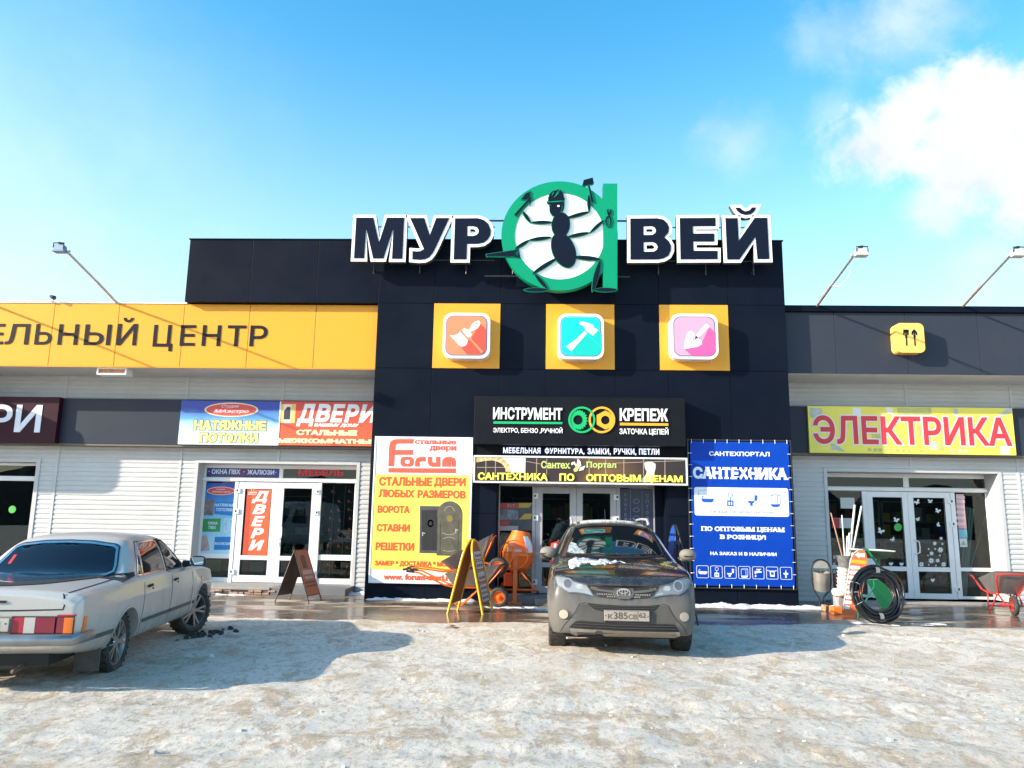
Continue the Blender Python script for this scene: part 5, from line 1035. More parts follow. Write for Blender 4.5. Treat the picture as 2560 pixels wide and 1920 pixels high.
# windscreen, front roof edge
WS = [(-.60, 1.165), (-.30, 1.150), (0, 1.145), (.30, 1.150), (.60, 1.165), (.672, 1.19), (.60, 1.42), (.535, 1.545), (.27, 1.580), (0, 1.585), (-.27, 1.580), (-.535, 1.545), (-.60, 1.42), (-.672, 1.19)]
M_WSG = mk('windscreen_glass', (0.006, 0.009, 0.013), 0.02, spec=1.0, coat=0.3)
ws = sp([WS], 'windscreen', M_WSG, off=0.0, thick=0.004, step=0.05)
sp([WS, offset_poly(WS, -0.018)], 'windscreen_seal', M_CARBLK, ws, off=0.003, thick=0.004)
wp = MB()
for a, b, sd in (((-.55, 1.172), (.02, 1.178), 1), ((.02, 1.172), (.56, 1.19), 1)):
    pts = []
    for k in range(9):
        t = k/8; x = a[0]+(b[0]-a[0])*t; z = a[1]+(b[1]-a[1])*t; h = SB.ray_cast(Vector((x, -5, z)), Vector((0, 1, 0)))[0]; pts.append(h+Vector((0, -.018, .012)))
    wp.tube(pts, 0.011, 6)
ob('wiper', wp, M_CARBLK, suv, local=True)
ice = panel(SB, [[(-.655, 1.20), (-.50, 1.175), (-.42, 1.18), (-.44, 1.225), (-.50, 1.26), (-.53, 1.31), (-.60, 1.33), (-.63, 1.28)]], 'y', 0.006, 0.004, 0.03)
M_FROST = mk('frost', (0.36, 0.44, 0.46), 0.8, noise=(24, 0.97, (0.02, 0.03, 0.035)), bump=(60, 0.6, 0.01)); ob('frost_patch', ice, M_FROST, ws, local=True)
# bonnet snow
def blob(P, nm, thick, mat, off=0.002, axis='y', jag=0.016, bvh=None, par=None, step=0.03):
    random.seed(len(P)*7+1); Q = []
    for i in range(len(P)):
        a, b = Vector(P[i]), Vector(P[(i+1) % len(P)]); k = max(1, int((b-a).length/0.035))
        for j in range(k):
            p = a+(b-a)*j/k; Q.append((p.x+random.uniform(-jag, jag)*0.8, p.y+random.uniform(-jag, jag)*0.45))
    return ob(nm, panel(bvh or SB, [Q], axis, off, thick, step), mat, par or suv, local=True, smooth='all')
M_SNOWB = mk('settled_snow', (0.74, 0.75, 0.78), 0.8, noise=(22, 0.95, (0.10, 0.10, 0.11)), bump=(40, 0.7, 0.02))
blob([(-.64, 1.10), (-.56, 1.135), (-.30, 1.128), (.0, 1.125), (.10, 1.112), (-.05, 1.098), (-.18, 1.085), (-.30, 1.08), (-.42, 1.09), (-.50, 1.06), (-.58, 1.045), (-.62, 1.02), (-.66, 1.03)], 'bonnet_snow', 0.002, M_SNOWB, off=0.0005, jag=.03)
roofsnow = panel(SB, [[(-.50, 2.5), (-.20, 2.44), (.15, 2.46), (.40, 2.5), (.50, 2.7), (.48, 3.6), (-.48, 3.6), (-.52, 2.9)]], 'z', 0.002, 0.014, 0.05); ob('roof_snow', roofsnow, M_SNOWB, suv, local=True, smooth='all')
# bonnet shut line, lamps, grille
HL = [(-.83, .935), (-.80, .960), (-.70, .948), (-.57, .90), (-.435, .872), (-.36, .758), (-.33, .735), (-.46, .758), (-.58, .772), (-.66, .768), (-.72, .80), (-.80, .855)]
M_LENS = mk('headlamp_lens', (0.28, 0.29, 0.29), 0.12, 0.1, noise=(20, 0.5, (0.25, 0.24, 0.22)), coat=0.8); M_REFL = mk('lamp_reflector', (0.5, 0.5, 0.5), 0.25, 0.6); M_LDK = mk('lamp_dark', (0.10, 0.10, 0.105), 0.2, coat=0.8)
for sgn in (1, -1):
    P = HL if sgn > 0 else mir(HL)
    hl = sp([P], 'headlight', M_LENS if sgn > 0 else mk('headlamp_lens_shaded', (0.17, 0.18, 0.19), 0.12, 0.1, noise=(20, 0.5, (0.2, 0.19, 0.18)), coat=0.8), off=0.001, thick=0.008, step=0.03)  # left lens paler for sun glint, right one darker: light put into colour
    sp([P, offset_poly(P, -0.012)], 'lamp_surround', M_LDK, hl, off=0.006, thick=0.005, step=0.03)
    c = (-.665*sgn, .872); sp([ell(c[0], c[1], .062, .062, n=24), ell(c[0], c[1], .048, .048, n=24)], 'lamp_projector', M_REFL, hl, off=0.006, thick=0.006, step=0.02)
    sp([ell(c[0], c[1], .047, .047, n=24)], 'lamp_projector', M_LDK, hl, off=0.006, thick=0.004, step=0.02)
    c2 = (-.52*sgn, .845); sp([ell(c2[0], c2[1], .045, .032, n=20)], 'lamp_projector', M_REFL, hl, off=0.006, thick=0.004, step=0.02)
    sp([[(-.47*sgn, .80), (-.38*sgn, .775), (-.37*sgn, .762), (-.47*sgn, .778)][::sgn]], 'lamp_projector', M_REFL, hl, off=0.006, thick=0.004, step=0.03)
GR = [(-.415, .872), (-.20, .852), (0, .847), (.20, .852), (.415, .872), (.36, .775), (.30, .735), (.17, .722), (0, .715), (-.17, .722), (-.30, .735), (-.36, .775)]
gr_ = sp([GR], 'grille', mk('grille_black', (0.02, 0.02, 0.021), 0.6), off=0.001, thick=0.006)
ms = []
for k in range(-14, 15):
    for r_ in range(5):
        x = k*0.027+(0.0135 if r_ % 2 else 0); z = .742+r_*.026
        if inpoly((x, z), offset_poly(GR, -0.016)) and abs(x) > 0.1 and abs(z-.812+abs(x)*0.02) > 0.022: ms.append([(x-.008, z-.007), (x+.008, z-.007), (x+.008, z+.007), (x-.008, z+.007)])
M_MESH = mk('grille_mesh_dirty', (0.24, 0.22, 0.20), 0.6)
mm = MB()
for q in ms:
    h = SB.ray_cast(Vector((sum(p[0] for p in q)/4, -5, sum(p[1] for p in q)/4)), Vector((0, 1, 0)))[0]
    if h: mm.obox(h+Vector((0, -.009, 0)), (.0085, 0, 0), (0, .003, 0), (0, 0, .0075))
ob('grille_mesh', mm, M_MESH, gr_, local=True)
for sgn in (1, -1):
    sp([line_loop([(-.40*sgn, .832), (-.25*sgn, .808), (-.12*sgn, .795)], .030)], 'grille_bar', M_SUVLOW, gr_, off=0.008, thick=0.012, step=0.03)
sp([[(-.115, .848), (.115, .848), (.13, .80), (.10, .735), (.06, .715), (-.06, .715), (-.10, .735), (-.13, .80)]], 'grille_centre', M_SUVLOW, gr_, off=0.008, thick=0.014, step=0.03)
bd = MB()
def ering(cx, cz, rx, rz, w):
    P = ell(cx, cz, rx, rz, n=40); Q = ell(cx, cz, rx-w, rz-w*0.9, n=40); return [P, Q]
for a in (ering(0, .787, .082, .056, .011), ering(0, .787, .024, .050, .009), ering(0, .806, .056, .026, .009)): bd.prism(a, -0.030+0.001*len(bd.f) % 3*0.0006, -0.014)
by = SB.ray_cast(Vector((0, -5, .787)), Vector((0, 1, 0)))[0].y
bd.xf(Matrix.Translation((0, by-0.002, 0))); ob('badge', bd, M_CHROME, gr_, local=True)
ob('badge_back', MB().prism([ell(0, .787, .078, .053, n=32)], by-0.022, by-0.012), M_SUVLOW, gr_, local=True)
# lower bumper: dirty skin, intakes, plate, fog lamps, skid plate
UI = [(-.435, 0.665), (-.30, 0.652), (0, 0.642), (.30, 0.646), (.43, 0.662), (.405, 0.625), (.36, 0.588), (.27, 0.575), (-.27, 0.575), (-.36, 0.592), (-.405, 0.628)]
ui = sp([UI], 'upper_intake', M_CARBLK, off=0.001, thick=0.004)
for z in (.636, .614, .594): sp([line_loop([(-.40+(.65-z)*.9, z), (0, z-.006), (.40-(.65-z)*.9, z)], .004)], 'intake_slat', mk('slat_dirty', (0.05, 0.047, 0.045), 0.6), ui, off=0.005, thick=0.008, step=0.06)
LI = [(-.575, 0.450), (-.52, 0.457), (0, 0.437), (.52, 0.441), (.60, 0.437), (.655, 0.357), (.60, 0.351), (0, 0.357), (-.62, 0.371), (-.655, 0.375)]
li = sp([LI], 'lower_intake', M_CARBLK, off=0.001, thick=0.004)
for z in (.418, .388): sp([line_loop([(-.58-(.418-z)*.6, z+.006), (0, z-.004), (.62+(.418-z)*.3, z-.004)], .006)], 'intake_slat', mk('slat_dirty', (0.05, 0.047, 0.045), 0.6), li, off=0.005, thick=0.010, step=0.06)
sp([[(-.64, .368), (0, .348), (.655, .348), (.66, .312), (.55, .262), (0, .258), (-.52, .275), (-.63, .312)]], 'skid_plate', mk('skid_silver', (0.34, 0.31, 0.27), 0.45, 0.4, noise=(9, 0.7, (0.25, 0.21, 0.17))), off=0.006, thick=0.022, step=0.05)
for sgn in (1, -1):
    sp([line_loop([(-.455*sgn, .668), (-.53*sgn, .65), (-.575*sgn, .56), (-.63*sgn, .485), (-.70*sgn, .41), (-.755*sgn, .32)], .007)], 'bumper_seam', M_CARBLK, off=0.0, thick=0.003, step=0.05)
    c = (-.715*sgn, .525); fg = sp([ell(c[0], c[1], .085, .060, n=28)], 'fog_light', M_SUVLOW, off=0.001, thick=0.006, step=0.03)
    sp([ell(c[0], c[1], .053, .052, n=28)], 'fog_lens', mk('fog_dirty_lens', (0.36, 0.32, 0.25), 0.4, coat=0.3), fg, off=0.008, thick=0.012, step=0.02)
py = SB.ray_cast(Vector((.02, -5, .47)), Vector((0, 1, 0)))[0].y-0.035; pxc = .03
pl = ob('number_plate', MB().box(pxc-.268, pxc+.268, py, py+.012, .466, .592), M_PLATE, suv, local=True, bevel=0.004)
ob('plate_holder', MB().box(pxc-.274, pxc+.274, py+.012, py+.04, .458, .598), M_CARBLK, pl, local=True)
for s_, x0, x1, z0, z1 in (('К', -.222, -.168, .492, .549), ('385', -.155, .010, .492, .569), ('СВ', .022, .118, .492, .549), ('62', .145, .225, .512, .569)):
    text(s_, (pxc+x0, pxc+x1, z0, z1), py, M_PLTXT, pl, bold=0.01, depth=0.003, local=True)
pm = MB(); pm.box(pxc+.128, pxc+.133, py-.003, py, .470, .588); pm.box(pxc-.255, pxc-.243, py-.003, py, .522, .534); pm.box(pxc+.243, pxc+.255, py-.003, py, .522, .534); ob('plate_marks', pm, M_PLTXT, pl, local=True)
pm = MB()
for a, b, c, d in ((-.262, .262, .471, .474), (-.262, .262, .584, .587)): pm.box(pxc+a, pxc+b, py-.002, py, c, d)
ob('plate_marks', pm, M_PLTXT, pl, local=True)
sp([[(-.43, .655), (-.53, .64), (-.575, .55), (-.62, .485), (-.57, .462), (0, .446), (.60, .448), (.63, .485), (.575, .55), (.53, .64), (.43, .653), (.37, .585), (-.37, .585)]], 'bumper_centre', dirty_paint('bumper_plastic', (0.03, 0.03, 0.03), (0.085, 0.079, 0.072), 0.2, 1.1, rough=0.5, metal=0, coat=0), off=-0.001, thick=0.0035, step=0.05)
# bonnet seam
sp([line_loop([(-.80, .985), (-.72, .965), (-.56, .917), (-.42, .888), (-.2, .868), (0, .863), (.2, .868), (.42, .888), (.56, .917), (.72, .965), (.80, .985)], .007)], 'bonnet_seam', M_CARBLK, off=0.0, thick=0.002, step=0.05)
# mirrors
M_BEIGE = mk('dirt_beige', (0.22, 0.195, 0.165), 0.7, noise=(8, 0.6, (0.14, 0.125, 0.11)))
for sgn in (1, -1):
    mmb = MB(); M = Matrix.Translation((sgn*1.02+(.10 if sgn < 0 else 0), 1.56+(.06 if sgn < 0 else 0), 1.185)) @ Matrix.Diagonal((.118, .085, .082, 1))
    pr = [(math.sin(math.pi*k/12)**0.75, -math.cos(math.pi*k/12)) for k in range(13)]
    mmb.lathe([(max(r, 0.001), h) for r, h in pr], 24, 'z', M=M)
    mi = ob('wing_mirror', mmb, M_BEIGE, suv, local=True, smooth='all')
    a = MB(); a.tube([(sgn*.90, 1.62, 1.11), (sgn*.96, 1.58, 1.12), (sgn*1.03, 1.56, 1.14)], [.045, .035, .045], 10); ob('mirror_arm', a, M_SUVLOW, mi, local=True, smooth='all')
    b = MB(); b.tube([(sgn*.95, 1.475, 1.175), (sgn*1.03, 1.470, 1.172), (sgn*1.10, 1.50, 1.175)], .008, 6); ob('mirror_indicator', b, M_SUVLOW, mi, local=True)
# side glass, rails, antenna
SG = [(1.62, 1.14), (2.2, 1.46), (2.5, 1.49), (3.6, 1.48), (4.05, 1.40), (4.2, 1.22), (3.9, 1.16), (2.4, 1.14)]
for ax in ('x', '-x'): sp([SG], 'side_window', M_WSG, axis=ax, off=0.0, thick=0.003, step=0.08)
for sgn in (1, -1):
    rl = MB(); rl.tube([(sgn*.575, 2.35, 1.585), (sgn*.575, 2.42, 1.635), (sgn*.578, 2.6, 1.665), (sgn*.575, 3.3, 1.672), (sgn*.56, 3.9, 1.655), (sgn*.555, 4.05, 1.60)], [.018, .02, .02, .02, .02, .015], 10)
    ob('roof_rail', rl, mk('rail_grey', (0.42, 0.42, 0.42), 0.4, 0.3), suv, local=True, smooth='all')
an = MB(); an.tube([(0.02, 3.75, 1.63), (0.02, 3.95, 1.83)], .006, 6); ob('antenna', an, M_CARBLK, suv, local=True)
# interior glimpsed
sw = MB(); sw.tube([(.36+.17*math.cos(t), 1.95+.03*math.sin(t), 1.13+.17*math.sin(t)) for t in [2*math.pi*k/28 for k in range(28)]], .013, 8, closed=True)
for sgn in (1, -1):
    for yw in (0.93, 3.59): wheel(suv, sgn*.79, yw, .355, .355, .225, sgn, .225, 5, M_ALLOY)
ub = MB(); ub.box(-.72, .72, .25, 4.2, .24, .34); ub.box(-.62, .62, .2, .4, .25, .30); ob('underbody', ub, M_CARBLK, suv, local=True)
# ------------------------------------------------------------------ silver saloon, seen from behind on the left
sed = thing('parked_saloon', 'old silver saloon car parked tail towards us at the left', 'car', (-5.16, 8.08, 0.0), R(8.5))
SED = secs([
 S9(-1.10, (.62, .41), (.73, .43), (.79, .51), (.805, .66), (.795, .79), (.70, .855), (.48, .877), (.24, .887), (0, .89)),
 S9(-1.04, (.68, .37), (.79, .40), (.845, .52), (.855, .70), (.842, .868), (.715, .902), (.48, .922), (.24, .932), (0, .937)),
 S9(-.60, (.70, .28), (.82, .32), (.872, .54), (.878, .74), (.858, .892), (.73, .925), (.50, .95), (.26, .96), (0, .965)),
 S9(-.05, (.72, .26), (.84, .30), (.885, .55), (.885, .755), (.866, .906), (.74, .942), (.53, .965), (.27, .978), (0, .982)),
 S9(.17, (.72, .26), (.84, .30), (.885, .55), (.885, .76), (.866, .912), (.745, .965), (.545, .985), (.28, .992, -.03), (0, .995, -.05)),
 S9(.30, (.72, .26), (.84, .30), (.885, .55), (.885, .76), (.866, .914), (.725, 1.05), (.555, 1.085), (.29, 1.10, -.03), (0, 1.105, -.05)),
 S9(.50, (.72, .26), (.84, .30), (.885, .55), (.885, .76), (.866, .916), (.695, 1.18), (.55, 1.27), (.29, 1.295, -.02), (0, 1.30, -.03)),
 S9(.66, (.72, .26), (.84, .30), (.885, .55), (.885, .76), (.866, .917), (.688, 1.21), (.545, 1.345), (.29, 1.378), (0, 1.385)),
 S9(1.10, (.72, .26), (.84, .30), (.885, .55), (.885, .76), (.866, .918), (.685, 1.22), (.545, 1.378), (.29, 1.412), (0, 1.42)),
 S9(1.65, (.72, .26), (.84, .30), (.885, .55), (.885, .76), (.866, .917), (.685, 1.21), (.545, 1.368), (.29, 1.40), (0, 1.41)),
 S9(1.92, (.72, .26), (.84, .30), (.885, .55), (.885, .76), (.866, .916), (.688, 1.17), (.545, 1.30), (.29, 1.335), (0, 1.345)),
 S9(2.14, (.72, .26), (.84, .30), (.885, .55), (.885, .76), (.866, .914), (.72, 1.06), (.565, 1.13), (.29, 1.16, .03), (0, 1.165, .04)),
 S9(2.36, (.72, .26), (.84, .30), (.885, .55), (.885, .76), (.866, .911), (.74, .955), (.56, .985), (.29, 1.0, .03), (0, 1.005, .04)),
 S9(2.85, (.70, .26), (.84, .32), (.878, .55), (.875, .745), (.845, .89), (.70, .925), (.48, .945), (.24, .958), (0, .962)),
 S9(3.40, (.68, .28), (.81, .34), (.85, .53), (.85, .72), (.822, .852), (.67, .885), (.46, .905), (.24, .915), (0, .92)),
 S9(3.62, (.60, .34), (.73, .38), (.79, .52), (.79, .67), (.745, .79), (.60, .83), (.42, .85), (.22, .86), (0, .865)),
])
for q in SED:                                              # foot of the glasshouse: one more row between shoulder and glass
    a_, b_ = q[4], q[5]; cab = 0.1 < q[0][1] < 2.4
    q.insert(5, (.782, q[4][1], .948) if cab else (a_[0]*.45+b_[0]*.55, a_[1]*.45+b_[1]*.55, a_[2]*.4+b_[2]*.6+.004))
cg = cage(SED, 3, crease=[(None, 3, .5), (None, 4, .85), (None, 5, .45), (None, 7, .3), (0, 0, .9), (1, 0, .55)]); me = bake(cg); drop(cg); EB = bvh_of(me)
me = cut_cylinders(me, [(0.56, 1.0, 0.02, 0.30, 0.36), (-1.0, -0.56, 0.02, 0.30, 0.36), (0.50, 1.0, 2.83, 0.30, 0.385), (-1.0, -0.50, 2.83, 0.30, 0.385)])
M_SILVER = dirty_paint('silver_paint', (0.47, 0.46, 0.44), (0.25, 0.23, 0.20), 0.05, 0.75, rough=0.34, metal=0.2, coat=0.4, amt=0.75)
adopt('body', me, M_SILVER, sed, 40)
def ep(loops, name, mat, par=None, axis='y', off=0.002, thick=0.005, step=0.04, smooth=40): return ob(name, panel(EB, loops, axis, off, thick, step), mat, par or sed, local=True, smooth=smooth)
M_CGL = mk('saloon_glass', (0.004, 0.007, 0.014), 0.03, spec=0.45)
RW = [(-.57, 1.0), (-.30, .985), (0, .98), (.30, .985), (.57, 1.0), (.60, 1.02), (.59, 1.06), (.52, 1.24), (.48, 1.262), (.25, 1.292), (0, 1.30), (-.25, 1.292), (-.48, 1.262), (-.52, 1.24), (-.59, 1.06), (-.60, 1.02)]
rw_ = ep([RW], 'rear_window', M_CGL, off=0.0, thick=0.004, step=0.05); ep([offset_poly(RW, .02), RW[::-1]], 'window_trim', M_CHROME, rw_, off=0.002, thick=0.008); ep([offset_poly(RW, .034), offset_poly(RW, .021)[::-1]], 'window_seal', M_CARBLK, rw_, off=0.003, thick=0.005)
ep([[(-.50, 1.08), (-.47, 1.08), (-.465, 1.17), (-.495, 1.17)]], 'sticker', flat('sticker_red', (0.55, 0.03, 0.03)), rw_, off=0.005, thick=0.002)
wins = {'quarter_light': [(.47, .965), (.60, .965), (.665, 1.15), (.66, 1.175), (.62, 1.15)], 'rear_door_window': [(.625, .965), (1.375, .965), (1.425, 1.29), (1.40, 1.305), (.90, 1.295), (.76, 1.24)], 'front_door_window': [(1.455, .965), (2.02, .965), (2.07, 1.0), (1.80, 1.27), (1.74, 1.295), (1.50, 1.307)]}
for ax in ('x', '-x'):
    for nm, P in wins.items():
        g = ep([P], nm, M_CGL, axis=ax, off=0.0, thick=0.003, step=0.05); ep([offset_poly(P, .016), P[::-1]], 'window_trim', M_CHROME if nm != 'front_door_window' else M_CARBLK, g, axis=ax, off=0.002, thick=0.006)
    for P in ([(.44, .95), (.44, .82), (.435, .62), (.42, .50), (.47, .33)], [(1.415, 1.30), (1.41, .96), (1.40, .60), (1.395, .30)], [(2.24, .93), (2.27, .78), (2.28, .32)], [(.50, .29), (2.30, .29)], [(.455, .965), (.62, 1.19), (.80, 1.31), (1.75, 1.325), (2.05, 1.05), (2.2, .95)]):
        ep([line_loop(P, .009)], 'door_seam', M_CARBLK, axis=ax, off=-0.001, thick=0.003, step=0.05)
    for a, b in ((-.95, -.34), (.46, 1.385), (1.41, 2.26), (2.36, 2.44)): mo = ep([line_loop([(a, .475), (b, .475)], .035)], 'side_moulding', mk('moulding_grey', (0.07, 0.068, 0.066), 0.5), axis=ax, off=0.002, thick=0.012, step=0.06)
    for yh in (.60, 1.52): ep([[(yh-.06, .845), (yh+.07, .852), (yh+.07, .828), (yh-.06, .82)]], 'door_handle', M_CARBLK, axis=ax, off=0.006, thick=0.016, step=0.03); ep([ell(yh+.1, .80, .012, .012, n=12)], 'door_lock', M_CARBLK, axis=ax, off=0.002, thick=0.004, step=0.02)
    ep([[(2.70, .785), (2.78, .787), (2.78, .755), (2.70, .753)]], 'side_indicator', flat('amber_lens', (0.80, 0.22, 0.02), 0.25, coat=0.6), axis=ax, off=0.002, thick=0.01, step=0.03)
    ep([line_loop([(-.35+.40*math.cos(0), .30)]+[(0.02+.372*math.cos(R(a)), .30+.372*math.sin(R(a))) for a in range(178, 3, -12)], .022)], 'arch_lip', M_SILVER, axis=ax, off=0.0, thick=0.010, step=0.05)
    ep([line_loop([(2.83+.395*math.cos(R(a)), .30+.395*math.sin(R(a))) for a in range(176, 4, -12)], .022)], 'arch_lip', M_SILVER, axis=ax, off=0.0, thick=0.010, step=0.05)
    ep([[(-.06, .925), (.36, .955), (.385, 1.0), (.05, .985), (-.06, .965)]], 'pillar_grille', M_CARBLK, axis=ax, off=0.004, thick=0.006, step=0.04)
# boot lid
ep([line_loop([(-.66, .905), (-.69, .86), (-.70, .80), (-.69, .765), (-.3, .755), (0, .752), (.3, .755), (.69, .765), (.70, .80), (.69, .86), (.66, .905)], .014)], 'boot_seam', M_CARBLK, off=-0.001, thick=0.003, step=0.04)
for sgn in (1, -1):
    lp_ = ob('boot_seam', panel(EB, [line_loop([(sgn*.69, -1.06), (sgn*.705, -.6), (sgn*.70, -.05), (sgn*.66, .10)], .014)], 'z', 0.0, 0.004, 0.05), M_CARBLK, sed, local=True)
M_TR, M_TDR, M_TOR, M_TWH = (flat('tail_red', (0.40, 0.025, 0.04), 0.22, coat=0.5), flat('tail_dark_red', (0.21, 0.018, 0.035), 0.22, coat=0.5), flat('tail_orange', (0.72, 0.16, 0.015), 0.25, coat=0.5), flat('tail_white', (0.46, 0.44, 0.41), 0.3, coat=0.4))
for sgn in (1, -1):
    q = lambda a, b, z0=.562, z1=.698: [(sgn*a, z0), (sgn*b, z0), (sgn*b, z1), (sgn*a, z1)][::sgn]
    tl = ep([q(.27, .655, .553, .707)], 'tail_light', M_CARBLK, off=0.004, thick=0.014, step=0.04); ep([q(.66, .80, .553, .707)], 'tail_surround', M_CARBLK, tl, off=0.004, thick=0.014, step=0.03)
    for a, b, m in ((.277, .385, M_TR), (.387, .48, M_TWH), (.482, .648, M_TDR), (.665, .722, M_TDR), (.724, .797, M_TOR)): ep([q(a, b)], 'tail_lens', m, tl, off=0.016, thick=0.018, step=0.03)
    ob('tail_lens', panel(EB, [[(-1.035, .562), (-.985, .562), (-.985, .698), (-1.035, .698)]], 'x' if sgn > 0 else '-x', .002, .008, .03), M_TOR, tl, local=True)
    ep([q(.655, .81, .708, .722)], 'tail_strip', M_TR, tl, off=0.003, thick=0.014, step=0.03)
wm = MB()
for k in range(11):
    x = -.02+k*.0205; wm.box(x, x+.014, -1.112, -1.09, .822, .842)
    if k % 2: wm.box(x+.014, x+.0205, -1.110, -1.09, .828, .834)
ob('boot_lettering', wm, M_CARBLK, sed, local=True)
pl2 = ob('number_plate', MB().box(-.25, .27, -1.155, -1.14, .578, .692), mk('plate_pale', (0.42, 0.40, 0.36), 0.5, noise=(10, 0.5, (0.3, 0.28, 0.25))), sed, local=True, bevel=0.004); ob('plate_holder', MB().box(-.262, .282, -1.14, -1.08, .566, .704), mk('plate_frame', (0.16, 0.155, 0.15), 0.5), pl2, local=True)
text('2', (.160, .195, .622, .675), -1.155, M_PLTXT, pl2, bold=0.01, depth=0.003, local=True)
pm = MB(); pm.box(.128, .132, -1.157, -1.155, .584, .686); pm.box(.235, .250, -1.157, -1.155, .64, .653); ob('plate_marks', pm, M_PLTXT, pl2, local=True)
# bumpers
def bumper(y, yend, xh, z0, z1, sgn):
    mb = MB(); path = [(-xh-.03, yend, 0), (-xh-.03, y+sgn*.16, 0), (-xh+.02, y+sgn*.05, 0), (-.5, y, 0), (0, y-sgn*.02, 0), (.5, y, 0), (xh-.02, y+sgn*.05, 0), (xh+.03, y+sgn*.16, 0), (xh+.03, yend, 0)]
    n = len(path); zc = (z0+z1)/2; h = (z1-z0)/2; prof = [(0.03, -h), (0.0, -h*.7), (-.012, 0), (0.0, h*.7), (0.03, h), (.06, h*.6), (.06, -h*.6)]; vs = []
    for i, p in enumerate(path):
        a = Vector(path[max(0, i-1)]); b = Vector(path[min(n-1, i+1)]); t = (b-a).normalized(); nin = Vector((-t.y, t.x, 0))*sgn
        for d, zz in prof: vs.append(Vector(p)+nin*d+Vector((0, 0, zc+zz)))
    k = len(prof); fs = [(i*k+j, i*k+(j+1) % k, (i+1)*k+(j+1) % k, (i+1)*k+j) for i in range(n-1) for j in range(k)]+[tuple(range(k)), tuple((n-1)*k+j for j in range(k))]
    return mb.add(vs, fs)
ob('bumper', bumper(-1.25, -.84, .86, .462, .560, 1), mk('bumper_silver', (0.33, 0.335, 0.34), 0.28, 0.7, noise=(8, 0.5, (0.20, 0.18, 0.16))), sed, local=True, smooth=50)
ob('bumper', bumper(3.78, 3.35, .82, .42, .52, -1), M_CHROME, sed, local=True, smooth=50)
ub = MB(); ub.box(-.55, .55, -.95, 3.3, .25, .36); ub.box(-.52, -.1, -.95, -.35, .20, .30); ub.tube([(-.7, .02, .3), (.7, .02, .3)], .05, 10); ob('underbody', ub, M_CARBLK, sed, local=True)
ex = MB(); ex.tube([(.30, -.3, .28), (.32, -.8, .26), (.34, -1.12, .23)], .024, 10); ob('exhaust', ex, mk('rust_pipe', (0.09, 0.06, 0.045), 0.8), sed, local=True, smooth='all')
for sgn in (1, -1): ob('mud_flap', MB().box(sgn*.68-.12, sgn*.68+.12, -.42, -.405, .10, .34), mk('flap_rubber', (0.10, 0.095, 0.085), 0.8, noise=(5, .6, (.05, .045, .04))), sed, local=True, bevel=0.004)
for sgn in (1, -1):
    mb = MB(); M = Matrix.Translation((sgn*.985, 2.05, 1.03)) @ Matrix.Diagonal((.105, .055, .068, 1)); pr = [(math.sin(math.pi*k/10)**0.55, -math.cos(math.pi*k/10)) for k in range(11)]
    mb.lathe([(max(r, 0.001), h) for r, h in pr], 24, 'z', M=M); mi = ob('wing_mirror', mb, mk('mirror_black', (0.012, 0.012, 0.013), 0.45), sed, local=True, smooth='all')
    a = MB(); a.tube([(sgn*.80, 2.08, .99), (sgn*.90, 2.06, 1.0)], [.05, .035], 10); ob('mirror_arm', a, M_CARBLK, mi, local=True)
    ob('mirror_glass', MB().prism([[(sgn*.985+dx*.085, 1.032+dz*.05) for dx, dz in ((-1, -.8), (-.8, -1), (.8, -1), (1, -.8), (1, .8), (.8, 1), (-.8, 1), (-1, .8))]], 1.988, 1.996), mk('mirror_glass', (0.8, 0.85, 0.85), 0.02, 1.0), mi, local=True)
M_RIM2 = mk('alloy_grey', (0.40, 0.39, 0.38), 0.35, 0.8, noise=(14, 0.6, (0.26, 0.24, 0.22)))
for sgn in (1, -1):
    wheel(sed, sgn*.715, 0.02, .315, .315, .205, sgn, .225, 5, M_RIM2); wheel(sed, sgn*.715, 2.83, .315, .315, .205, sgn, .225, 5, M_RIM2, steer=R(-27))
hlm = MB(); 
for sgn in (1, -1): ob('headlight', panel(EB, [[(sgn*.45, .60), (sgn*.74, .60), (sgn*.74, .76), (sgn*.45, .76)][::-sgn]], '-y', .002, .02, .05), M_LENS, sed, local=True)
# ================================================================== STREET THINGS
def vx(*a): return Vector(a)
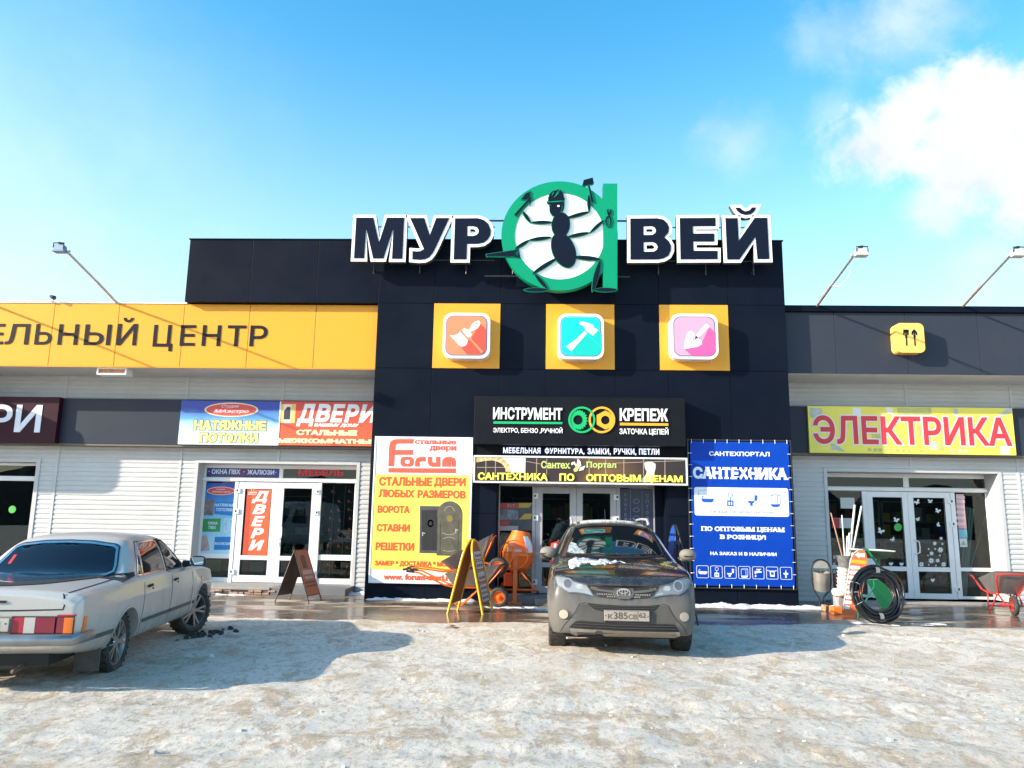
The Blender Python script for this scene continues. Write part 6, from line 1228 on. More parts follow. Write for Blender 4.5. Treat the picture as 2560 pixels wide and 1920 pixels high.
# ---- floodlights on the roof edge
M_GALV = mk('pole_galvanised', (0.50, 0.50, 0.50), 0.45, 0.5, noise=(6, 0.5, (0.36, 0.34, 0.32))); M_RUSTY = mk('pole_rusty', (0.30, 0.20, 0.16), 0.8, noise=(9, 0.8, (0.16, 0.08, 0.05)))
def floodlight(base, head, label, rust, pale):
    t = thing('floodlight', label, 'floodlight', base, 0, 'floodlights on poles along the roof edge')
    b = Vector(base); h = Vector(head); m = b+(h-b)*0.42
    mb = MB(); mb.tube([m, h, h+vx(0.06 if h.x > b.x or not pale else -0.06, -.03, 0.01)], 0.024, 8); ob('pole', mb, M_GALV, t, smooth=60)
    mb = MB(); mb.tube([b+vx(0, .15, -.06), m+(h-b)*0.02], 0.027, 8); ob('pole_base', mb, M_RUSTY if rust else M_GALV, t, smooth=60)
    s = 1 if pale else -1; c = h+vx(.12*s, -.04, .05)
    mb = MB(); w, d = .105, .075
    vs = [c+vx(sx*w*k, sy*d*k, z) for z, k in ((-.07, 1.1), (-.045, 1.08), (-.035, .95), (.055, .82), (.07, .7)) for sx, sy in ((-1, -1), (1, -1), (1, 1), (-1, 1))]
    mb.add(vs, [(i*4+j, i*4+(j+1) % 4, i*4+4+(j+1) % 4, i*4+4+j) for i in range(4) for j in range(4)]+[(0, 1, 2, 3), (16, 17, 18, 19)])
    ob('lamp_head', mb, mk('lamp_grey', (0.50, 0.50, 0.47), 0.5, noise=(6, .4, (.38, .37, .34))) if pale else mk('lamp_blue_grey', (0.16, 0.24, 0.34), 0.45), t, bevel=0.006)
    mb = MB(); mb.tube([c+vx(-.10, -.06, .0), c+vx(-.10, -.06, .095), c+vx(.10, -.06, .095), c+vx(.10, -.06, .0)], .012, 6); mb.box(c.x-.03, c.x+.03, c.y-.05, c.y+.05, c.z+.09, c.z+.12); ob('bracket', mb, M_DARKM, t)
    if pale == 2:
        mb = MB(); mb.tube([h+vx(0, -.02, -.03), h+(b-h)*.2+vx(.06, 0, -.17), h+(b-h)*.42+vx(.05, 0, -.16), h+(b-h)*.56], .006, 5); ob('cable', mb, M_WHITE, t)
    return t
floodlight((5.95, 16.2, 6.29), (5.66, 13.5, 6.43), 'pale floodlight with a loose hanging cable, nearest the black portal', True, 2)
floodlight((9.04, 16.2, 6.30), (8.42, 13.5, 6.43), 'pale floodlight on rust-based pole at the far right end of the roof', True, 1)
floodlight((-9.39, 16.15, 6.25), (-8.93, 13.55, 6.47), 'blue-grey floodlight on a thin pole above the yellow fascia', False, 0)
floodlight((-12.35, 16.15, 6.25), (-12.1, 13.4, 6.46), 'floodlight on a thin pole at the far left end of the yellow fascia', False, 0)
p = at('zA', 437, 640, 16.0); t = thing('roof_spotlight', 'tiny dark spotlight on the top edge of the yellow fascia', 'spotlight', (p.x, 16.1, 6.22))
mb = MB(); mb.tube([(p.x-.02, 16.12, 6.2), (p.x-.01, 16.1, 6.30)], .015, 6); mb.box(p.x-.06, p.x+.0, 16.05, 16.15, 6.22, 6.25); ob('foot', mb, M_WHITE, t)
mb = MB(); mb.lathe([(.001, -.06), (.035, -.06), (.05, .06), (.001, .06)], 12, 'y', (p.x+.03, 16.02, 6.31)); ob('lamp_head', mb, M_DARKM, t)
# ---- A-frames
def quad_slab(P, th, mat, name, t, inset=None):
    P = [Vector(p) for p in P]; n = (P[1]-P[0]).cross(P[3]-P[0]).normalized()*th/2
    mb = MB(); mb.add([p-n for p in P]+[p+n for p in P], [(0, 1, 2, 3), (7, 6, 5, 4), (0, 4, 5, 1), (1, 5, 6, 2), (2, 6, 7, 3), (3, 7, 4, 0)]); return ob(name, mb, mat, t)
def on_quad(P, u, v): return (P[0]*(1-u)+P[1]*u)*(1-v)+(P[3]*(1-u)+P[2]*u)*v
t = thing('a_frame_sign', 'folding black pavement sign with an orange printed right side, by the left shop door', 'sign', (-4.65, 15.2, 0))
La, Lb, Ra, Rb = vx(-5.02, 15.02, 0), vx(-4.89, 15.48, 0), vx(-4.32, 14.90, 0), vx(-4.24, 15.46, 0); Ta, Tb = vx(-4.70, 15.0, .98), vx(-4.60, 15.48, .98)
mb = MB()
for a, b in ((La, Ta), (Lb, Tb), (Ra, Ta), (Rb, Tb), (Ta, Tb), (La+(Ta-La)*.14, Lb+(Tb-Lb)*.14), (Ra+(Ta-Ra)*.14, Rb+(Tb-Rb)*.14)): mb.tube([a, b], .012, 6)
ob('frame', mb, M_DARKM, t)
q = [La+(Ta-La)*.13, Lb+(Tb-Lb)*.13, Tb, Ta]; quad_slab(q, .014, mk('board_black', (0.03, 0.028, 0.026), 0.5, noise=(4, .5, (.06, .055, .05))), 'back_panel', t)
q = [Ra+(Ta-Ra)*.13, Rb+(Tb-Rb)*.13, Tb, Ta]; q = [Vector(p) for p in q]
fp_ = quad_slab(q, .016, mk('board_orange', (0.45, 0.115, 0.05), 0.55, noise=(5, .5, (.34, .10, .06))), 'printed_panel', t)
nn_ = (q[1]-q[0]).cross(q[3]-q[0]).normalized(); nn_ = nn_ if nn_.x > 0 else -nn_
for (u0, u1, v0, v1, m) in ((.30, .62, .60, .88, mk('dim_print_dark', (0.11, 0.065, 0.05), 0.6)), (.12, .9, .46, .55, mk('dim_print_pale', (0.46, 0.30, 0.26), 0.6)), (.2, .85, .36, .42, mk('dim_print_pale', (0.46, 0.30, 0.26))), (.1, .9, .27, .305, mk('dim_print_dark', (0.11, 0.065, 0.05))), (.1, .9, .19, .225, mk('dim_print_dark', (0.11, 0.065, 0.05)))):
    quad_slab([on_quad(q, u0, v0)+nn_*.009, on_quad(q, u1, v0)+nn_*.009, on_quad(q, u1, v1)+nn_*.009, on_quad(q, u0, v1)+nn_*.009], .003, m, 'print', t)
def arch_board(t, A0, A1, top, z_top, mat_tube, mat_panel, r=.022, foot=.06):
    """inverted-U tube from foot A0 to foot A1 leaning to the ridge point top"""
    A0, A1 = Vector(A0), Vector(A1); w = A1-A0; c = (A0+A1)/2; up = Vector((top[0], top[1], z_top))-c; L = up.length; u = up/L; hw = w.length/2; wv = w/w.length
    pts = [A0, A0+u*(L-hw*1.25)]+[c+u*(L-hw*1.25)+(-wv*math.cos(R(a))*hw+u*math.sin(R(a))*hw*1.25) for a in range(15, 180, 15)]+[A1+u*(L-hw*1.25), A1]
    mb = MB(); mb.tube(pts, r, 8); fr_ = ob('tube_frame', mb, mat_tube, t, smooth=60)
    inner = [A0+u*foot*3, A1+u*foot*3, A1+u*(L-hw*1.25)]+[c+u*(L-hw*1.25)+(wv*math.cos(R(a))*hw+u*math.sin(R(a))*hw*1.25) for a in range(15, 180, 15)]+[A0+u*(L-hw*1.25)]
    n = w.cross(u).normalized()*.006; k = len(inner); mb = MB(); mb.add([p-n for p in inner]+[p+n for p in inner], [tuple(range(k)), tuple(range(2*k-1, k-1, -1))]+[(i, (i+1) % k, k+(i+1) % k, k+i) for i in range(k)])
    ob('panel', mb, mat_panel, t); return A0, A1, u, L, wv, hw, w.cross(u).normalized()
M_YTUBE = mk('yellow_tube', (0.78, 0.46, 0.012), 0.3, coat=0.4)
t = thing('a_frame_sign', 'bright yellow tube-framed folding price sign standing on the wet paving before the wheelbarrows', 'sign', (-1.2, 14.1, 0))
arch_board(t, (-1.56, 13.77, 0), (-1.44, 14.30, 0), (-1.20, 14.05), 1.27, M_YTUBE, mk('price_back', (0.22, 0.115, 0.035), 0.6, noise=(4, .4, (.16, .09, .04))))
A0, A1, u, L, wv, hw, n = arch_board(t, (-.94, 13.72, 0), (-.82, 14.42, 0), (-1.15, 14.05), 1.26, M_YTUBE, mk('price_front', (0.34, 0.10, 0.05), 0.6))
n = n if n.x > 0 else -n; M_PRW = flat('price_white', (0.62, 0.56, 0.60), 0.55)
for k, (a, b) in enumerate(((.16, .26), (.29, .39), (.43, .56), (.60, .70), (.735, .84))):
    q = [A0+wv*2*hw*s_+u*L*v_+n*.012 for s_, v_ in ((.16, a), (.84, a), (.84, b), (.16, b))]; quad_slab(q, .004, M_PRW, 'price_card', t)
    if k < 4: mb = MB(); mb.tube([A0+u*L*(b+.018)+n*.005, A1+u*L*(b+.018)+n*.005], .009, 6); ob('crossbar', mb, M_YTUBE, t)
    for s_ in (.3, .5, .7): q2 = [A0+wv*2*hw*(s_+ds)+u*L*(a+.03+dv)+n*.016 for ds, dv in ((-.06, 0), (.06, 0), (.06, .035), (-.06, .035))]; quad_slab(q2, .002, flat('price_ink', (0.12, 0.04, 0.04), 0.6), 'price_ink', t)
t = thing('a_frame_sign', 'blue tube-framed folding sign half hidden behind the SUV, right side', 'sign', (2.45, 13.3, 0))
arch_board(t, (2.12, 12.95, 0), (2.10, 13.5, 0), (2.27, 13.2), 1.58, M_DARKM, mk('blue_board', (0.0, 0.07, 0.42), 0.45), r=.014)
A0, A1, u, L, wv, hw, n = arch_board(t, (2.58, 12.9, 0), (2.62, 13.5, 0), (2.30, 13.2), 1.58, M_DARKM, mk('blue_board', (0.0, 0.07, 0.42), 0.45), r=.014)
n = n if n.y < 0 or n.x > 0 else -n
for v_ in (.80, .70, .60, .52):
    for s_ in (.25, .5, .75): q = [A0+wv*2*hw*(s_+ds)+u*L*(v_+dv)-n*.014 for ds, dv in ((-.09, 0), (.09, 0), (.09, .05), (-.09, .05))]; quad_slab(q, .003, M_BWH, 'white_print', t)
# ---- wheelbarrows
def barrow(label, loc, mat, tray_mat, rz=0.0, ry=0.0, wheels=2, group=None, hub=None):
    t = thing('wheelbarrow', label, 'wheelbarrow', loc, rz, group)
    if ry: t.rotation_euler = (0, ry, rz); W[t] = Matrix.Translation(loc) @ Matrix.Rotation(rz, 4, 'Z') @ Matrix.Rotation(ry, 4, 'Y')
    def rr(x0, x1, w, z, r=.09, tilt=0.0):
        return [(x, y, z+tilt*(x-x0)) for x, y in rrect(x0, x1, -w, w, r, 5)]
    rings = [rr(-.30, .30, .20, .375, .08), rr(-.32, .33, .215, .385, .09), rr(-.46, .62, .31, .58, .12, .2), rr(-.475, .64, .325, .592, .12, .2), rr(-.46, .62, .31, .586, .12, .2), rr(-.30, .31, .205, .40, .085), rr(-.28, .28, .19, .388, .08)]
    n = len(rings[0]); mb = MB(); mb.add([p for r_ in rings for p in r_], [(i*n+k, i*n+(k+1) % n, (i+1)*n+(k+1) % n, (i+1)*n+k) for i in range(6) for k in range(n)]+[tuple(range(n))[::-1], tuple(6*n+k for k in range(n))])
    ob('tray', mb, tray_mat, t, local=True, smooth=50)
    mb = MB()
    for s in (-1, 1): mb.tube([(-1.12, s*.27, .64), (-.95, s*.27, .615), (-.46, s*.25, .395), (-.28, s*.20, .355), (.30, s*.17, .35), (.50, s*.15, .24), (.56, s*.13, .185)], .016, 8); mb.tube([(.30, s*.17, .35), (.55, s*.26, .64), (.63, s*.25, .75)], .013, 8)
    mb.tube([(.63, -.25, .75), (.67, -.1, .765), (.67, .1, .765), (.63, .25, .75)], .013, 8); mb.tube([(-.28, -.2, .355), (-.28, .2, .355)], .014, 8); mb.tube([(.56, -.26, .185), (.56, .26, .185)], .012, 8)
    ob('frame', mb, mat, t, local=True, smooth=60)
    mb = MB()
    for s in (-1, 1): mb.tube([(-.27, s*.20, .35), (-.27, s*.21, .08), (-.22, s*.21, .02), (-.14, s*.21, .02), (.12, s*.18, .26), (.2, s*.17, .35)], .014, 8)
    mb.tube([(-.25, -.21, .10), (-.25, .21, .10)], .012, 8); ob('stand', mb, mat, t, local=True, smooth=60)
    for s in (-1, 1): mb = MB(); mb.tube([(-1.19, s*.27, .645), (-1.04, s*.27, .63)], .022, 10); ob('grip', mb, M_DARKM, t, local=True, smooth=60)
    for s in ((-1, 1) if wheels == 2 else (0,)):
        mb = MB(); c = (.56, s*.19, .183); mb.lathe([(.10, -.03), (.125, -.045), (.165, -.04), (.183, -.02), (.183, .02), (.165, .04), (.125, .045), (.10, .03)], 32, 'y', c); w_ = ob('wheel', mb, M_RUBBER, t, local=True, smooth=60)
        mb = MB(); mb.lathe([(.128, -.038), (.11, -.04), (.10, -.012), (.05, -.012), (.04, -.045), (.001, -.05)], 28, 'y', c); mb.lathe([(.001, .05), (.04, .045), (.05, .012), (.10, .012), (.11, .04), (.128, .038)], 28, 'y', c); ob('hub', mb, hub or mat, w_, local=True, smooth=40)
    return t
M_ORANGE = mk('orange_paint', (0.86, 0.155, 0.004), 0.35, coat=0.3, noise=(4, .25, (.74, .13, .01))); M_RED = mk('red_paint', (0.60, 0.03, 0.025), 0.35, coat=0.3); M_GRN = mk('green_paint', (0.0, 0.16, 0.05), 0.35, coat=0.3)
barrow('orange wheelbarrow with a zinc tray standing level on its legs beside the yellow sign', (-1.30, 15.12, 0), M_ORANGE, M_STEEL, 0.03, 0, 2, 'orange wheelbarrows stacked by the entrance')
barrow('orange wheelbarrow with a tipped zinc tray lying on top of another wheelbarrow', (-1.25, 15.25, .39), M_ORANGE, M_STEEL, 0.02, R(-17), 2, 'orange wheelbarrows stacked by the entrance')
barrow('red wheelbarrow with a zinc tray at the right edge of the photo', (9.12, 15.85, 0), M_RED, M_STEEL, R(-104), 0, 1)
# ---- concrete mixers
def mixer(label, loc, mat, mat2, words):
    x, y, z0 = loc; t = thing('concrete_mixer', label, 'concrete mixer', loc); dc = vx(x+.05, y+.28, 0)
    M = Matrix.Rotation(R(-7), 4, 'X') @ Matrix.Rotation(R(6), 4, 'Y')
    mb = MB(); mb.lathe([(.001, .60), (.15, .61), (.24, .66), (.305, .80), (.315, .93), (.325, .935), (.325, .965), (.312, .97), (.305, 1.08), (.19, 1.36), (.185, 1.39), (.178, 1.385), (.175, 1.35), (.28, 1.08), (.28, .8), (.001, .70)], 40, 'z')
    mb.v = [tuple(M @ (Vector(v)-vx(0, 0, .95))+vx(0, 0, .95)+dc) for v in mb.v]; dr = ob('drum', mb, mat, t, smooth=35)
    mb = MB(); rc = vx(x-.02, y-.12, .95); mb.tube([rc+vx(.275*math.cos(R(a)), 0, .275*math.sin(R(a))) for a in range(0, 360, 10)], .013, 8, closed=True)
    for a in (0, 120, 240): mb.obox(rc+vx(.14*math.cos(R(a-90+90)), 0, .14*math.sin(R(a))), vx(.14*math.cos(R(a)), 0, .14*math.sin(R(a))), vx(0, .006, 0), vx(-.022*math.sin(R(a)), 0, .022*math.cos(R(a))))
    mb.lathe([(.001, -.06), (.05, -.06), (.05, .03), (.001, .03)], 16, 'y', rc); ob('handwheel', mb, mat, t, smooth=40)
    mb = MB(); mb.box(x-.04, x+.04, y-.04, y+.03, .01, .92); mb.box(x-.14, x+.14, y-.06, y+.05, 0, .035); mb.box(x-.03, x+.03, y-.02, y+.72, .88, .94) if False else None
    mb.tube([(x, y, .30), (x+.02, y+.62, .30)], .028, 8); mb.tube([(x+.02, y+.62, .22), (x+.02, y+.62, .80)], .028, 8)
    for s in (-1, 1): mb.tube([(x+.01, y+.55, .72), (x+.02+s*.36, y+.60, .24)], .022, 8)
    mb.tube([(x-.40, y+.60, .22), (x+.44, y+.60, .22)], .024, 8); ob('frame', mb, mat, t, bevel=0.003)
    mb = MB(); mb.box(x-.24, x-.06, y+.35, y+.6, .30, .56); ob('motor_box', mb, mat2, t, bevel=0.02)
    for s in (-1, 1): mb = MB(); mb.lathe([(.001, -.025), (.10, -.03), (.10, .03), (.001, .025)], 24, 'x', (x+.02+s*.43, y+.60, .102)); ob('wheel', mb, M_RUBBER, t, smooth=40)
    if words:
        DB = BVHTree.FromPolygons([Vector(v) for v in dr.data.vertices.data.vertices] if False else [v.co.copy() for v in dr.data.vertices], [tuple(p.vertices) for p in dr.data.polygons])
        lab = panel(DB, [[(dc.x+.10, 1.30), (dc.x+.19, 1.30), (dc.x+.275, 1.13), (dc.x+.285, .985), (dc.x+.17, .985), (dc.x+.155, 1.12)]], 'y', .002, .004, .03); ob('paper_label', lab, M_WHITEP, dr)
        vs, fs, _ = glyphs('Мешалка', .02, .15); lo, hi = vs.min(0), vs.max(0); mb = MB(); V = []
        for px_, pz_ in vs[:, :2]:
            X = dc.x-.20+(px_-lo[0])/(hi[0]-lo[0])*.27; Zz = 1.005+(pz_-lo[1])/(hi[1]-lo[1])*.055; h = DB.ray_cast(Vector((X, 0, Zz)), Vector((0, 1, 0)))[0]; V.append(h+vx(0, -.004, 0))
        mb.add(V, fs); ob('lettering', mb, M_WHITEP, dr)
    return t
M_ORD = mk('orange_red_paint', (0.62, 0.085, 0.012), 0.4)
mixer('orange concrete mixer with a handwheel and white paper label beside the entrance steps', (-.45, 15.62, 0), M_ORANGE, M_ORD, True)
t = thing('red_canister', 'small red rounded canister half hidden behind the SUV by the entrance doors', 'canister', (.42, 15.2, 0))
mb = MB(); mb.lathe([(.001, .80), (.17, .80), (.19, .84), (.19, 1.10), (.17, 1.19), (.10, 1.225), (.001, 1.23)], 28, 'z', (.42, 15.2, 0)); ob('tank', mb, M_RED, t, smooth=40)
mb = MB(); mb.lathe([(.001, 1.225), (.05, 1.225), (.05, 1.26), (.001, 1.262)], 16, 'z', (.42, 15.2, 0)); ob('cap', mb, M_DARKM, t)
mb = MB()
for dx, dy in ((-.14, -.1), (.14, -.1), (.14, .1), (-.14, .1)): mb.tube([(.42+dx, 15.2+dy, 0), (.42+dx, 15.2+dy, .82)], .016, 6)
ob('stand', mb, M_DARKM, t)
# ---- litter bin on a loop stand
t = thing('litter_bin', 'steel litter bin hung in an oval black hoop against the siding', 'bin', (5.66, 16.05, 0))
mb = MB(); hp = [(5.60, 15.98, 0.0), (5.61, 15.99, .16), (5.50, 16.0, .36), (5.475, 16.0, .5), (5.475, 16.0, .76)]+[(5.665+.19*math.cos(R(a)), 16.0, .76+.18*math.sin(R(a))) for a in range(165, 0, -15)]+[(5.855, 16.0, .76), (5.855, 16.0, .5), (5.83, 16.0, .36), (5.73, 16.1, .2), (5.73, 16.2, 0)]
mb.tube(hp, .016, 8); mb.tube([(5.475, 16.0, .57), (5.855, 16.0, .57)], .010, 6); ob('hoop', mb, M_DARKM, t, smooth=60)
mb = MB(); Mt = Matrix.Rotation(R(8), 4, 'X'); mb.lathe([(.001, -.20), (.12, -.20), (.155, -.155), (.16, .18), (.153, .182), (.150, -.14), (.001, -.15)], 28, 'z', (5.665, 15.99, .52), M=Mt); ob('bucket', mb, mk('bin_steel', (0.34, 0.33, 0.31), 0.45, 0.5, noise=(6, .6, (.22, .20, .17))), t, smooth=40)
ob('hood', MB().prism([arc(5.665, .77, .155, .15, 0, 180, 16)], 16.0, 16.012), mk('hood_steel', (0.40, 0.39, 0.36), 0.5, 0.3), t)
# ---- goods stacked left of the right shop
mb = MB(); mb.box(5.76, 6.02, 15.42, 15.7, 0, .27); ob('crate', mb, mk('crate_grey', (0.24, 0.24, 0.25), 0.6, noise=(7, .6, (.45, .45, .46))), None, 'grey plastic crate at the foot of the pile of white tubs', 'crate', bevel=0.012)
mb = MB(); mb.lathe([(.001, .272), (.12, .275), (.155, .31), (.16, .38), (.13, .42), (.001, .42)], 24, 'z', (5.84, 15.5, 0)); ob('cushioned_tub', mb, mk('tub_white', (0.70, 0.68, 0.62), 0.5, noise=(9, .5, (.52, .48, .42))), None, 'squat round white tub lying on the grey crate', 'tub', smooth='all')
for k in range(6):
    mb = MB(); z = .421+k*.066; mb.lathe([(.001, z), (.105, z), (.118, z+.058), (.132, z+.060), (.132, z+.0655), (.001, z+.0655)], 24, 'z', (5.90+.006*(k % 2)+.006*k, 15.5+.005*(k % 3), 0))
    ob('plastic_tub', mb, mk('tub_white', (0.70, 0.68, 0.62), 0.5), None, ('lowest white tub of the tall stack behind the orange board', 'second white tub from the bottom of the stack behind the orange board', 'third white tub from the bottom of the stack behind the orange board', 'fourth white tub up the stack behind the orange board', 'fifth white tub up, next below the topmost in the stack', 'topmost white tub of the stack, right under the dark pail')[k], 'tub', 'white tubs stacked by the right shop', smooth=40)
mb = MB(); mb.lathe([(.001, .82), (.125, .82), (.16, 1.03), (.168, 1.035), (.168, 1.045), (.155, 1.04), (.12, .84), (.001, .84)], 28, 'z', (5.97, 15.5, 0)); pail = ob('pail', mb, mk('pail_dark', (0.09, 0.09, 0.095), 0.3, noise=(20, .7, (.3, .3, .3))), None, 'dark glossy pail full of poles on top of the white tubs', 'pail', smooth=40)
M_WOODP = mk('pole_brown', (0.42, 0.22, 0.14), 0.6); M_WP = mk('pole_white', (0.74, 0.72, 0.68), 0.5)
for (x0, x1, z1, r_, m, lb) in ((5.95, 5.73, 1.86, .012, M_WOODP, 'brown wooden handle leaning left out of the dark pail'), (5.96, 5.94, 1.82, .011, M_WP, 'thin pale handle next to the brown one in the pail'), (5.97, 6.02, 1.42, .011, M_WP, 'shortest white stick standing in the dark pail'),
                           (6.0, 6.07, 1.48, .018, M_WP, 'half height thick white tube in the dark pail'), (6.02, 6.20, 2.02, .020, M_WP, 'tallest thick white tube standing in the dark pail'), (6.05, 6.33, 2.0, .016, M_WP, 'tall white tube leaning right out of the dark pail')):
    mb = MB(); mb.tube([(x0, 15.5, .85), (x1, 15.47, z1)], r_, 10); ob('long_handle', mb, m, None, lb, 'pole', 'poles in the dark pail', smooth=60)
t = thing('price_board', 'tall orange arched price board with a white arrow, leaning behind the black pipe coil', 'sign', (5.75, 14.8, 0))
BY = 14.72
def bq(pts, Y0, d, mat, nm):
    P = []; mb = MB().prism([fp('zR', pts, BY)], 0, d); mb.v = [(x, BY+y-Y0-d+(1.2-z)*-.06, z) for x, y, z in mb.v]; return ob(nm, mb, mat, t)
OUTL = [(1000, 1240), (1118, 640), (1135, 540), (1180, 455), (1240, 415), (1320, 415), (1350, 455), (1368, 560), (1345, 700), (1235, 1250), (1210, 1305), (1010, 1300)]
bq(OUTL, 0, .012, mk('price_orange', (0.66, 0.17, 0.06), 0.5, noise=(3, .4, (.55, .13, .05))), 'panel')
bq([(1008, 1235), (1110, 640), (1128, 540), (1175, 455), (1238, 410), (1240, 420), (1183, 462), (1138, 545), (1120, 645), (1020, 1235)], .012, .006, M_WHITE, 'edge_trim')
bq([(1195, 480), (1250, 445), (1250, 465), (1330, 460), (1330, 515), (1255, 505), (1258, 530)], .012, .003, M_WHITEP, 'arrow'); bq([(1130, 540), (1352, 565), (1348, 612), (1124, 585)], .012, .003, flat('price_yellow', (0.82, 0.42, 0.02), 0.5), 'yellow_band')
for k in range(9):
    y0 = 640+k*68; x0 = 1122-k*12; w_ = (140, 205, 130, 120, 105, 100, 95, 95, 80)[k]; bq([(x0, y0-2), (x0+18, y0-12), (x0+w_, y0), (x0+w_, y0+40), (x0+18, y0+42), (x0, y0+22)], .012, .003, M_WHITEP, 'price_card')
mb = MB(); mb.box(5.46, 5.88, 14.9, 15.12, 0, .13); ob('orange_box', mb, mk('box_orange', (0.74, 0.20, 0.03), 0.5, noise=(6, .5, (.55, .12, .02))), None, 'low orange box on the ground behind the price board foot', 'box', bevel=0.02)
mb = MB(); mb.box(0, .10, 0, .12, 0, .11); mb.xf(Matrix.Translation((5.46, 15.30, 0)) @ Matrix.Rotation(.5, 4, 'Z') @ Matrix.Rotation(.2, 4, 'X')); ob('brick_lump', mb, mk('brick_lump', (0.36, 0.17, 0.09), 0.9, noise=(12, .8, (.5, .36, .26)), bump=(30, .6, .01)), None, 'broken brown brick lying on the snow near the litter bin', 'brick', bevel=0.015)
# ---- coil of black pipe
t = thing('pipe_coil', 'big coil of black plastic pipe bound with wire, leaning on the green wheelbarrow', 'pipe coil', (5.78, 13.75, 0))
random.seed(11); cc = vx(5.80, 13.78, .475); ax = vx(1, 0.12, 0).normalized(); up_ = vx(0.02, .30, .95).normalized(); nrm_ = ax.cross(up_).normalized()
mb = MB()
for k in range(26):
    rr_ = random.uniform(.30, .458); off_ = random.uniform(-.06, .06); ecc = random.uniform(-.02, .02); pts = []
    for j in range(48):
        a = 2*math.pi*j/48; q_ = rr_+.012*math.sin(2*a+k)+.006*math.sin(5*a+k*2); pts.append(cc+ax*(q_+ecc)*math.cos(a)+up_*(q_-ecc)*math.sin(a)*1.0+nrm_*(off_+.02*math.sin(a*3+k)))
    mb.tube(pts, .016, 7, closed=True)
ob('pipe', mb, mk('pipe_black', (0.012, 0.012, 0.013), 0.32), t, smooth='all')
mb = MB()
for a in (155, 178, 205): 
    c_ = cc+ax*.39*math.cos(R(a))+up_*.39*math.sin(R(a)); rd = (ax*math.cos(R(a))+up_*math.sin(R(a))); mb.tube([c_+rd*.085*math.cos(s_)+nrm_*.085*math.sin(s_) for s_ in [2*math.pi*i/16 for i in range(16)]], .005, 5, closed=True)
ob('wire_tie', mb, mk('tie_wire', (0.42, 0.40, 0.38), 0.5), t)
for a in (82, 268):
    c_ = cc+ax*.395*math.cos(R(a))+up_*.395*math.sin(R(a)); rd = (ax*math.cos(R(a))+up_*math.sin(R(a))); tn = (-ax*math.sin(R(a))+up_*math.cos(R(a)))
    mb = MB(); mb.tube([c_-tn*.035+rd*.0, c_+tn*.035], .086, 14, caps=False); ob('tape', mb, mk('tape_clear', (0.22, 0.22, 0.22), 0.25), t, smooth='all')
# ---- green wheelbarrow on end
t = thing('wheelbarrow', 'green framed wheelbarrow stood on end behind the black pipe coil', 'wheelbarrow', (6.1, 14.9, 0))
mb = MB(); P = [vx(6.02, 14.95, 1.175), vx(6.68, 14.95, 1.155), vx(6.62, 15.6, 1.16), vx(6.04, 15.6, 1.17)]; Q = [vx(6.2, 15.05, 1.02), vx(6.56, 15.05, 1.0), vx(6.54, 15.5, 1.0), vx(6.22, 15.5, 1.02)]; P2 = [p+vx(0, 0, -.012) for p in P]
mb.add(P+P2+Q, [(0, 1, 5, 4), (1, 2, 6, 5), (2, 3, 7, 6), (3, 0, 4, 7), (4, 5, 9, 8), (5, 6, 10, 9), (6, 7, 11, 10), (7, 4, 8, 11), (8, 9, 10, 11), (0, 3, 2, 1)]); ob('tray', mb, mk('tray_dark_green', (.03, .07, .045), .5, noise=(5, .5, (.09, .10, .09))), t); mb = MB(); mb.tube([p+vx(0, 0, .004) for p in P], .012, 6, closed=True); ob('tray_rim', mb, mk('rim_pale', (.6, .62, .6), .4), t)
mb = MB(); mb.tube([(6.08, 14.9, 1.20), (6.14, 14.88, 1.19), (6.24, 14.85, 1.02), (6.30, 14.85, .92), (6.36, 14.8, .72), (6.42, 14.75, .45)], .022, 8); mb.tube([(6.47, 15.2, 1.0), (6.48, 15.2, .55)], .018, 8); mb.tube([(6.2, 15.4, 1.15), (6.35, 15.3, .7), (6.45, 15.2, .3)], .018, 8)
mb.tube([(5.55, 14.02, .02), (5.58, 14.05, .12), (6.05, 14.45, .55), (6.10, 14.6, .8)], .013, 8); ob('frame', mb, M_GRN, t, smooth=60)
quad_slab([vx(6.22, 14.6, .16), vx(6.50, 14.62, .10), vx(6.33, 14.70, .66), vx(6.02, 14.70, .64)], .02, mk('green_sheet', (0.0, 0.10, 0.025), 0.5, noise=(4, .4, (.0, .06, .02))), 'sheet', t); quad_slab([vx(6.50, 14.62, .10), vx(6.58, 14.75, .13), vx(6.40, 14.80, .66), vx(6.33, 14.70, .66)], .02, mk('green_sheet2', (0.0, 0.16, 0.05), 0.4), 'sheet', t)
mb = MB(); mb.lathe([(.05, -.03), (.14, -.045), (.18, -.02), (.18, .02), (.14, .045), (.05, .03)], 28, 'x', tuple(at('zR', 1688, 1150, 15.0))); ob('wheel', mb, mk('yellow_wheel', (0.74, 0.34, 0.01), 0.45), t, smooth=40)
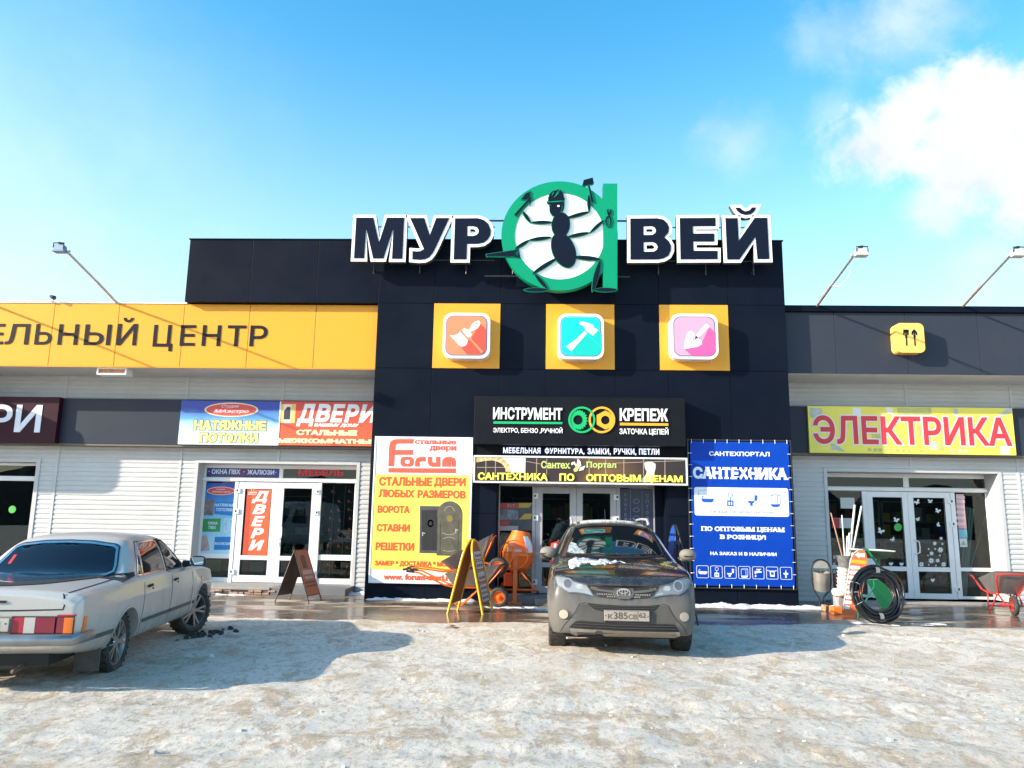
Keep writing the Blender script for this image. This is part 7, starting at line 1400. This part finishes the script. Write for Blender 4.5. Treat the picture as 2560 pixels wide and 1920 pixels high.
# ================================================================== PAPERS AND POSTERS ON THE GLASS
def poster(label, cat, z, b, Y, mat, name='window_poster'):
    x0, x1, z0, z1 = rect(z, b, Y); t = thing(name, label, cat, ((x0+x1)/2, Y, z0)); ob('sheet', MB().box(x0, x1, Y-.004, Y, z0, z1), mat, t); return t
PY = D1+.012
t = poster('tall blue window poster with a red oval and small picture panels', 'poster', 'zW', (122, 258, 480, 1250), PY, image_mat('blue_poster', [(0, (.42, .66, .78)), (.45, (.22, .52, .70)), (.75, (.02, .22, .55)), (1, (.01, .04, .34))], noise_a=.25))
Y = PY-.004
plate('zW', [ell(348, 372, 196, 58)], Y, .002, flat('gold_trim', (.8, .62, .36)), t); plate('zW', [ell(348, 372, 184, 50)], Y, .004, flat('oval_red', (.62, .07, .06)), t); ftext('Студия', 'zW', (285, 338, 400, 362), Y-.004, M_PINKW, t, bold=.02, shear=.3, depth=.002); ftext('МАэстро', 'zW', (225, 370, 470, 402), Y-.004, M_PINKW, t, bold=.02, shear=.3, depth=.002)
M_PHOTO = mk('printed_photo', (.30, .22, .22), .5, noise=(5, .9, (.06, .05, .06))); M_PB = flat('poster_blue_block', (.0, .17, .50), .5); M_PWHT = flat('poster_pale_letter', (.56, .72, .80), .5)
plate('zW', [[(122, 492), (255, 490), (238, 712), (108, 705)]], Y, .002, M_PHOTO, t, 'printed_photo'); plate('zW', [[(262, 520), (540, 520), (525, 720), (250, 690)]], Y, .0015, M_PB, t, 'printed_block')
ftext('НАТЯЖНЫЕ', 'zW', (262, 545, 532, 590), Y-.0015, M_PWHT, t, bold=.03, depth=.002); ftext('ПОТОЛКИ', 'zW', (285, 608, 500, 655), Y-.0015, M_PWHT, t, bold=.03, depth=.002)
plate('zW', [[(90, 760), (345, 752), (330, 935), (72, 938)]], Y, .002, flat('poster_green', (.02, .26, .06), .5), t, 'printed_block'); ftext('ОКНА', 'zW', (168, 795, 298, 838), Y-.002, M_PWHT, t, bold=.03, depth=.002); ftext('ПВХ', 'zW', (178, 855, 275, 900), Y-.002, M_PWHT, t, bold=.03, depth=.002)
for P in ([(395, 755), (440, 750), (430, 830), (385, 835)], [(400, 820), (445, 815), (435, 940), (385, 945)], [(458, 760), (515, 755), (510, 835), (455, 840)], [(452, 865), (505, 865), (500, 920), (448, 920)]): plate('zW', [P, [((x-450)*.72+450-(450-sum(p[0] for p in P)/4)*.28, (y-850)*.78+850+(sum(p[1] for p in P)/4-850)*.22) for x, y in P][::-1]], Y, .002, flat('poster_white', (.62, .70, .78), .5), t, 'printed_window')
plate('zW', [[(75, 990), (155, 985), (190, 1195), (62, 1205)]], Y, .002, mk('printed_photo2', (.38, .26, .26), .5, noise=(9, .8, (.55, .46, .44))), t, 'printed_photo'); plate('zW', [[(262, 1008), (500, 1005), (480, 1185), (245, 1188)]], Y, .0015, M_PB, t, 'printed_block'); ftext('ЖАЛЮЗИ', 'zW', (255, 1080, 470, 1122), Y-.0015, M_PWHT, t, bold=.03, depth=.002)
t = poster('wide violet strip with pale words in the transom over the left shop window', 'poster', 'zW', (140, 32, 1148, 178), PY, image_mat('violet_strip', [(0, (.03, .03, .22)), (.5, (.10, .025, .16)), (1, (.03, .03, .26))], axis='x', noise_a=.2))
ftext('ОКНА ПВХ', 'zW', (220, 70, 612, 142), PY-.004, M_PWHT, t, bold=.035, depth=.002); ftext('ЖАЛЮЗИ', 'zW', (712, 78, 1080, 150), PY-.004, M_PWHT, t, bold=.035, depth=.002)
for x, y in ((182, 102), (662, 106), (1105, 115)): plate('zW', [ell(x, y, 8, 8, n=12)], PY-.004, .002, flat('amber', (.8, .52, .16)), t, 'dot')
PD = D1-.012
t = poster('orange door poster with a tall column of slanted white letters', 'poster', 'zW', (712, 325, 1000, 1262), PD, mk('poster_orange', (.72, .105, .03), .45, noise=(1.5, .3, (.62, .08, .03))))
plate('zW', [[(712, 328), (770, 328), (712, 1258), (642, 1258)]], PD-.004, .0015, flat('poster_orange_dark', (.50, .055, .02), .5), t)
for ch, b in (('Д', (778, 372, 1000, 545)), ('В', (786, 558, 962, 695)), ('Е', (770, 718, 945, 862)), ('Р', (762, 882, 932, 1028)), ('И', (735, 1048, 935, 1195))): ftext(ch, 'zW', b, PD-.005, M_WHITEP, t, bold=.05, shear=.25, depth=.003)
plate('zW', [[(762, 338), (805, 338), (803, 372), (760, 372)]], PD-.006, .002, flat('amber', (.8, .52, .16)), t); plate('zW', [[(776, 345), (790, 342), (790, 370), (775, 370)]], PD-.008, .002, flat('print_dark_door', (.04, .03, .06)), t); ftext('ДВЕРИ', 'zW', (722, 382, 842, 408), PD-.006, M_WHITEP, t, bold=.03, shear=.2, depth=.002); ftext('вашему дому', 'zW', (718, 412, 838, 430), PD-.006, M_WHITEP, t, bold=.02, shear=.2, depth=.002)
t = thing('led_sign', 'dark transom panel with a dull red word over the left shop doors', 'sign', (-5.0, D1, 2.5))
ftext('МЕБЕЛЬ', 'z2', (905, 608, 1228, 658), PY, mk('led_red', (.34, .008, .015), .4, emit=.25), t, bold=.04, depth=.006)
# lower panes of the left shop: green and red papers
for lb, b, m in (('green paper sheet behind the low pane under the blue poster', (130, 1325, 335, 1490), flat('paper_green', (.10, .26, .14), .6)), ('red and grey leaflet board behind the low door pane', (640, 1335, 745, 1500), flat('paper_red', (.28, .06, .06), .6)), ('pale striped leaflet board in the low door pane', (748, 1345, 940, 1495), mk('paper_grey', (.30, .30, .31), .6, noise=(14, .7, (.16, .16, .17))))):
    poster(lb, 'paper', 'zW', b, D1+.09, m, 'paper_sheet')
# display in the left shop's right window
t = thing('display_stand', 'dark display wall of small orange-tagged handles inside the left shop window', 'display', (-4.55, 18.0, .3)); ob('back_panel', MB().box(-4.98, -4.16, 18.05, 18.08, .3, 2.38), mk('display_dark', (.018, .020, .026), .6), t)
random.seed(5); tg = MB(); hd = MB()
for k in range(9):
    for c_, x_ in enumerate((-4.86, -4.66, -4.42, -4.24)):
        if random.random() < .8: z_ = 2.2-k*.21+random.uniform(-.03, .03); xx = x_+random.uniform(-.03, .03); tg.box(xx-.018, xx+.018, 18.035, 18.048, z_-.02, z_+.025); hd.box(xx-.01, xx+.10, 18.03, 18.045, z_-.035, z_-.022)
ob('price_tags', tg, flat('tag_orange', (.85, .20, .03), .5, emit=.25), t); ob('sample_handles', hd, flat('handle_grey', (.40, .42, .42), .4), t)
sl = MB(); sl.box(-4.79, -4.775, 17.95, 17.98, .3, 2.35); sl.box(-4.52, -4.505, 17.95, 17.98, .3, 2.35); ob('display_rail', sl, flat('rail_pale', (.40, .50, .50), .4), t)
# portal window posters
PP = D3+.012
t = poster('red, yellow and grey tool poster in the window left of the entrance doors', 'poster', 'z4', (322, 1095, 630, 1352), PP, mk('poster_tool_dark', (.05, .055, .06), .5, noise=(4, .6, (.10, .10, .11))))
plate('z4', [[(322, 1095), (502, 1095), (502, 1150), (320, 1150)]], PP-.004, .002, flat('poster_red_dim', (.36, .05, .03), .5), t); plate('z4', [[(505, 1096), (632, 1096), (600, 1140), (505, 1140)]], PP-.004, .002, flat('poster_yellow_dim', (.42, .30, .04), .5), t); plate('z4', [[(318, 1150), (500, 1165), (500, 1250), (315, 1250)]], PP-.004, .002, mk('poster_photo_dim', (.22, .25, .29), .5, noise=(7, .9, (.03, .03, .035))), t)
plate('z4', [[(312, 1260), (430, 1262), (400, 1310), (308, 1308)]], PP-.004, .002, flat('poster_red_dim', (.36, .05, .03)), t); plate('z4', [[(505, 1250), (560, 1195), (630, 1195), (615, 1245)]], PP-.004, .002, flat('poster_yellow_dim', (.42, .30, .04)), t); plate('z4', [[(316, 1305), (500, 1308), (498, 1352), (314, 1350)]], PP-.004, .002, flat('poster_white_dim', (.30, .34, .38), .5), t)
ftext('FIT', 'z4', (402, 1108, 470, 1134), PP-.006, flat('poster_white_dim', (.3, .34, .38)), t, bold=.02, spacing=1.3, depth=.002)
t = poster('dark blue window film with dim white columns of letters, right of the entrance doors', 'poster', 'z4', (1442, 965, 1748, 1420), PP, mk('film_blue', (.012, .018, .06), .3, noise=(1.6, .5, (.03, .04, .08))))
M_DIM = flat('film_letter', (.16, .18, .24), .5)
for i, ch in enumerate('САНТЕХНИКА'): ftext(ch, 'z4', (1478, 1005+i*46, 1500, 1036+i*46), PP-.004, M_DIM, t, bold=.02, depth=.002)
for i, ch in enumerate('ОПТОВЫЕ'): ftext(ch, 'z4', (1676, 1012+i*52, 1702, 1046+i*52), PP-.004, M_DIM, t, bold=.02, depth=.002)
for x in (1532, 1640): plate('z4', [[(x, 970), (x+4, 970), (x+4, 1420), (x, 1420)]], PP-.004, .0015, M_DIM, t, 'film_line')
for y in (1080, 1160, 1235): plate('z4', [ell(1588, y, 30, 22), ell(1588, y, 24, 16)], PP-.004, .0015, M_DIM, t, 'film_line')
# right shop
PR = D2+.012
poster('white paper notice in the right shop left window', 'paper', 'z6', (388, 730, 490, 806), PR, mk('paper_white', (.50, .54, .52), .6), 'paper_sheet')
t = poster('red and white advert sheet low in the right shop left window', 'poster', 'z6', (330, 870, 480, 942), PR, flat('sheet_pale', (.46, .48, .52), .5)); plate('z6', [[(332, 872), (385, 872), (384, 940), (330, 940)]], PR-.004, .002, flat('sheet_red', (.40, .02, .03), .5), t)
t = poster('red sign with white marks behind the white tubs, in the right shop window', 'poster', 'z6', (336, 1105, 362, 1400), PR, flat('sheet_red', (.4, .02, .03)));
for y in (1130, 1180, 1230): plate('z6', [[(340, y), (356, y), (356, y+22), (340, y+22)]], PR-.004, .002, flat('sheet_pale', (.46, .48, .52)), t)
t = poster('pink price list strip high in the right shop right window', 'paper', 'z6', (1186, 705, 1262, 945), PR, mk('paper_pink', (.52, .30, .34), .6, noise=(12, .5, (.44, .24, .30))), 'paper_sheet')
for y in (715, 745, 782, 820, 860, 900): plate('z6', [[(1190, y), (1248, y+2), (1250, y+22), (1192, y+20)]], PR-.004, .002, flat('paper_pinkish', (.56, .44, .47), .6), t)
poster('small blue notice under the pink price list', 'paper', 'z6', (1205, 948, 1268, 1010), PR, flat('paper_blue', (.14, .38, .50), .6), 'paper_sheet'); 
t = poster('white notice with a triangle mark under the blue notice', 'paper', 'z6', (1212, 1012, 1268, 1072), PR, flat('paper_white2', (.52, .55, .54), .6), 'paper_sheet'); plate('z6', [[(1240, 1025), (1258, 1058), (1222, 1058)]], PR-.004, .002, flat('mark_grey', (.25, .32, .3), .6), t)
M_PROF = mk('profile_pale', (.80, .84, .82), .5)
for k, (xt, xb, lb) in enumerate(((1268, 1215, 'pale plastic profile inside the right window, leftmost of three'), (1288, 1236, 'pale plastic profile inside the right window, middle of three'), (1308, 1254, 'pale plastic profile inside the right window, rightmost of three'))):
    a, b = at('z6', xt, 795+k*6, D2+.35), at('z6', xb, 1425, D2+.22); mb = MB(); mb.tube([b, a], .028, 4); ob('plastic_profile', mb, M_PROF, None, lb, 'profile', 'plastic profiles behind the right shop window')
a, b = at('z6', 1402, 822, D2+.35), at('z6', 1290, 1215, D2+.22); mb = MB(); mb.tube([b, a], .012, 8); ob('thin_rod', mb, M_PROF, None, 'single thin pale rod leaning behind the right shop window', 'rod')
# stickers on the right shop doors
doors = [o for o in B.children if o.name.startswith('door')]; dr1 = min((o for o in doors), key=lambda o: abs((Vector(o.bound_box[0]).x+Vector(o.bound_box[6]).x)/2-7.85)); dr2 = min((o for o in doors), key=lambda o: abs((Vector(o.bound_box[0]).x+Vector(o.bound_box[6]).x)/2-8.78))
SY = D2+.018; M_STK = flat('sticker_white', (.70, .73, .72), .5)
def butterfly(cx, cy, s, rot, dr):
    def r_(p): return (cx+p[0]*math.cos(rot)-p[1]*math.sin(rot), cy+p[0]*math.sin(rot)+p[1]*math.cos(rot))
    plate('z6', [[r_((x*s, y*s)) for x, y in ((0, -3), (8, -14), (18, -14), (18, -3), (6, 1), (12, 6), (10, 14), (2, 8), (0, 12), (-2, 8), (-10, 14), (-12, 6), (-6, 1), (-18, -3), (-18, -14), (-8, -14))]], SY, .0015, M_STK, dr, 'butterfly_sticker')
def daisy(cx, cy, r0, dr):
    plate('z6', [[(cx+r0*(1 if k % 2 else .55)*math.cos(math.pi*k/8), cy+r0*(1 if k % 2 else .55)*math.sin(math.pi*k/8)) for k in range(16)], ell(cx, cy, r0*.18, r0*.18, n=10)], SY, .0015, M_STK, dr, 'daisy_sticker')
for a in ((775, 885, 1.1, .3), (668, 962, 1.3, .5), (752, 1020, .9, -.6), (920, 762, 1.1, -.5), (1010, 756, .9, .1), (1062, 822, 1.0, .4), (925, 880, .8, -.3), (1065, 918, .8, 1.2)): butterfly(*a, dr1 if a[0] < 850 else dr2)
for a in ((1086, 1012, 13), (1042, 1047, 15), (1095, 1050, 9), (1082, 1092, 22), (1020, 1116, 16), (1000, 1085, 8), (1045, 1085, 8), (1018, 1166, 22), (1062, 1165, 16), (1104, 1192, 20), (950, 1192, 20), (1078, 1130, 8), (1000, 1195, 7), (1050, 1200, 8), (995, 1130, 6)): daisy(*a, dr2)
for x, y in ((740, 1190), (812, 1192), (1028, 1302)): plate('z6', [[(x, y+14), (x-15, y-3), (x-12, y-12), (x-4, y-12), (x, y-5), (x+4, y-12), (x+12, y-12), (x+15, y-3)]], SY, .0015, M_STK, dr1 if x < 850 else dr2, 'heart_sticker')
plate('z6', [ell(788, 935, 27, 27)], SY, .002, flat('sticker_green', (.06, .42, .07), .5), dr1, 'round_sticker')
p = at('z1', 142, 1445, 17.46); ob('round_sticker', MB().prism([ell(p.x, p.z, .085, .085)], 17.455, 17.46), flat('sticker_green', (.06, .42, .07)), None, 'round green sticker on the far left window glass', 'sticker')
# ================================================================== SNOW AND DIRT LYING ABOUT
def heap(name, x0, x1, y, w, h, seed, mat, label=None, back=0.0):
    n = max(6, int((x1-x0)/.035)); m = 10; vs = []; 
    for i in range(n+1):
        x = x0+(x1-x0)*i/n; e = min(1, i/4, (n-i)/4); ww = w*(.55+.6*abs(fbm(x, seed, 1.4, 3, seed))+.1)
        for j in range(m+1):
            t_ = j/m; prof = math.sin(math.pi*min(1, t_*1.0))**.8 if not back else (1-t_)**.7*min(1, t_*20+1)
            vs.append((x+.02*fbm(x, j, 6, 2, seed), y-ww*t_, max(-.03, -.02+(h*(.55+.8*abs(fbm(x, t_, 2.3, 4, seed+2)))*prof*e+.012*fbm(x, t_*2, 9, 3, seed)))))
    k = m+1; mb = MB(); mb.add(vs, [(i*k+j, (i+1)*k+j, (i+1)*k+j+1, i*k+j+1) for i in range(n) for j in range(m)])
    return ob(name, mb, mat, None, kind='stuff', smooth='all')
M_HEAP = mk('heap_snow', (.76, .77, .79), .85, noise=(14, .5, (.58, .57, .56)), bump=(35, .7, .02))
heap('snow_heap', -3.5, -1.2, T-.02, .34, .075, 1.7, M_HEAP, back=1); heap('snow_heap', 2.4, 6.6, T-.03, .55, .085, 4.1, M_HEAP, back=1); heap('snow_heap', -4.6, -3.55, 16.9, .5, .09, 6.1, M_HEAP, back=1); heap('snow_heap', -1.1, .9, 15.2, .8, .04, 8.8, M_HEAP); heap('snow_heap', 5.2, 7.0, 14.0, .9, .035, 3.3, M_HEAP); heap('snow_heap', -7.3, -5.9, 16.3, .3, .05, 2.3, M_HEAP)
random.seed(9); mb = MB(); bm = bmesh.new()
for k in range(34):
    x, y = -4.55+random.gauss(0, .17), 10.75+random.gauss(0, .22); s_ = random.uniform(.018, .055)*(1.4 if k < 3 else 1)
    o = len(mb.v); q_ = [(math.cos(2*math.pi*i/7)*s_*random.uniform(.7, 1.2)+x, math.sin(2*math.pi*i/7)*s_*random.uniform(.7, 1.2)+y) for i in range(7)]; z_ = snow_h(x, y)
    mb.add([(a, b, z_-.01) for a, b in q_]+[(x+(a-x)*.75, y+(b-y)*.75, z_+s_*random.uniform(.3, .9)) for a, b in q_]+[(x, y, z_+s_*.9)], [(i, (i+1) % 7, 7+(i+1) % 7, 7+i) for i in range(7)]+[(7+i, 7+(i+1) % 7, 14) for i in range(7)])
bm.free(); ob('dirt_clods', mb, mk('clod_dark', (.035, .028, .024), .9, noise=(20, .7, (.10, .08, .07)), bump=(30, .8, .02)), None, kind='stuff')
random.seed(21); mb = MB()
for k in range(260):
    x, y = random.uniform(-9, 11), random.uniform(4.2, 12.3); s_ = random.choice((.006, .008, .010, .013, .018, .026))*random.uniform(.8, 1.3); z_ = snow_h(x, y); q_ = [(math.cos(2*math.pi*i/6)*s_*random.uniform(.7, 1.4)+x, math.sin(2*math.pi*i/6)*s_*random.uniform(.7, 1.4)+y) for i in range(6)]
    mb.add([(a, b, z_-.005) for a, b in q_]+[(x+(a-x)*.7, y+(b-y)*.7, z_+s_*.7) for a, b in q_], [(i, (i+1) % 6, 6+(i+1) % 6, 6+i) for i in range(6)]+[tuple(6+i for i in range(6))])
ob('ice_crumbs', mb, mk('crumb', (.42, .38, .33), .8, noise=(3, .9, (.75, .75, .77))), None, kind='stuff')

# ---- stock seen dimly through the glass
def shelf(label, x0, x1, y, z1, seed):
    random.seed(seed); t = thing('shelf_unit', label, 'shelf', ((x0+x1)/2, y, .05), 0, 'shelf units inside the shops'); mb = MB(); n = 5
    for k in range(n): z = .25+k*(z1-.25)/(n-1); mb.box(x0, x1, y, y+.4, z, z+.025)
    for x in (x0, x1-.04): mb.box(x, x+.04, y+.02, y+.38, .05, z1)
    ob('shelf_frame', mb, flat('shelf_grey', (.30, .31, .31), .5), t); cols = [(.5, .08, .04), (.55, .40, .05), (.06, .14, .40), (.45, .45, .44), (.05, .25, .10), (.30, .18, .10), (.60, .60, .58)]; gs = [MB() for _ in cols]
    for k in range(n-1):
        z = .275+k*(z1-.25)/(n-1); x = x0+.06
        while x < x1-.16:
            w_ = random.uniform(.07, .2); h_ = random.uniform(.12, (z1-.25)/(n-1)-.08)
            if random.random() < .85: gs[random.randrange(len(cols))].box(x, x+w_-.015, y+.03+random.uniform(0, .08), y+.35, z, z+h_)
            x += w_
    for g_, c in zip(gs, cols):
        if g_.v: tag(ob('boxed_goods', g_, flat('goods_%d' % (cols.index(c)), c, .6), t), kind='stuff')
for a in (('shelf of boxed goods dimly seen behind the left shop glass doors', -6.8, -5.2, 19.2, 2.1, 4), ('shelf of boxed goods behind the left door of the right shop', 6.5, 8.2, 19.0, 2.2, 6), ('shelf of boxed goods behind the right door of the right shop', 8.5, 10.4, 19.6, 2.2, 8), ('shelf of boxed goods behind the entrance doors', -.6, 1.4, 17.9, 2.1, 12), ('shelf of boxed goods behind the far left window', -12.4, -10.8, 19.0, 2.1, 14)): shelf(*a)
# ---- across the car park, seen only as reflections in the glass
van = thing('white_van', 'white van across the car park, seen only as a reflection in the left shop door', 'van', (-11.2, -.6, 0), R(20))
VAN = secs([S9(-2.4, (.7, .4), (.85, .45), (.9, .7), (.9, 1.0), (.88, 1.3), (.84, 1.8), (.75, 2.15), (.4, 2.22), (0, 2.23)), S9(-2.2, (.8, .35), (.92, .4), (.97, .7), (.97, 1.0), (.95, 1.3), (.9, 1.85), (.8, 2.22), (.4, 2.3), (0, 2.3)), S9(.9, (.8, .35), (.92, .4), (.97, .7), (.97, 1.0), (.95, 1.3), (.9, 1.85), (.8, 2.22), (.4, 2.3), (0, 2.3)),
 S9(1.35, (.8, .35), (.92, .4), (.97, .7), (.97, 1.0), (.95, 1.25), (.86, 1.7), (.75, 2.02), (.4, 2.1), (0, 2.1)), S9(1.85, (.8, .35), (.92, .4), (.97, .7), (.97, .95), (.93, 1.12), (.82, 1.22), (.65, 1.3), (.4, 1.34), (0, 1.35)), S9(2.4, (.75, .35), (.88, .4), (.92, .6), (.9, .8), (.85, .92), (.75, .98), (.6, 1.0), (.4, 1.02), (0, 1.02)), S9(2.55, (.65, .4), (.78, .44), (.82, .58), (.8, .72), (.75, .82), (.66, .86), (.5, .88), (.3, .9), (0, .9))])
cg = cage(VAN, 2, crease=[(None, 0, .5)]); me = bake(cg); drop(cg); VB = bvh_of(me); adopt('body', me, mk('van_white', (.72, .72, .73), .35, coat=.4), van, 40)
ob('windscreen', panel(VB, [[(-.75, 1.36), (.75, 1.36), (.68, 1.95), (-.68, 1.95)]], '-y', 0, .004, .1), M_CGL, van, local=True)
for ax in ('x', '-x'): ob('side_window', panel(VB, [[(.55, 1.3), (1.6, 1.3), (1.2, 1.9), (.55, 1.95)]], ax, 0, .004, .1), M_CGL, van, local=True)
for s_ in (1, -1):
    for yw in (-1.4, 1.7): wheel(van, s_*.82, yw, .34, .34, .2, s_, .2, 5, M_RIM2)
    ob('headlight', panel(VB, [[(s_*.5, .68), (s_*.75, .68), (s_*.75, .82), (s_*.5, .82)][::-s_]], '-y', .002, .02, .05), M_LENS, van, local=True)
random.seed(31); vs = []; n = 160
for i in range(n+1):
    x = -160+320*i/n; h_ = 5.5+2.2*fbm(x, 0, .05, 4, 2.2)+1.6*fbm(x, 1, .4, 3, 5.5); vs += [(x, -62, -.5), (x+random.uniform(-.5, .5), -62, h_*.6), (x, -64, h_), (x, -70, h_*.7), (x, -72, -.5)]
ob('distant_wood', MB().add(vs, [(i*5+j, i*5+5+j, i*5+6+j, i*5+1+j) for i in range(n) for j in range(4)]), mk('bare_wood', (.055, .050, .045), .95, noise=(.6, .8, (.10, .09, .08))), None, kind='stuff')
bpy.data.objects.remove(TXT)
